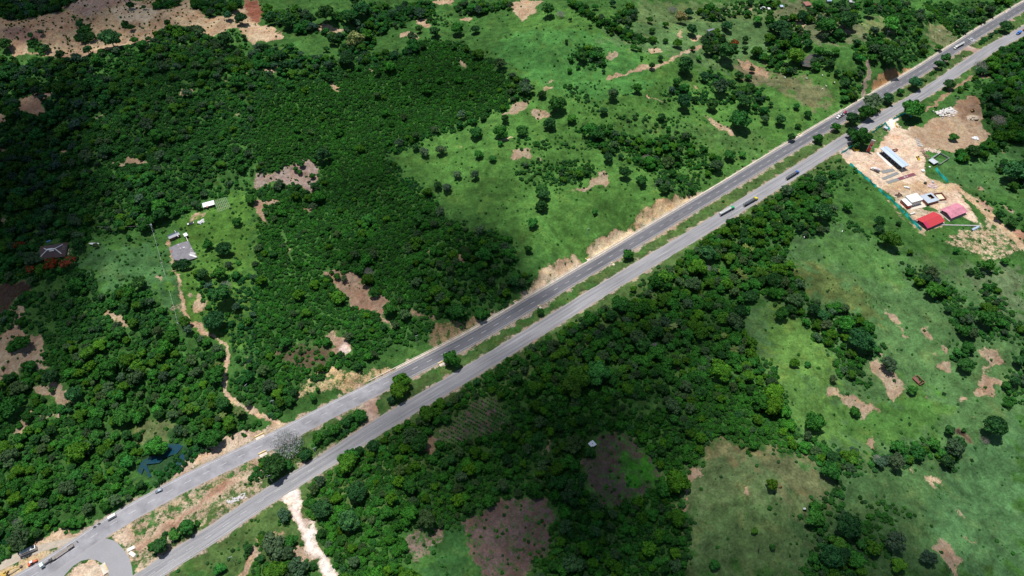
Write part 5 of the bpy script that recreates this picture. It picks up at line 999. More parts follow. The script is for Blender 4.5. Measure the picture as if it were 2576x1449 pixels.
car(tp('C1',1172,818),tp('C1',1226,795),'small silver-blue car driving alone on the upper road',Mc('slate paint',(.12,.15,.19),.4,.3),SLV)
# blue truck at the top right
c,rz,_=cen2(Z4(2195,470),Z4(2345,385),1.5); r_=empty('blue_truck',(c.x,c.y,c.z+.06),rz); tag(r_,'bright blue truck at the upper right edge of the picture','truck'); bl_=Mc('bright blue paint',(.03,.17,.55)); truck_cab(r_,3.6,bl_,True)
MB().box((-2,0,1.9),(3.6,2.4,1.7)).build('cargo_box',bl_,r_,bevel=.08); MB().box((0,0,.85),(6.6,1,.3)).build('chassis',DKM,r_); [wheel(r_,xx,s*1.02) for xx in (2.5,-1.6,-2.9) for s in (-1,1)]
c,rz,_=cen2(Z4(2345,380),Z4(2480,300),1.5); r_=empty('trailer',(c.x,c.y,c.z+.06),rz); tag(r_,'rust-red trailer towed behind the bright blue truck','trailer'); MB().box((0,0,1.3),(6.4,2.3,.5),0,(.96,.9)).build('trailer_body',Mc('rust red paint',(.30,.07,.05)),r_); MB().box((-.8,0,1.9),(3,1.8,.8)).build('cargo',WHT,r_); [wheel(r_,xx,s*1.0) for xx in (-1.6,-2.6) for s in (-1,1)]
# ---- motorcycles and riders (one continuous skinned body)
def skin_fig(name,nodes,edges,rad,mat):
    me=bpy.data.meshes.new(name); me.from_pydata(nodes,edges,[]); me.materials.append(mat); o=link(name,me); md=o.modifiers.new('skin','SKIN'); 
    sv=me.skin_vertices[0].data if me.skin_vertices else None
    if sv is None:
        bpy.context.view_layer.objects.active=o; sv=me.skin_vertices.new().data if hasattr(me.skin_vertices,'new') else None
    if sv:
        for i,r in enumerate(rad): sv[i].radius=(r,r); sv[i].use_root=(i==0)
    sb=o.modifiers.new('sub','SUBSURF'); sb.levels=1; sb.render_levels=1; return o
def tubes_body(segs,mat,name,balls=()):
    mb=MB()
    for a,b,r0,r1 in segs: mb.tube(a,b,r0,r1,8)
    for c,r in balls: mb.ell(c,r,8,5)
    o=mb.build(name,mat,None); rm=o.modifiers.new('remesh','REMESH'); rm.mode='VOXEL'; rm.voxel_size=.035; rm.use_smooth_shade=True; return o
def rider(px,a,b,label,shirt,bikec):
    c,rz,_=cen2(a,b,.8); m=empty('motorcycle',(c.x,c.y,c.z+.06),rz); tag(m,label+', ridden on the upper road','motorcycle','motorcycles on the upper road')
    MB().prism([(-.75,.55),(.35,.5),(.55,.85),(.2,1.0),(-.1,.85),(-.85,.9)],-.14,.14).build('body',bikec,m,bevel=.03); MB().tube((.62,-.32,1.08),(.62,.32,1.08),.025,.025,6).build('handlebar',DKM,m); MB().tube((.55,0,1.05),(.78,0,.32),.04,.04,6).build('fork',STL,m); MB().box((-.45,0,.95),(.6,.26,.08)).build('seat',TYR,m)
    for xx in (-.65,.78): wheel(m,xx,0,.32,.12)
    p=tubes_body([((-.35,0,.98),(-.22,0,1.45),.15,.19),((-.22,0,1.45),(-.19,0,1.58),.09,.07),((-.22,-.2,1.42),(.08,-.27,1.2),.065,.05),((.08,-.27,1.2),(.58,-.28,1.12),.05,.04),((-.22,.2,1.42),(.08,.27,1.2),.065,.05),((.08,.27,1.2),(.58,.28,1.12),.05,.04),
       ((-.35,-.1,.98),(.12,-.24,.92),.1,.075),((.12,-.24,.92),(-.05,-.22,.45),.07,.05),((-.35,.1,.98),(.12,.24,.92),.1,.075),((.12,.24,.92),(-.05,.22,.45),.07,.05),((-.05,.22,.42),(.15,.22,.40),.05,.045),((-.05,-.22,.42),(.15,-.22,.40),.05,.045)],shirt,'person',[((-.17,0,1.70),(.12,.10,.14)),((-.22,0,1.4),(.14,.22,.12))])
    p.location=m.location; p.rotation_euler=m.rotation_euler; tag(p,'seated rider with helmet, on the '+label,'person','riders on motorcycles'); MB().ell((-.17,0,1.74),(.15,.13,.14)).build('helmet',bikec,p)
rider(0,tp('C1',697,1086),tp('C1',728,1070),'black motorcycle nearest the white van',Mc('dark shirt',(.04,.05,.07),.9),Mc('black paint',(.02,.02,.02)))
rider(0,tp('C1',731,1060),tp('C1',760,1048),'green motorcycle at the outer edge of the road',Mc('green shirt',(.05,.16,.10),.9),Mc('teal paint',(.03,.12,.1)))
rider(0,tp('C1',570,1181),tp('C1',592,1194),'teal motorcycle behind the low trailer',Mc('aqua shirt',(.15,.42,.36),.9),Mc('dark teal paint',(.02,.08,.07)))
# ---- earthmoving machines at the lower left
c,rz,_=cen2(Z3(905,1060),Z3(650,1190),1); r_=empty('red_tractor',(c.x,c.y,c.z),rz); tag(r_,'orange-red wheeled tractor with grey canopy on the gravel beside the low trailer','tractor')
MB().prism([(.3,.7),(2.6,.7),(2.6,1.5),(.3,1.7)],-.65,.65).build('bonnet',RDM,r_,bevel=.12); MB().prism([(-3,.5),(-1.2,.6),(-1.0,1.5),(-2.6,1.2)],-1.1,1.1).build('bucket',RDM,r_); MB().box((-.4,0,1.1),(1.6,1.2,.6)).build('body',RDM,r_,0)
MB().box((-.4,0,2.5),(1.7,1.5,.12)).build('canopy',Mc('pale canopy',(.6,.63,.62)),r_); [MB().tube((-.4+a_*.75,b_*.6,1.3),(-.4+a_*.75,b_*.6,2.5),.05,.05,6).build('post',DKM,r_) for a_ in(-1,1) for b_ in (-1,1)]
[wheel(r_,xx,s*1.0,.75 if xx<0 else .5,.4) for xx in (-.9,1.9) for s in (-1,1)]
c,rz,_=cen2(Z3(520,1190),Z3(90,1420),1); b0=at(Z3(95,1420),1.5); r_=empty('excavator',(b0.x,b0.y,b0.z),rz); tag(r_,'yellow tracked excavator with its long boom stretched along the roadside','excavator'); YD=Mc('dusty yellow paint',(.52,.34,.07),.7,0,.2)
MB().prism([(-2.3,1.0),(1.2,1.0),(1.2,1.9),(-.4,2.1),(-2.3,2.3)],-1.3,1.3).build('house',YD,r_,bevel=.1); MB().prism([(-.1,1.9),(1.5,1.9),(1.45,3.0),(.1,3.1)],.35,1.3).build('cab',YD,r_,bevel=.06); MB().box((1.5,.82,2.5),(.06,.7,.8)).build('cab_window',GLS,r_)
for s in (-1,1): MB().prism([(-2.2,.15),(2.1,.15),(2.5,.5),(2.1,.9),(-2.2,.9),(-2.6,.5)],s*1.15-.3,s*1.15+.3).build('track',DKM,r_,bevel=.08)
Lb=9.2; MB().prism([(.8,1.6),(3.2,3.9),(6.2,3.2),(6.1,2.8),(3.2,3.2),(1.1,1.4)],-.25,.25).build('boom',YD,r_); MB().prism([(5.8,3.4),(6.3,3.4),(8.9,1.3),(8.6,1.0)],-.18,.18).build('stick',YD,r_); MB().tube((1.5,0,1.9),(3.6,0,3.3),.12,.12,8).build('hydraulic_ram',STL,r_); MB().prism([(8.4,1.3),(9.5,1.2),(9.8,.5),(9.0,.1),(8.5,.5)],-.55,.55).build('bucket',Mc('worn bucket steel',(.16,.12,.12),.8),r_)
# ---------------------------------------------------------------- yard of the filling station
c,rz,L,Wd=quad([Z1(880,552),Z1(1310,918),Z1(1437,862),Z1(1000,506)],5.6)
r_=empty('station_canopy',c,rz); tag(r_,'long blue-white sheet metal canopy on steel columns in the sandy yard','canopy')
rf=MB().prism([(-Wd/2,5.3),(-Wd/2,5.75),(0,6.15),(Wd/2,5.75),(Wd/2,5.3)],-L/2,L/2); rf=rf.build('roof',Mc('blue white roof sheet',(.50,.60,.72),.5,.1,.08,.4),r_); rf.rotation_euler=(0,0,PI/2)
rc=MB().box((0,0,6.2),(L,.35,.1)).build('ridge_cap',Mc('ridge metal',(.36,.43,.55)),r_)
for i in range(7):
    for s in (-1,1): MB().box((-L/2+1.5+i*(L-3)/6,s*Wd*.28,2.65),(.35,.35,5.3)).build('column',Mc('grey steel column',(.16,.17,.19)),r_)
MB().box((0,0,.18),(L*.98,Wd*.9,.3)).build('platform',Mc('oily platform concrete',(.12,.11,.11),.8),r_)  # platform below the roof, in darker concrete than the slabs
for i in range(4): MB().box((-L/2+4+i*(L-8)/3,0,.95),(1.3,.8,1.3),0,(.9,.9)).build('fuel_pump',DKM,r_)
def slab(ps,h,mat,label,name='concrete_slab',cat='slab',group=None,up=0):
    c,rz,L,Wd=quad(ps,up); o=MB().box((0,0,h/2-.1),(L,Wd,h+.2)).build(name,mat,None,bevel=.04); o.location=c; o.rotation_euler=(0,0,rz); tag(o,label,cat,group); return o,L,Wd
GS=Mc('fresh grey slab',(.22,.23,.22),.8,0,.12,.5); g_='slabs beside the canopy'
slab([Z1(895,1005),Z1(945,1058),Z1(1142,968),Z1(1095,918)],.3,GS,'grey concrete slab beside the cement mixer, nearest the canopy',group=g_)
slab([Z1(895,1125),Z1(950,1165),Z1(1240,1040),Z1(1190,1000)],.3,GS,'middle grey concrete slab of the three near the canopy',group=g_)
o,L,Wd=slab([Z1(1000,1205),Z1(1052,1250),Z1(1552,1055),Z1(1500,1010)],.3,GS,'longest slab, grey with a maroon half bearing white marks',group=g_)
c_=Mc('maroon paint',(.19,.06,.08),.8); 
def child_at(o,b): b.parent=o
q=quad([Z1(1212,1130),Z1(1262,1172),Z1(1552,1055),Z1(1500,1010)],.3); pnl=MB().box((0,0,.34),(q[2],q[3],.06)).build('maroon_panel',c_,o); 
m_=Matrix.Translation(q[0])@Matrix.Rotation(q[1],4,'Z'); pnl.matrix_parent_inverse=(Matrix.Translation(o.location)@Matrix.Rotation(o.rotation_euler.z,4,'Z')).inverted(); pnl.location=q[0]; pnl.rotation_euler=(0,0,q[1])
mk=MB()
for dx,dy,a_,b_ in ((0,0,.3,1.6),(.5,.3,.25,1.0),(-.7,-.2,.25,1.3),(0.1,2.2,.9,.25),(.2,3.0,.25,1.2),(-.5,2.8,.25,1.0),(.1,-.9,1.2,.22)): mk.box((dx,dy-2+q[3]*0,.385),(a_,b_,.03))
mk.build('painted_lettering',WHT,pnl)
slab([Z1(790,642),Z1(1215,1040),Z1(1265,1020),Z1(835,620)],.15,Mc('pale concrete',(.72,.66,.60),.85),'long pale concrete strip running along the canopy',name='concrete_strip')
# pylon sign: base and top seen in the photo
b0=at(Z1(632,618)); rzs=R(-25); r_=empty('pylon_sign',b0,rzs); tag(r_,'tall red and white pylon sign with ring emblem by the yard entrance','sign')
MB().box((0,0,7),(3.0,.45,13.6)).build('panel',RDP,r_); MB().box((0,0,.2),(3.6,1.0,.5)).build('plinth',CON,r_); MB().box((-1.6,0,7.2),(.2,.55,14)).build('edge_trim',WHT,r_); MB().box((1.6,0,7.2),(.2,.55,14)).build('edge_trim',WHT,r_)
tpn=MB().box((0,-.24,12.2),(2.8,.08,3.4)).build('emblem_panel',Mc('pinkish grey panel',(.46,.22,.24)),r_); mb=MB()
for k in range(14):
    a0=2*PI*k/16+.5;a1=2*PI*(k+1)/16+.5; mb.tube((math.cos(a0)*.85,-.32,12.4+math.sin(a0)*.85),(math.cos(a1)*.85,-.32,12.4+math.sin(a1)*.85),.15,.15,5)
mb.build('emblem_ring',WHT,tpn); MB().tube((.15,-.29,12.3),(.15,-.4,12.3),.42,.42,12).build('emblem_disc',Mc('sign yellow',(.8,.6,.05)),tpn); MB().box((0,0,14.2),(3.6,.6,.5)).build('cap',WHT,r_); MB().box((.7,-.35,6.6),(1.6,.3,1.1)).build('price_box',Mc('lilac white',(.62,.6,.75)),r_); MB().box((.2,-.27,9.9),(2.4,.06,.35)).build('divider',WHT,r_)
for z_ in (3.4,4.0,4.6,8.2,8.8): MB().box((0,-.26,z_),(1.7,.05,.22)).build('price_line',Mc('faded red',(.68,.12,.1)),r_)
# small machines of the yard
def mixer(a,b):
    t=truck_flat(a,b,'white cement mixer truck with red and blue banded drum in the sandy yard',8.6,WHT,'cement_mixer','cement mixer',True); mb=MB()
    for x0,x1,r0,r1 in ((-3.6,-2.6,.6,1.0),(-2.6,-.9,1.0,1.25),(-.9,.6,1.25,.8)): mb.tube((x0,0,2.7-x0*.08),(x1,0,2.7-x1*.08),r0,r1,14)
    d=mb.build('drum',WHT,t); MB().tube((-1.2,0,2.78),(-.8,0,2.75),1.27,1.27,14).build('red_band',RDP,d); MB().tube((-2.3,0,2.87),(-1.9,0,2.85),1.17,1.2,14).build('blue_band',bl_,d); MB().prism([(-3.4,3.0),(-4.8,1.3),(-4.6,1.2),(-3.1,2.8)],-.35,.35).build('chute',DKM,t)
mixer(Z1(655,905),Z1(905,1020))
t=car(Z1(1330,1285),Z1(1455,1325),'white pickup with loaded bed at the lower edge of the sandy yard',WHT,WHT,'pickup','pickup',5.4); MB().box((-1.6,0,1.2),(1.6,1.5,.5)).build('load',DKM,t)
def loader(a,b,col,label,name,cat):
    c,rz,_=cen2(a,b,1); r=empty(name,(c.x,c.y,c.z),rz); tag(r,label,cat); MB().prism([(-2,.6),(1.6,.6),(1.6,1.4),(.2,1.6),(-2,1.7)],-.7,.7).build('body',col,r,bevel=.08); MB().box((-.3,0,2.1),(1.3,1.2,1.1),0,(.85,.85)).build('cab',GLS,r); MB().prism([(1.8,.3),(2.9,.2),(2.9,.4),(2.0,1.1)],-1.1,1.1).build('bucket',col,r); MB().prism([(.5,1.1),(2.1,.6),(2.1,.8),(.5,1.35)],-.8,.8).build('arm',col,r)
    for xx in (-1.3,1.1):
        for s in (-1,1): wheel(r,xx,s*.95,.65,.4)
    return r
loader(Z1(1625,760),Z1(1590,700),YEL,'yellow wheel loader on the right side of the sandy yard','wheel_loader','loader')
loader(tp('A4',1560,825),tp('A4',1530,840),YD,'dusty yellow digger working on the brown graded ground','digger','digger')
c,rz,_=cen2(Z1(1205,570),Z1(1115,590),1); r_=empty('skip_dumper',(c.x,c.y,c.z),rz); tag(r_,'dark red open skip behind the long canopy','skip'); MR_=Mc('dull red paint',(.30,.05,.05))
mb=MB(); 
for s in (-1,1): mb.prism([(-2,.4),(2,.4),(2.5,1.6),(-2.5,1.6)],s*1.1-.08,s*1.1+.08)
mb.prism([(-2,.3),(2,.3),(2,.45),(-2,.45)],-1.1,1.1); mb.prism([(-2.5,1.6),(-2.35,1.6),(-1.9,.45),(-2.05,.4)],-1.05,1.05); mb.prism([(2.5,1.6),(2.35,1.6),(1.9,.45),(2.05,.4)],-1.05,1.05); mb.build('hopper',MR_,r_); MB().box((0,0,.5),(3.6,1.8,.25)).build('load',Mc('sandy load',(.5,.4,.3),.9),r_)
def vtank(p,r,h,col,label,name='water_tank',cat='tank',top=None):
    g=at(p,h/2); o=empty(name,g); tag(o,label,cat); mb=MB(); mb.tube((0,0,0),(0,0,h*.85),r,r,16); mb.tube((0,0,h*.85),(0,0,h),r,r*.5,16); mb.build('tank_body',col,o); MB().tube((0,0,h),(0,0,h+.12),r*.3,r*.3,10).build('lid',top or col,o); return o
vtank(Z1(1697,978),1.6,1.8,WHT,'round white tank on the right rim of the sandy yard'); vtank(Z1(1745,1215),1.3,1.6,Mc('black plastic',(.015,.015,.02)),'squat black tank on the lower right of the yard'); vtank(Z1(1895,1200),1.1,1.2,Mc('grey plastic',(.45,.47,.52)),'small grey tank right of the squat black tank')
vtank(Z1(1830,905),.9,.8,WHT,'small white tank in the grass left of the grey ruined roof')
# guard booth
c,rz,L,Wd=quad([Z1(945,150),Z1(1010,175),Z1(1020,140),Z1(965,115)],2.6); r_=empty('guard_booth',c,rz); tag(r_,'small grey guard booth beside the white yard entrance','booth'); MB().box((0,0,1.25),(3,2.4,2.5)).build('wall',Mc('booth wall',(.5,.45,.42)),r_); MB().box((0,0,2.6),(3.6,3,.2)).build('roof',SLT,r_); MB().box((0,-1.21,1.4),(1.2,.05,.9)).build('window',GLS,r_)
# cloth fences
TEAL=Mc('turquoise shade cloth',(.03,.60,.55),.8,0,.2,.5); YCL=Mc('yellow barrier mesh',(.78,.52,.03),.8)
def cloth_fence(P,h,label,mat=TEAL,name='cloth_fence',dens=1):
    W2=[at(p) for p in P]; Q=[]
    for a_,b_ in zip(W2[:-1],W2[1:]):
        n=max(2,int((b_-a_).length/1.5)); Q+=[a_.lerp(b_,k/n) for k in range(n)]
    Q.append(W2[-1]); o0=Q[0].copy(); r=empty(name,o0); tag(r,label,'fence'); V=[];F=[]
    for i,q in enumerate(Q):
        z=float(hz(q.x,q.y)); w=.35*math.sin(i*1.9)+.15*math.sin(i*5.1); t_=(Q[min(i+1,len(Q)-1)]-Q[max(i-1,0)]); n_=Vector((-t_.y,t_.x,0)).normalized(); lean=.35*math.sin(i*.9+1)
        for a_,zz in ((w*.3-.25,.05),(w*.3+lean,h*(1.05+.15*math.sin(i*2.3)))):
            p=q+n_*a_; V.append((p.x-o0.x,p.y-o0.y,z+zz-o0.z)); p=q+n_*(a_+.05); V.append((p.x-o0.x,p.y-o0.y,z+zz-o0.z))
    for i in range(len(Q)-1):
        for a_,b_ in ((0,1),(1,3),(3,2),(2,0)): F.append((4*i+a_,4*i+b_,4*i+4+b_,4*i+4+a_))
    MB().add(V,F).build('cloth',mat,r)
    for i in range(0,len(Q),4):
        q=Q[i]-o0; MB().tube((q.x,q.y,float(hz(Q[i].x,Q[i].y))-o0.z),(q.x,q.y,float(hz(Q[i].x,Q[i].y))-o0.z+h+.15),.05,.05,5).build('post',BK,r)
cloth_fence([tp('A4',550,1162),tp('A4',590,1135),tp('A4',635,1104)],2.2,'turquoise cloth fence at the lower yard entrance by the road')
cloth_fence([tp('A4',783,1008),tp('A4',830,970),tp('A4',882,936),tp('A4',915,985)],2.2,'turquoise cloth fence bending round the guard booth')
cloth_fence([Z8(1635,600),Z8(1780,520),Z8(1940,450)],2.2,'turquoise cloth fence partly under the big spreading roadside tree'); cloth_fence([Z8(1990,465),Z8(2085,535)],2.2,'short turquoise cloth fence in the shade of the spreading tree')
cloth_fence([Z1(280,860),Z1(345,900),Z1(410,985),Z1(500,1040),Z1(575,1120),Z1(660,1190),Z1(795,1310)],1.9,'tattered turquoise cloth fence along the left rim of the yard')
cloth_fence([Z1(840,1345),Z1(930,1440),Z2(150,380),Z2(300,530),Z2(450,700)],2.3,'turquoise cloth fence beside the red and white office'); cloth_fence([Z2(475,715),Z2(600,850),Z2(740,985),Z2(865,1110)],2.6,'widest turquoise cloth fence ending by the red shed')
cloth_fence([Z1(1935,950),Z1(2010,1050),Z1(2100,1140),Z1(2175,1215)],2.4,'turquoise cloth fence across the grass right of the yard'); cloth_fence([Z1(328,540),Z1(375,590),Z1(460,600)],1.4,'low yellow mesh barrier under the dark entrance tree',YCL,'mesh_barrier'); cloth_fence([Z1(1155,60),Z1(1180,130),Z1(1215,155)],1.4,'low yellow mesh barrier right of the white yard entrance',YCL,'mesh_barrier')
# buildings beside the yard
def gable(root,L,Wd,he,hr,mat,over=.5,wm=None,open_=False):
    rf=MB(); t_=.18; w=Wd/2+over; P=[(-w,he-.1),(0,hr),(w,he-.1),(w,he-.1+t_),(0,hr+t_),(-w,he-.1+t_)]
    o=rf.prism([(a_,b_) for a_,b_ in P],-L/2-over,L/2+over).build('roof',mat,root); o.rotation_euler=(0,0,PI/2); return o
for ps,mat,lab,patch in (([Z2(795,800),Z2(1205,640),Z2(1435,862),Z2(1012,1050)],Mc('red roof sheet',(.50,.045,.055),.55,0,.1,.4),'shed with bright red ridged sheet roof, nearer the turquoise fence',True),([Z2(1352,582),Z2(1742,420),Z2(2000,640),Z2(1592,805)],Mc('faded pink roof sheet',(.56,.22,.28),.5,0,.28,.25),'shed with faded pink curved sheet roof, right of the red one',False)):
    c,rz,L,Wd=quad(ps,3.4); r_=empty('shed',c,rz); tag(r_,lab,'shed','sheds below the yard'); L-=1;Wd-=1; rf=gable(r_,L,Wd,3.0,4.6,mat)
    MB().box((0,0,.08),(L+2.5,Wd+2,.3)).build('floor_slab',Mc('pale slab',(.55,.46,.40),.9),r_)
    for i in range(6):
        for s in (-1,1): MB().box((-L/2+.3+i*(L-.6)/5,s*(Wd/2-.2),1.5),(.3,.3,3.0)).build('post',CON,r_)
    MB().box((L/2-1.2,0,1.3),(2.2,Wd-1,2.4)).build('back_room',Mc('shed block wall',(.30,.26,.25),.9),r_); MB().box((0,Wd/2-.6,.6),(L-3,.8,1.0)).build('bench',DKM,r_); MB().prism([(-Wd/2,3.0),(Wd/2,3.0),(0,4.5)],-.06,.06).build('gable_truss',DKM,r_).matrix_local=Matrix.Translation((-L/2,0,0))@Matrix.Rotation(PI/2,4,'Z')
    MB().box((0,0,4.72),(L+1,.35,.08)).build('ridge_cap',Mc('dark ridge',(.40,.04,.06)) if patch else Mc('pink ridge',(.70,.32,.38)),rf).matrix_local=Matrix.Rotation(-PI/2,4,'Z')
    if patch:
        w=Wd/2+.5; pq=MB().prism([(-w+.02,3.1),(-.2,4.72),(-.2,4.78),(-w+.02,3.16)],L/2-3.0,L/2+.5).build('darker_sheet',Mc('crimson roof sheet',(.45,.03,.09),.55),rf)
        MB().box((-L/2-1.2,Wd/2+.6,1.2),(2.6,2.0,.15)).build('lean_to',DKM,r_)
# office: red front block with a white hall behind
c,rz,L,Wd=quad([Z2(500,265),Z2(765,198),Z2(915,345),Z2(665,420)],5.6); r_=empty('office_building',c,rz); tag(r_,'white two-storey office with a bright red front block beside the fence','building')
WW=Mc('white wall',(.76,.76,.74),.8); MB().box((0,0,2.7),(L,Wd,5.4)).build('wall',WW,r_); MB().box((0,0,5.5),(L+.3,Wd+.3,.25)).build('roof',Mc('white roof',(.82,.82,.80),.7),r_); MB().box((0,0,5.75),(L*.8,.15,.25)).build('roof_gutter',STL,r_)
for i in range(5):
    f=MB().box((-L/2+1.4+i*(L-2.8)/4,-Wd/2-.02,3.9),(.9,.1,.9)).build('window',GLS,r_); MB().box((-L/2+1.4+i*(L-2.8)/4,-Wd/2-.05,3.4),(1.1,.16,.1)).build('sill',CON,f)
c2,rz2,L2,W2_=quad([Z2(405,348),Z2(505,322),Z2(640,482),Z2(545,508)],3.6); M1=(Matrix.Translation(c)@Matrix.Rotation(rz,4,'Z')).inverted()@(Matrix.Translation(c2)@Matrix.Rotation(rz2,4,'Z'))
f=MB().box((0,0,1.75),(L2,W2_,3.5)).build('front_block',RDP,r_); f.matrix_local=M1; MB().box((0,0,3.58),(L2+.3,W2_+.3,.2)).build('parapet_roof',WW,f)
for i in range(4): MB().box((-L2/2-.03,-W2_/2+1.5+i*(W2_-3)/3,1.9),(.05,.9,.7)).build('window',WW,f)
slab([Z2(330,400),Z2(880,330),Z2(930,520),Z2(480,640)],.12,Mc('cream paving',(.66,.58,.48),.9),'cream paving around the red and white office',name='paving')
c,rz,L,Wd=quad([Z2(842,250),Z2(1130,185),Z2(1310,358),Z2(1042,452)],2.9); r_=empty('workshop',c,rz); tag(r_,'grey sheet-roofed workshop with a dark roof opening, right of the office','workshop')
mb=MB(); 
for bx in ((0,-Wd*.33,L,Wd*.34),(0,Wd*.42,L,Wd*.16),(-L*.25,Wd*.09,L*.5,Wd*.5),(L*.42,Wd*.09,L*.16,Wd*.5)): mb.box((bx[0],bx[1],2.85),(bx[2]-.02,bx[3]-.02,.12))
mb.build('roof',Mc('zinc roof sheet',(.50,.57,.64),.45,.2,.15,.5),r_); BKW=Mc('brick red wall',(.30,.12,.09),.9)
for s,sz in (((0,-Wd/2+.2,1.4),(L-.3,.2,2.7)),((0,Wd/2-.2,1.4),(L-.3,.2,2.7)),((-L/2+.2,0,1.4),(.2,Wd-.3,2.7)),((L/2-.2,0,1.4),(.2,Wd-.3,2.7))): MB().box(s,sz).build('wall',BKW,r_)
c,rz,L,Wd=quad([Z2(1175,195),Z2(1390,185),Z2(1480,320),Z2(1320,352)],1.8); r_=empty('roofless_room',c,rz); tag(r_,'cream roofless walled room at the right end of the workshop','building'); 
for s,sz in (((0,-Wd/2,.9),(L,.25,1.8)),((0,Wd/2,.9),(L,.25,1.8)),((-L/2,0,.9),(.25,Wd-.3,1.8)),((L/2,0,.9),(.25,Wd-.3,1.8))): MB().box(s,sz).build('wall',BKW,r_)
MB().box((0,0,.1),(L-.5,Wd-.5,.2)).build('floor',Mc('cream floor',(.72,.62,.46),.9),r_)
slab([Z2(1010,495),Z2(1020,510),Z2(1475,355),Z2(1465,340)],.25,CON,'thin concrete kerb in front of the workshop',name='kerb',cat='kerb'); slab([Z2(920,1150),Z2(935,1175),Z2(2115,780),Z2(2105,760)],.35,CON,'long concrete kerb below the two sheds',name='kerb',cat='kerb')
c,rz,L,Wd=quad([Z2(2090,1050),Z2(2235,980),Z2(2285,1030),Z2(2130,1100)],1); r_=empty('metal_trough',c,rz); tag(r_,'pale blue half-round metal trough lying on the sandy plot','trough'); mb=MB()
mb.prism([(Wd/2*math.cos(k*PI/8),1.4*math.sin(k*PI/8)) for k in range(9)],-L/2,L/2); o=mb.build('shell',Mc('pale blue metal',(.45,.58,.70),.4,.2),r_); o.rotation_euler=(0,0,PI/2); MB().box((-L/2-.05,0,.5),(.08,Wd*.8,1)).build('end_cap',DKM,r_)
c,rz,L,Wd=quad([Z2(600,690),Z2(715,655),Z2(725,690),Z2(610,715)],.8); r_=empty('white_tank',c,rz); tag(r_,'long white tank lying in the grass below the office','tank'); MB().tube((-L/2,0,.7),(L/2,0,.7),.7,.7,14).build('tank_body',WHT,r_); MB().box((0,0,.15),(L*.6,1.2,.3)).build('cradle',CON,r_)
# ruins right of the yard
c,rz,L,Wd=quad([Z1(2035,600),Z1(2080,590),Z1(2225,745),Z1(2090,810)],2.2); r_=empty('ruined_walls',c,rz); tag(r_,'grey roofless block walls with a pale steel beam, right of the yard','ruin'); L=max(L,8);Wd=max(Wd,14)
c,rz,L,Wd=quad([Z1(2035,615),Z1(1860,770),Z1(2030,830),Z1(2220,740)],2.0); r_.location=c; r_.rotation_euler=(0,0,rz)
for s,sz in (((0,-Wd/2,1),(L,.3,2)),((0,Wd/2,.9),(L*.95,.3,1.8)),((-L/2,0,.8),(.3,Wd-.4,1.6)),((L/2,0,1.0),(.3,Wd-.4,2.0))): MB().box(s,sz).build('wall',CON,r_)
MB().box((0,-Wd/2-.5,2.3),(L,.25,.25)).build('beam',SLT,r_)
c,rz,L,Wd=quad([Z1(1815,770),Z1(1900,735),Z1(2000,815),Z1(1900,860)],2.2); r_=empty('ruined_roof',c,rz); tag(r_,'crumpled pale grey sheet roof in front of the block ruins','ruin'); MB().prism([(-L/2,2.1),(0,2.6),(L/2,2.0),(L/2,2.12),(0,2.75),(-L/2,2.22)],-Wd/2,Wd/2).build('roof',Mc('dull sheet',(.48,.52,.57),.6),r_); [MB().box((a_*L*.4,b_*Wd*.4,1),(.25,.25,2)).build('post',CON,r_) for a_ in (-1,1) for b_ in (-1,1)]
# heaps
def heap(ps,h,mat,label,name='rubble_heap',cat='rubble',n=60,sz=.9,seed=1):
    r=random.Random(seed); c=at(((ps[0][0]+ps[1][0])/2,(ps[0][1]+ps[1][1])/2)); a_=at(ps[0]);b_=at(ps[1]); rz=math.atan2(b_.y-a_.y,b_.x-a_.x); L=(b_-a_).length; wd=ps[2]; mb=MB()
    for i in range(n):
        x=r.uniform(-L/2,L/2); y=r.gauss(0,wd*.25); k=max(0,1-abs(y)/(wd*.6))*(1-(abs(x)/(L*.55))**4); s=sz*r.uniform(.4,1.2); mb.ell((x,y,h*k*r.uniform(.3,1)),(s,s*r.uniform(.6,1),s*.5),6,4)
    o=mb.build(name,mat); o.location=c; o.rotation_euler=(0,0,rz); tag(o,label,cat)
heap((tp('A4',1280,872),tp('A4',1405,825),10),2.0,Mc('pale rubble',(.66,.63,.60),.9,0,.15,.8),'long heap of whitish rubble at the top of the graded ground',n=170,sz=1.3)
heap((tp('A4',1505,890),tp('A4',1580,900),7),2.5,Mc('pale sand',(.60,.50,.38),.95),'rounded pale sand heap below the dusty yellow digger','sand_heap','sand heap',80,1.6,2)
heap((Z1(1580,350),Z1(1650,520),5),.8,Mc('grey debris',(.5,.5,.5),.8),'scattered grey debris between yard and graded ground','debris','debris',60,.7,3); heap((Z1(1800,1250),Z1(1960,1320),7),.9,Mc('pinkish debris',(.62,.48,.46),.8),'pinkish rubble strewn below the squat black tank',n=80,sz=.8,seed=4)
heap((Z1(1680,600),Z1(1800,740),5),.8,Mc('rusty pipes',(.25,.15,.12),.8),'dark scrap pile left of the grey ruined roof','scrap_pile','scrap',50,.8,5); heap((Z1(1720,560),Z1(2030,620),5),.9,Mc('sandy rubble',(.62,.50,.40),.9),'sandy rubble bank above the block ruins',n=110,sz=1.0,seed=6)
heap((tp('A4',1545,1045),tp('A4',1582,1048),5),1.2,Mc('white sheets',(.7,.72,.76),.7),'small pile of white sheets on the graded ground',n=26,sz=1.3,seed=7); heap((Z2(250,260),Z2(400,240),5),1.0,Mc('dark soil heap',(.10,.07,.05),.95),'dark brown soil clods above the office','soil_heap','soil',40,.8,8)
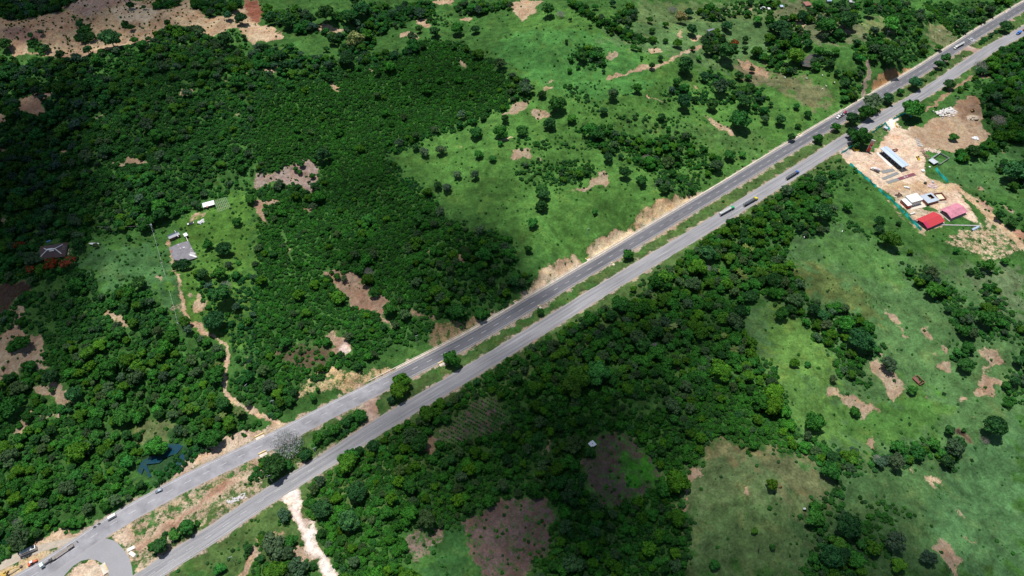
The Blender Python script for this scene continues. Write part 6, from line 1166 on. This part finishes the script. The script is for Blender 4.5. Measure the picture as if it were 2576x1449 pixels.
heap((Z6(960,650),Z6(1040,580),4),1.6,Mc('white stones',(.68,.68,.70),.9),'heap of white stones beside the two bare strips',n=45,sz=1.0,seed=9); heap((tp('C1',1715,905),tp('C1',1850,835),4),.5,Mc('spilled concrete',(.55,.53,.52),.9),'spilled grey concrete lumps on the median beside the trail',n=70,sz=.8,seed=10)
heap((tp('C2',80,330) ,tp('C2',150,340),3),.4,Mc('tan stones',(.5,.42,.33),.9),'tan stones where the rutted track meets the road',n=20,sz=.6,seed=11)
# ---------------------------------------------------------------- houses on the left hill
BT=Mc('brown clay tiles',(.085,.062,.062),.9,0,.25,1.2)
c,rz,L,Wd=quad([Z7(420,738),Z7(1085,625),Z7(1140,285),Z7(475,412)],2.9); r_=empty('tiled_house',c,rz); tag(r_,'house with brown hipped tile roof and white ridge sheets on the left hill','house')
hw=Wd/2; rl=L/2-hw*.95; V=[(-L/2,-hw,2.8),(L/2,-hw,2.8),(L/2,hw,2.8),(-L/2,hw,2.8),(-rl,0,5.3),(rl,0,5.3)]
MB().box((0,0,1.35),(L-1.6,Wd-1.6,2.7)).build('wall',Mc('dirty cream wall',(.42,.36,.30),.9),r_); rf=MB().add(V,[(0,1,5,4),(1,2,5),(2,3,4,5),(3,0,4),(3,2,1,0)]).build('roof',BT,r_)
def hip(a_,b_,w,m,name,f0=0,f1=1):
    a_=Vector(a_);b_=Vector(b_); MB().tube(a_.lerp(b_,f0)+Vector((0,0,.15)),a_.lerp(b_,f1)+Vector((0,0,.15)),w,w,6).build(name,m,rf)
for i,(a_,b_) in enumerate(((V[4],V[0]),(V[4],V[3]),(V[5],V[1]),(V[5],V[2]))): hip(a_,b_,.42,WHT,'ridge_sheet',0,(.72,.42,.68,.62)[i]); hip(a_,b_,.16,Mc('red hip tile',(.35,.06,.04),.8),'hip_tile',(.72,.42,.68,.62)[i],1)
for k,(x0,y0,lx,ly) in enumerate(((-1.5,1.2,4.2,1.1),(0.2,.2,6.0,1.3),(.6,-1.2,3.6,1.2))): MB().box((x0,y0,5.45-abs(y0)*.36),(lx,ly,.1)).build('white_sheet',WHT,rf)
bt=MB(); 
for i in range(7): bt.box((L/2-2.6+i*.35,1.0,4.0-i*.20),(.08,5.2,.1))
for i in range(6): bt.box((L/2-1.6,-1.4+i*.95,3.75),(2.3,.08,.1))
bt.build('exposed_battens',Mc('pale batten',(.40,.32,.28)),rf); MB().box((-L*.2,-hw-.3,1.5),(1.6,.1,1.6)).build('doorway',DKM,r_); MB().box((L/2+1.4,-1.0,.15),(2.4,7,.3)).build('terrace',Mc('pale rubble terrace',(.58,.45,.37),.95),r_)
c,rz,_=cen2(Z7(755,255),Z7(640,300),3.2); r_=empty('water_tank',(c.x,c.y,c.z),rz); tag(r_,'blue water tank on a stand behind the brown tiled house','tank'); MB().tube((-1.6,0,3.4),(1.6,0,3.4),.65,.65,12).build('tank_body',Mc('sky blue plastic',(.08,.24,.50)),r_); [MB().tube((a_*1.2,b_*.5,0),(a_*1.2,b_*.5,2.8),.09,.09,6).build('leg',CON,r_) for a_ in(-1,1) for b_ in(-1,1)]
c,rz,_=cen2(Z7(1665,345),Z7(1905,330),.6); r_=empty('boat',(c.x,c.y,c.z+.1),rz); tag(r_,'white pointed boat lying alone in the long grass','boat'); mb=MB(); ss=[(4.6,.05,.9),(3.6,.6,.85),(2.2,.95,.8),(0,1.15,.8),(-3,1.15,.8),(-4.4,1.0,.85)]; V=[];F=[]
for x,w,z in ss: V+=[(x,-w,z),(x,-w*.55,.1),(x,w*.55,.1),(x,w,z),(x,w*.9,z+.1),(x,-w*.9,z+.1)]
for i in range(5):
    for k in range(6): F.append((6*i+k,6*i+(k+1)%6,6*i+6+(k+1)%6,6*i+6+k))
F+=[tuple(range(6))[::-1],tuple(range(30,36))]; mb.add(V,F).build('hull',WHT,r_); 
mb=MB(); [mb.box((-2.6+i*.62,.05*(-1)**i,.93),(.3,.5 if i%2 else .3,.04),.5*(-1)**i) for i in range(6)]; mb.build('painted_marks',Mc('grey mark',(.35,.37,.42)),r_); MB().box((3.9,0,.97),(.7,.35,.03)).build('bow_patch',Mc('orange mark',(.6,.3,.1)),r_)
# flat grey roof
P=[Z6(*q) for q in ((362,1125),(430,1090),(560,1030),(745,985),(800,1100),(903,1272),(795,1310),(640,1352),(450,1345))]; W2=unp(P,3.1); c=W2.mean(0); cz=float(hz(c[0],c[1])); r_=empty('flat_roofed_house',(c[0],c[1],cz)); tag(r_,'house with wide flat grey concrete roof below the small dark-roofed house','house')
loc=[(p[0]-c[0],p[1]-c[1]) for p in W2]; n=len(loc)
def extr(loc,z0,z1,k=1): 
    V=[(x*k,y*k,z0) for x,y in loc]+[(x*k,y*k,z1) for x,y in loc]; return V,[tuple(range(n))[::-1],tuple(range(n,2*n))]+[(i,(i+1)%n,(i+1)%n+n,i+n) for i in range(n)]
MB().add(*extr(loc,-.5,2.95,.93)).build('wall',Mc('shabby wall',(.38,.34,.32),.9),r_); rf=MB().add(*extr(loc,2.95,3.2)).build('roof',Mc('weathered grey roof',(.20,.19,.21),.95,0,.3,.35),r_)
def on_roof(px,sz,mat,name,rz=0,h=3.3):
    g=at(px,h); MB().box((g.x-c[0],g.y-c[1],h),sz,rz).build(name,mat,rf)
on_roof(Z6(825,1255),(6.5,1.2,.15),WHT,'white_sheet',-.35); on_roof(Z6(810,1225),(5,3.6,.06),Mc('pale roof patch',(.42,.40,.40),.9),'pale_patch',-.3,3.24); on_roof(Z6(658,1108),(1.8,.6,.2),WHT,'block',.2); on_roof(Z6(588,1125),(.6,.6,.2),WHT,'block'); on_roof(Z6(545,1060),(.8,.5,.2),WHT,'block'); on_roof(Z6(410,1190),(1.8,3.4,.05),Mc('rusty patch',(.25,.13,.09),.9),'rusty_patch',.2,3.23); on_roof(Z6(795,1130),(.6,.6,.2),WHT,'block')
def hut(ps,h,rm,wm,label,name='hut',cat='hut',slope=.6,extra=None,inset=.5):
    c,rz,L,Wd=quad(ps,h); r=empty(name,c,rz); tag(r,label,cat); rf=MB().prism([(-Wd/2,h-.1),(Wd/2,h-.1+slope*0),(Wd/2,h+.05),(0,h+slope),(-Wd/2,h+.05)],-L/2,L/2).build('roof',rm,r); rf.rotation_euler=(0,0,PI/2)
    MB().box((0,0,(h-.12)/2-.2),(L-inset*2,Wd-inset*2,h-.12+.4)).build('wall',wm,r); MB().box((L*.15,-Wd/2+inset-.04,.95),(.9,.08,1.9)).build('door',DKM,r); return r,rf,L,Wd
r_,rf,L,Wd=hut([Z6(370,950),Z6(585,860),Z6(530,790),Z6(332,880)],2.8,Mc('slate blue roof',(.07,.09,.13),.35),Mc('rose wall',(.40,.15,.14),.9),'small house with slate blue roof and rose-red walls above the flat roof'); MB().box((0,-Wd/2,2.95),(L,.3,.15)).build('gutter',WHT,rf)
hut([Z6(665,905),Z6(735,875),Z6(700,815),Z6(638,850)],2.6,Mc('white sheet roof',(.74,.74,.76),.6),WW,'little white-roofed lean-to right of the slate blue roof')
o=MB().box((0,0,.9),(10,.5,1.8)).build('ruined_wall',Mc('cream ruined wall',(.66,.60,.55),.9),None,bevel=.05); g=cen2(Z6(690,900),Z6(750,1020),1); o.location=g[0]; o.rotation_euler=(0,0,g[1]); tag(o,'broken cream wall running down from the white lean-to','wall')
r_,rf,L,Wd=hut([Z6(1040,335),Z6(1255,262),Z6(1222,207),Z6(992,255)],2.8,Mc('bright white roof',(.82,.83,.86),.5),Mc('dark hut wall',(.14,.10,.10),.9),'long hut with bright white sheet roof at the top of the strips'); MB().box((-L/2+1.5,Wd*.25,3.25),(2.4,1.2,.08)).build('rust_patch',Mc('rust sheet',(.45,.22,.14)),rf)
c,rz,L,Wd=quad([Z6(1308,392),Z6(1542,300),Z6(1462,155),Z6(1255,240)],2.4); r_=empty('timber_frame',c,rz); tag(r_,'open pale timber pergola frame right of the long white-roofed hut','pergola'); TW=Mc('bleached timber',(.42,.42,.36),.9)
for i in range(8): MB().box((-L/2+i*L/7,0,2.4),(.16,Wd,.16)).build('rafter',TW,r_)
for i in range(5): MB().box((0,-Wd/2+i*Wd/4,2.22),(L,.16,.16)).build('beam',TW,r_)
for a_ in (-1,0,1):
    for b_ in (-1,1): MB().box((a_*L*.49,b_*Wd*.49,1.05),(.2,.2,2.1)).build('post',TW,r_)
MB().box((0,-Wd/2-.1,.35),(L,.3,.9)).build('low_wall',CON,r_)
t=car(Z6(725,665),Z6(840,628),'white pickup with dark cab parked between the huts',WHT,DKM,'pickup','pickup',5.4)
r_,rf,L,Wd=hut([tp('C3',572,450),tp('C3',602,482),tp('C3',641,456),tp('C3',612,420)],2.8,Mc('lone white roof',(.74,.80,.86),.5),Mc('grey hut wall',(.3,.3,.3),.9),'lone square hut with shining white roof in the dark wood'); MB().box((0,0,3.38),(L*.1,.8,.12)).build('vent',DKM,rf)
for ps,h,cm,lab in (([tp('A4',725,22),tp('A4',762,26),tp('A4',758,10),tp('A4',730,8)],2.6,(.5,.05,.09),'hut with crimson roof at the top edge right of the farm trees'),([tp('A4',788,62),tp('A4',808,64),tp('A4',806,44),tp('A4',790,42)],2.4,(.38,.04,.07),'tiny dark red roof just below the crimson-roofed hut'),
    ([tp('A4',-6,70),tp('A4',13,66),tp('A4',14,50),tp('A4',-4,52)],2.6,(.72,.72,.72),'narrow white roof under trees at the top middle right'),([tp('A4',90,55),tp('A4',116,50),tp('A4',112,36),tp('A4',90,40)],2.4,(.42,.52,.68),'small pale blue roof right of the narrow white roof'),([tp('A4',272,40),tp('A4',318,35),tp('A4',316,12),tp('A4',275,16)],2.6,(.30,.13,.10),'rust-brown roof among farm trees at the top'),
    ([tp('A4',440,10),tp('A4',480,8),tp('A4',478,-8),tp('A4',444,-8)],2.6,(.25,.33,.45),'grey-blue roof cut by the top edge of the picture'),([tp('A3',1480,245),tp('A3',1540,250),tp('A3',1540,225),tp('A3',1500,218)],2.8,(.20,.21,.25),'dark grey roof behind the scarlet flowering tree'),([tp('A3',1884,66),tp('A3',1904,68),tp('A3',1906,52),tp('A3',1886,48)],2.6,(.6,.63,.68),'light grey roof left of the narrow white roof'),
    ([tp('A4',610,12),tp('A4',650,20),tp('A4',652,2),tp('A4',616,-4)],2.6,(.42,.40,.45),'lilac-grey roof left of the crimson-roofed hut'),([tp('A4',0,138),tp('A4',34,138),tp('A4',32,122),tp('A4',2,122)],2.4,(.22,.10,.08),'low rusty roof below the narrow white roof'),([tp('C4',265,948),tp('C4',285,948),tp('C4',283,934),tp('C4',266,932)],1.6,(.8,.8,.8),'tiny white hut at the corner of the hill field wood')):
    hut(ps,h,Mc('roof %d'%int(ps[0][0]),cm,.6),Mc('farm wall',(.40,.33,.28),.9),lab,inset=.35)
# brick ruin in the right pasture
c,rz,L,Wd=quad([tp('B4',1092,1398),tp('B4',1125,1382),tp('B4',1185,1432),tp('B4',1148,1455)],1.5); r_=empty('brick_ruin',c,rz); tag(r_,'roofless red brick ruin with a bush inside, in the right pasture','ruin')
for s,sz in (((0,-Wd/2,.8),(L,.35,1.6)),((0,Wd/2,.6),(L*.8,.35,1.2)),((-L/2,0,.9),(.35,Wd-.4,1.8)),((L/2,0,.6),(.35,Wd-.4,1.2))): MB().box(s,sz).build('wall',Mc('old red brick',(.24,.085,.065),.95,0,.3,.8),r_)
MB().box((0,0,.05),(L-.5,Wd-.5,.2)).build('floor',Mc('weedy floor',(.05,.09,.03),.95),r_)
MB().prism([(-L/2+.4,1.2),(0,1.5),(0,1.6),(-L/2+.4,1.35)],-Wd*.3,Wd*.45).build('roof_remnant',Mc('fallen clay tiles',(.20,.085,.065),.9),r_)
o=link('shrub',CR['s'][0],None,(c.x+.8,c.y-.4,c.z)); o.scale=(2.0,2.0,1.9); tag(o,'green bush growing inside the roofless brick ruin','shrub','shrubs in the landscape')
# ---------------------------------------------------------------- gantry, culverts, poles
GW=Mc('galvanised white',(.66,.68,.72),.6)
c,rz,L,Wd=quad([Z4(1030,565),Z4(1180,660),Z4(1238,630),Z4(1090,543)],5.6); r_=empty('sign_gantry',c,rz); tag(r_,'white double-beam gantry spanning the upper road at top right','gantry')
for s in (-1,1): MB().box((0,s*Wd/2,5.6),(L,.45,.5)).build('beam',GW,r_)
for a_ in (-.22,.22): MB().box((a_*L,0,5.6),(.4,Wd-.5,.35)).build('tie',GW,r_); MB().box((a_*L,0,5.95),(1.1,1.3,.3)).build('housing',GW,r_)
for a_ in (-1,1):
    for s in (-1,1): MB().box((a_*L*.48,s*Wd/2,2.7),(.35,.35,5.4)).build('column',GW,r_)
def culvert(p,a_,label,L=4.2,ramp=True,yel=True):
    g=at(p); r=empty('culvert_headwall',g,a_); tag(r,label,'headwall','culvert headwalls'); 
    MB().box((0,0,.3),(L,.45,.7)).build('headwall',MC,r); 
    if ramp: MB().prism([(-1.2,.02),(2.6,.02),(2.6,.12),(-1.2,.12)],-L*.42,L*.42).build('apron',MC,r).rotation_euler=(0,0,-PI/2)
    if yel: MB().box((0,0,.85),(L*.98,.3,.35)).build('guard_rail',YCL,r)
A_=R(32)
def ra(t,x,y):
    g=at(tp(t,x,y)); i=int(np.argmin((UQ[:,0]-g.x)**2+(UQ[:,1]-g.y)**2)); n_=UN[i]; return math.atan2(-n_[0],n_[1])
for t,x,y,lab,L in (('B3',25,826,'yellow-railed culvert headwall at the foot of the lowest tan cut',4),('B3',570,502,'yellow-railed culvert headwall between the two lower tan cuts',4),('B2',1395,1290,'yellow-railed culvert outlet on the median beside a round tree',4.5),('B3',757,538,'small yellow-railed outlet left of the lone median tree',2.2),
    ('B3',205,862,'small yellow-railed outlet near the dark median bush',2.2),('A4',237,1016,'yellow-railed headwall left of the silver-loaded truck',5),('A4',333,1077,'yellow-railed outlet beside the round median tree',3),('A4',1790,86,'yellow-railed headwall at the far top right',4),('C2',25,390,'long yellow and white culvert headwall left of the bleached tree',7),('C2',50,520,'long yellow-railed headwall below the bleached tree',6)):
    culvert(tp(t,x,y),ra(t,x,y),lab,L)
for px,lab,rz in ((tp('C1',990,1245),'upper white concrete block beside the turning loop',.5),(tp('C1',1000,1285),'lower white concrete block beside the turning loop',-.5)):
    o=MB().prism([(-2.6,0),(2.6,0),(2.2,.8),(-1.6,.8)],-1.1,1.1).build('concrete_block',Mc('whitewashed concrete',(.78,.72,.64),.9),None,bevel=.06); o.location=at(px); o.rotation_euler=(0,0,rz); tag(o,lab,'concrete block','white blocks at the loop')
g=at(tp('C1',790,1395)); r_=empty('drain_inlet',g,R(-50)); tag(r_,'cream concrete drain inlet with yellow rail on the loop island','drain inlet'); MB().prism([(-4,0),(4,0),(3.4,.5),(-3.4,.5)],-1.6,1.6).build('apron',MC,r_); MB().box((0,1.2,.8),(4,.3,.4)).build('guard_rail',YCL,r_); MB().box((3.4,-.6,.7),(.8,2.2,.5)).build('wing_wall',MC,r_)
def pole(b,tpx,label,H=9.5,arm=True):
    g=at(b); r=empty('utility_pole',(g.x,g.y,g.z),R(random.choice((20,60,-30)))); tag(r,label,'utility pole','utility poles'); MB().tube((0,0,0),(0,0,H),.20,.13,8).build('pole',Mc('pale pole concrete',(.50,.50,.50),.9),r)
    if arm: a_=MB().box((0,0,H-.4),(2.4,.16,.16)).build('crossarm',Mc('grey steel arm',(.45,.5,.55)),r); [MB().tube((x_,0,H-.3),(x_,0,H+.05),.08,.05,6).build('insulator',WHT,a_) for x_ in (-1.1,0,1.1)]
    return r
p1=None
for t,x,y,lab in (('B3',568,334,'pale utility pole standing alone above the middle tan cut'),('B1',1375,1045,'pale utility pole in the grass left of the rutted track'),('B2',1220,1137,'pale utility pole by the bushes above the bottom tan bank'),('C2',146,176,'pale utility pole above the track junction'),('C2',461,530,'short pale pole beside the median hedge and lower road'),('C2',122,737,'leaning pale pole on the median below the bleached tree'),
   ('A3',1075,1440,'thin pale pole in the pasture left of the upper road'),('A4',885,292,'pale utility pole amid trees left of the gantry field'),('A4',1398,792,'pale utility pole at the top of the rubble heap'),('B1',1168,302,'utility pole with grey transformer left of the slate blue roof'),('B1',1252,592,'pale utility pole left of the flat grey roof'),('C1',1772,1345,'pale utility pole at the bottom beside the lower road'),('A4',1540,575,'pale pole beside the brown footpath under the dead tree'),('C1',1880,60,'thin pole beside the lower bend of the rutted track')):
    q=pole(tp(t,x,y),None,lab)
    if 'transformer' in lab: MB().tube((.5,0,7.2),(.5,0,8.4),.4,.4,10).build('transformer',Mc('transformer grey',(.5,.55,.6)),q)
def wire(a_,b_,label,h=9.3,h2=9.3):
    A=at(a_);B=at(b_); V=[A+Vector((0,0,h)),B+Vector((0,0,h2))]; mb=MB(); o0=V[0].copy(); pr=Vector((0,0,0)); n=14
    for i in range(1,n+1):
        t_=i/n; p=(V[1]-V[0])*t_-Vector((0,0,4*1.6*t_*(1-t_))); mb.tube(pr,p,.045,.045,4); pr=p
    o=mb.build('power_line',Mc('pale cable',(.6,.62,.62))); o.location=o0; tag(o,label,'cable')
wire(tp('B1',770,320),tp('B1',1168,302),'pale cable reaching left from the transformer pole'); wire(tp('B1',1168,302),tp('B1',1252,592),'pale cable from the transformer pole down to the next pole'); wire(tp('B1',1252,592),tp('B1',1375,1045),'pale cable running down beside the rutted track')
# kerb ring of the loop island
# ---------------------------------------------------------------- ponds
def water(name,P,z,col,rough=.12):
    m,nt,b=new_mat(name); pos=N(nt,'ShaderNodeNewGeometry').outputs['Position']; n_=noise(nt,pos,.35,5,.65); cc=mix(nt,mrange(nt,n_,.50,.62,0,.8),col,(.02,.06,.02)); nt.links.new(cc,b.inputs['Base Color']); b.inputs['Roughness'].default_value=rough; b.inputs['Specular IOR Level'].default_value=.6
    g=unp(P); zz=max(float(hz(x,y)) for x,y,_ in g)+z; me=bpy.data.meshes.new(name); me.from_pydata([(x,y,zz) for x,y,_ in g],[],[tuple(range(len(g)))]); me.materials.append(m); me.update()
    if me.polygons[0].normal.z<0: me.flip_normals()
    o=link(name,me); o['kind']='structure'
water('pond_water',pts('C1','1045,660 1070,600 1140,555 1230,545 1270,460 1330,452 1385,468 1340,525 1250,560 1205,600 1110,612 1145,700 1130,712 1090,640 1070,690'),.35,(.007,.046,.075))
water('pond_water',pts('C1','1330,600 1350,560 1385,515 1395,560 1395,605 1340,625'),.3,(.007,.046,.075))
water('pool_water',pts('A4','235,500 270,460 310,425 350,415 390,420 370,450 345,500 310,530 250,530'),.3,(.10,.085,.075),.3)
# ---------------------------------------------------------------- cattle
def cow_mesh(mat):
    mb=MB(); mb.ell((0,0,1.0),(.85,.34,.38),10,6); mb.ell((.5,0,1.05),(.42,.3,.42),8,5); mb.ell((-.6,0,1.08),(.4,.3,.36),8,5); mb.tube((.8,0,1.15),(1.15,0,1.3),.2,.14,8); mb.ell((1.3,0,1.28),(.28,.12,.14),8,5); mb.tube((1.35,0,1.25),(1.58,0,1.1),.11,.08,8)
    for x,y in ((.55,.2),(.55,-.2),(-.65,.2),(-.65,-.2)): mb.tube((x,y,.95),(x+.04*(1 if x>0 else -1),y,.5),.11,.065,7); mb.tube((x+.04*(1 if x>0 else -1),y,.5),(x,y,0),.06,.06,7)
    for s in (-1,1): mb.tube((1.15,s*.1,1.4),(1.1,s*.27,1.42),.05,.03,5)
    mb.tube((-.98,0,1.2),(-1.1,0,.6),.035,.05,5)
    o=mb.build('cow',mat); rm=o.modifiers.new('remesh','REMESH'); rm.mode='VOXEL'; rm.voxel_size=.06; rm.use_smooth_shade=True; return o
CW=Mc('white hide',(.72,.70,.66),.9); CB=Mc('brown hide',(.22,.09,.04),.9); base={}
COWS=[('A4',127,592,'w'),('A4',290,598,'w'),('A4',408,574,'w'),('A4',436,656,'w'),('A4',408,678,'w'),('A4',1291,240,'w'),('B4',557,303,'w'),('B4',270,345,'w'),('C4',92,780,'b'),('C3',1858,1258,'k'),('A4',500,628,'w'),('C1',1140,0,'x')]
CK=Mc('black hide',(.02,.02,.02),.9)
cl={0:'leftmost white cow on the dry upper-right hillside',1:'white cow at the upper edge of the dry hillside herd',2:'white cow nearest the pool-side trees, highest of the herd',3:'white cow right of the two lowest in the herd',4:'lowest white cow of the hillside herd',5:'white cow alone in the dry field above the gantry',6:'white cow at the top of the big right pasture',7:'white cow by the wood edge below the track, right pasture',8:'brown cow beside the bushy tree on the olive hill',9:'black cow low on the olive hill',10:'white cow rightmost of the hillside herd'}
for i,(t,x,y,k) in enumerate(COWS[:11]):
    if k not in base: o=base[k]=cow_mesh({'w':CW,'b':CB,'k':CK}[k])
    else: o=base[k].copy(); COL.objects.link(o)
    o.location=at(tp(t,x,y)); o.rotation_euler=(0,0,random.uniform(0,6.28)); o.scale=(1.15,)*3; tag(o,cl[i],'cow','grazing cattle')
# ---------------------------------------------------------------- clouds drifting above the camera; their shade dapples the land
def cloud(u,v,size,label,thick=38,seed=0,dens=.03,alt=1250,stretch=(1,1),rot=0):
    r=np.random.default_rng(seed); g=at((u,v)); c=g+SUNV*(alt/SUNV.z); V=[];F=[]; nb=11
    # one closed lumpy body: displaced ellipsoid
    nu,nv=48,24; Vs=[]
    bl=[(r.uniform(-.62,.62),r.uniform(-.62,.62),r.uniform(.25,.5)) for _ in range(nb)]
    for j in range(nv+1):
        ph=PI*j/nv
        for k in range(nu):
            th=2*PI*k/nu; d=np.array([math.sin(ph)*math.cos(th),math.sin(ph)*math.sin(th),math.cos(ph)]); q=1+.16*math.sin(3*th+seed)+.10*math.sin(5*th+seed*2.1)+.06*math.sin(9*th+seed*.7)
            x=d[0]*q; y=d[1]*q; t_=d[2]; s=sum(.35*math.exp(-((x-a)**2+(y-b)**2)/(w*w*.5)) for a,b,w in bl)
            Vs.append((x*size*stretch[0],y*size*stretch[1],t_*thick*(.45+s)*(1.0 if t_>0 else .6)))
    F=[(j*nu+k,(j+1)*nu+k,(j+1)*nu+(k+1)%nu,j*nu+(k+1)%nu) for j in range(nv) for k in range(nu)]
    if 'cloud' not in MATS:
        m=bpy.data.materials.new('cloud vapour'); m.use_nodes=True; nt=m.node_tree; nt.nodes.remove(nt.nodes['Principled BSDF']); vs=N(nt,'ShaderNodeVolumePrincipled'); vs.inputs['Color'].default_value=(.95,.95,.97,1); vs.inputs['Density'].default_value=.023; vs.inputs['Anisotropy'].default_value=.3; nt.links.new(vs.outputs[0],nt.nodes['Material Output'].inputs['Volume']); MATS['cloud']=m
    o=MB().add(Vs,F).build('cloud',MATS['cloud']); o.location=c; o.rotation_euler=(0,0,rot); tag(o,label,'cloud','clouds above the landscape',kind='structure')
CL=[(20,30,190,40,(1.6,.6),.1),(0,560,140,60,(.8,1.6),.3),(230,330,110,17,(1.5,1.0),.3),(1130,640,85,31,(1,1.2),.6),(1480,980,105,36,(1.9,.7),.45),(1480,1190,100,31,(1.2,.9),.2),(1530,1400,75,31,(1,.9),0),(2080,1449,90,34,(1.5,.6),.1),(930,440,60,16,(1.2,.8),.4),(2560,330,60,22,(.8,1.3),0),(1180,180,70,14,(1.5,.8),0)]
for i,(u,v,s,th,st,ro) in enumerate(CL): cloud(u,v,s,'',th,i+3,stretch=st,rot=ro)
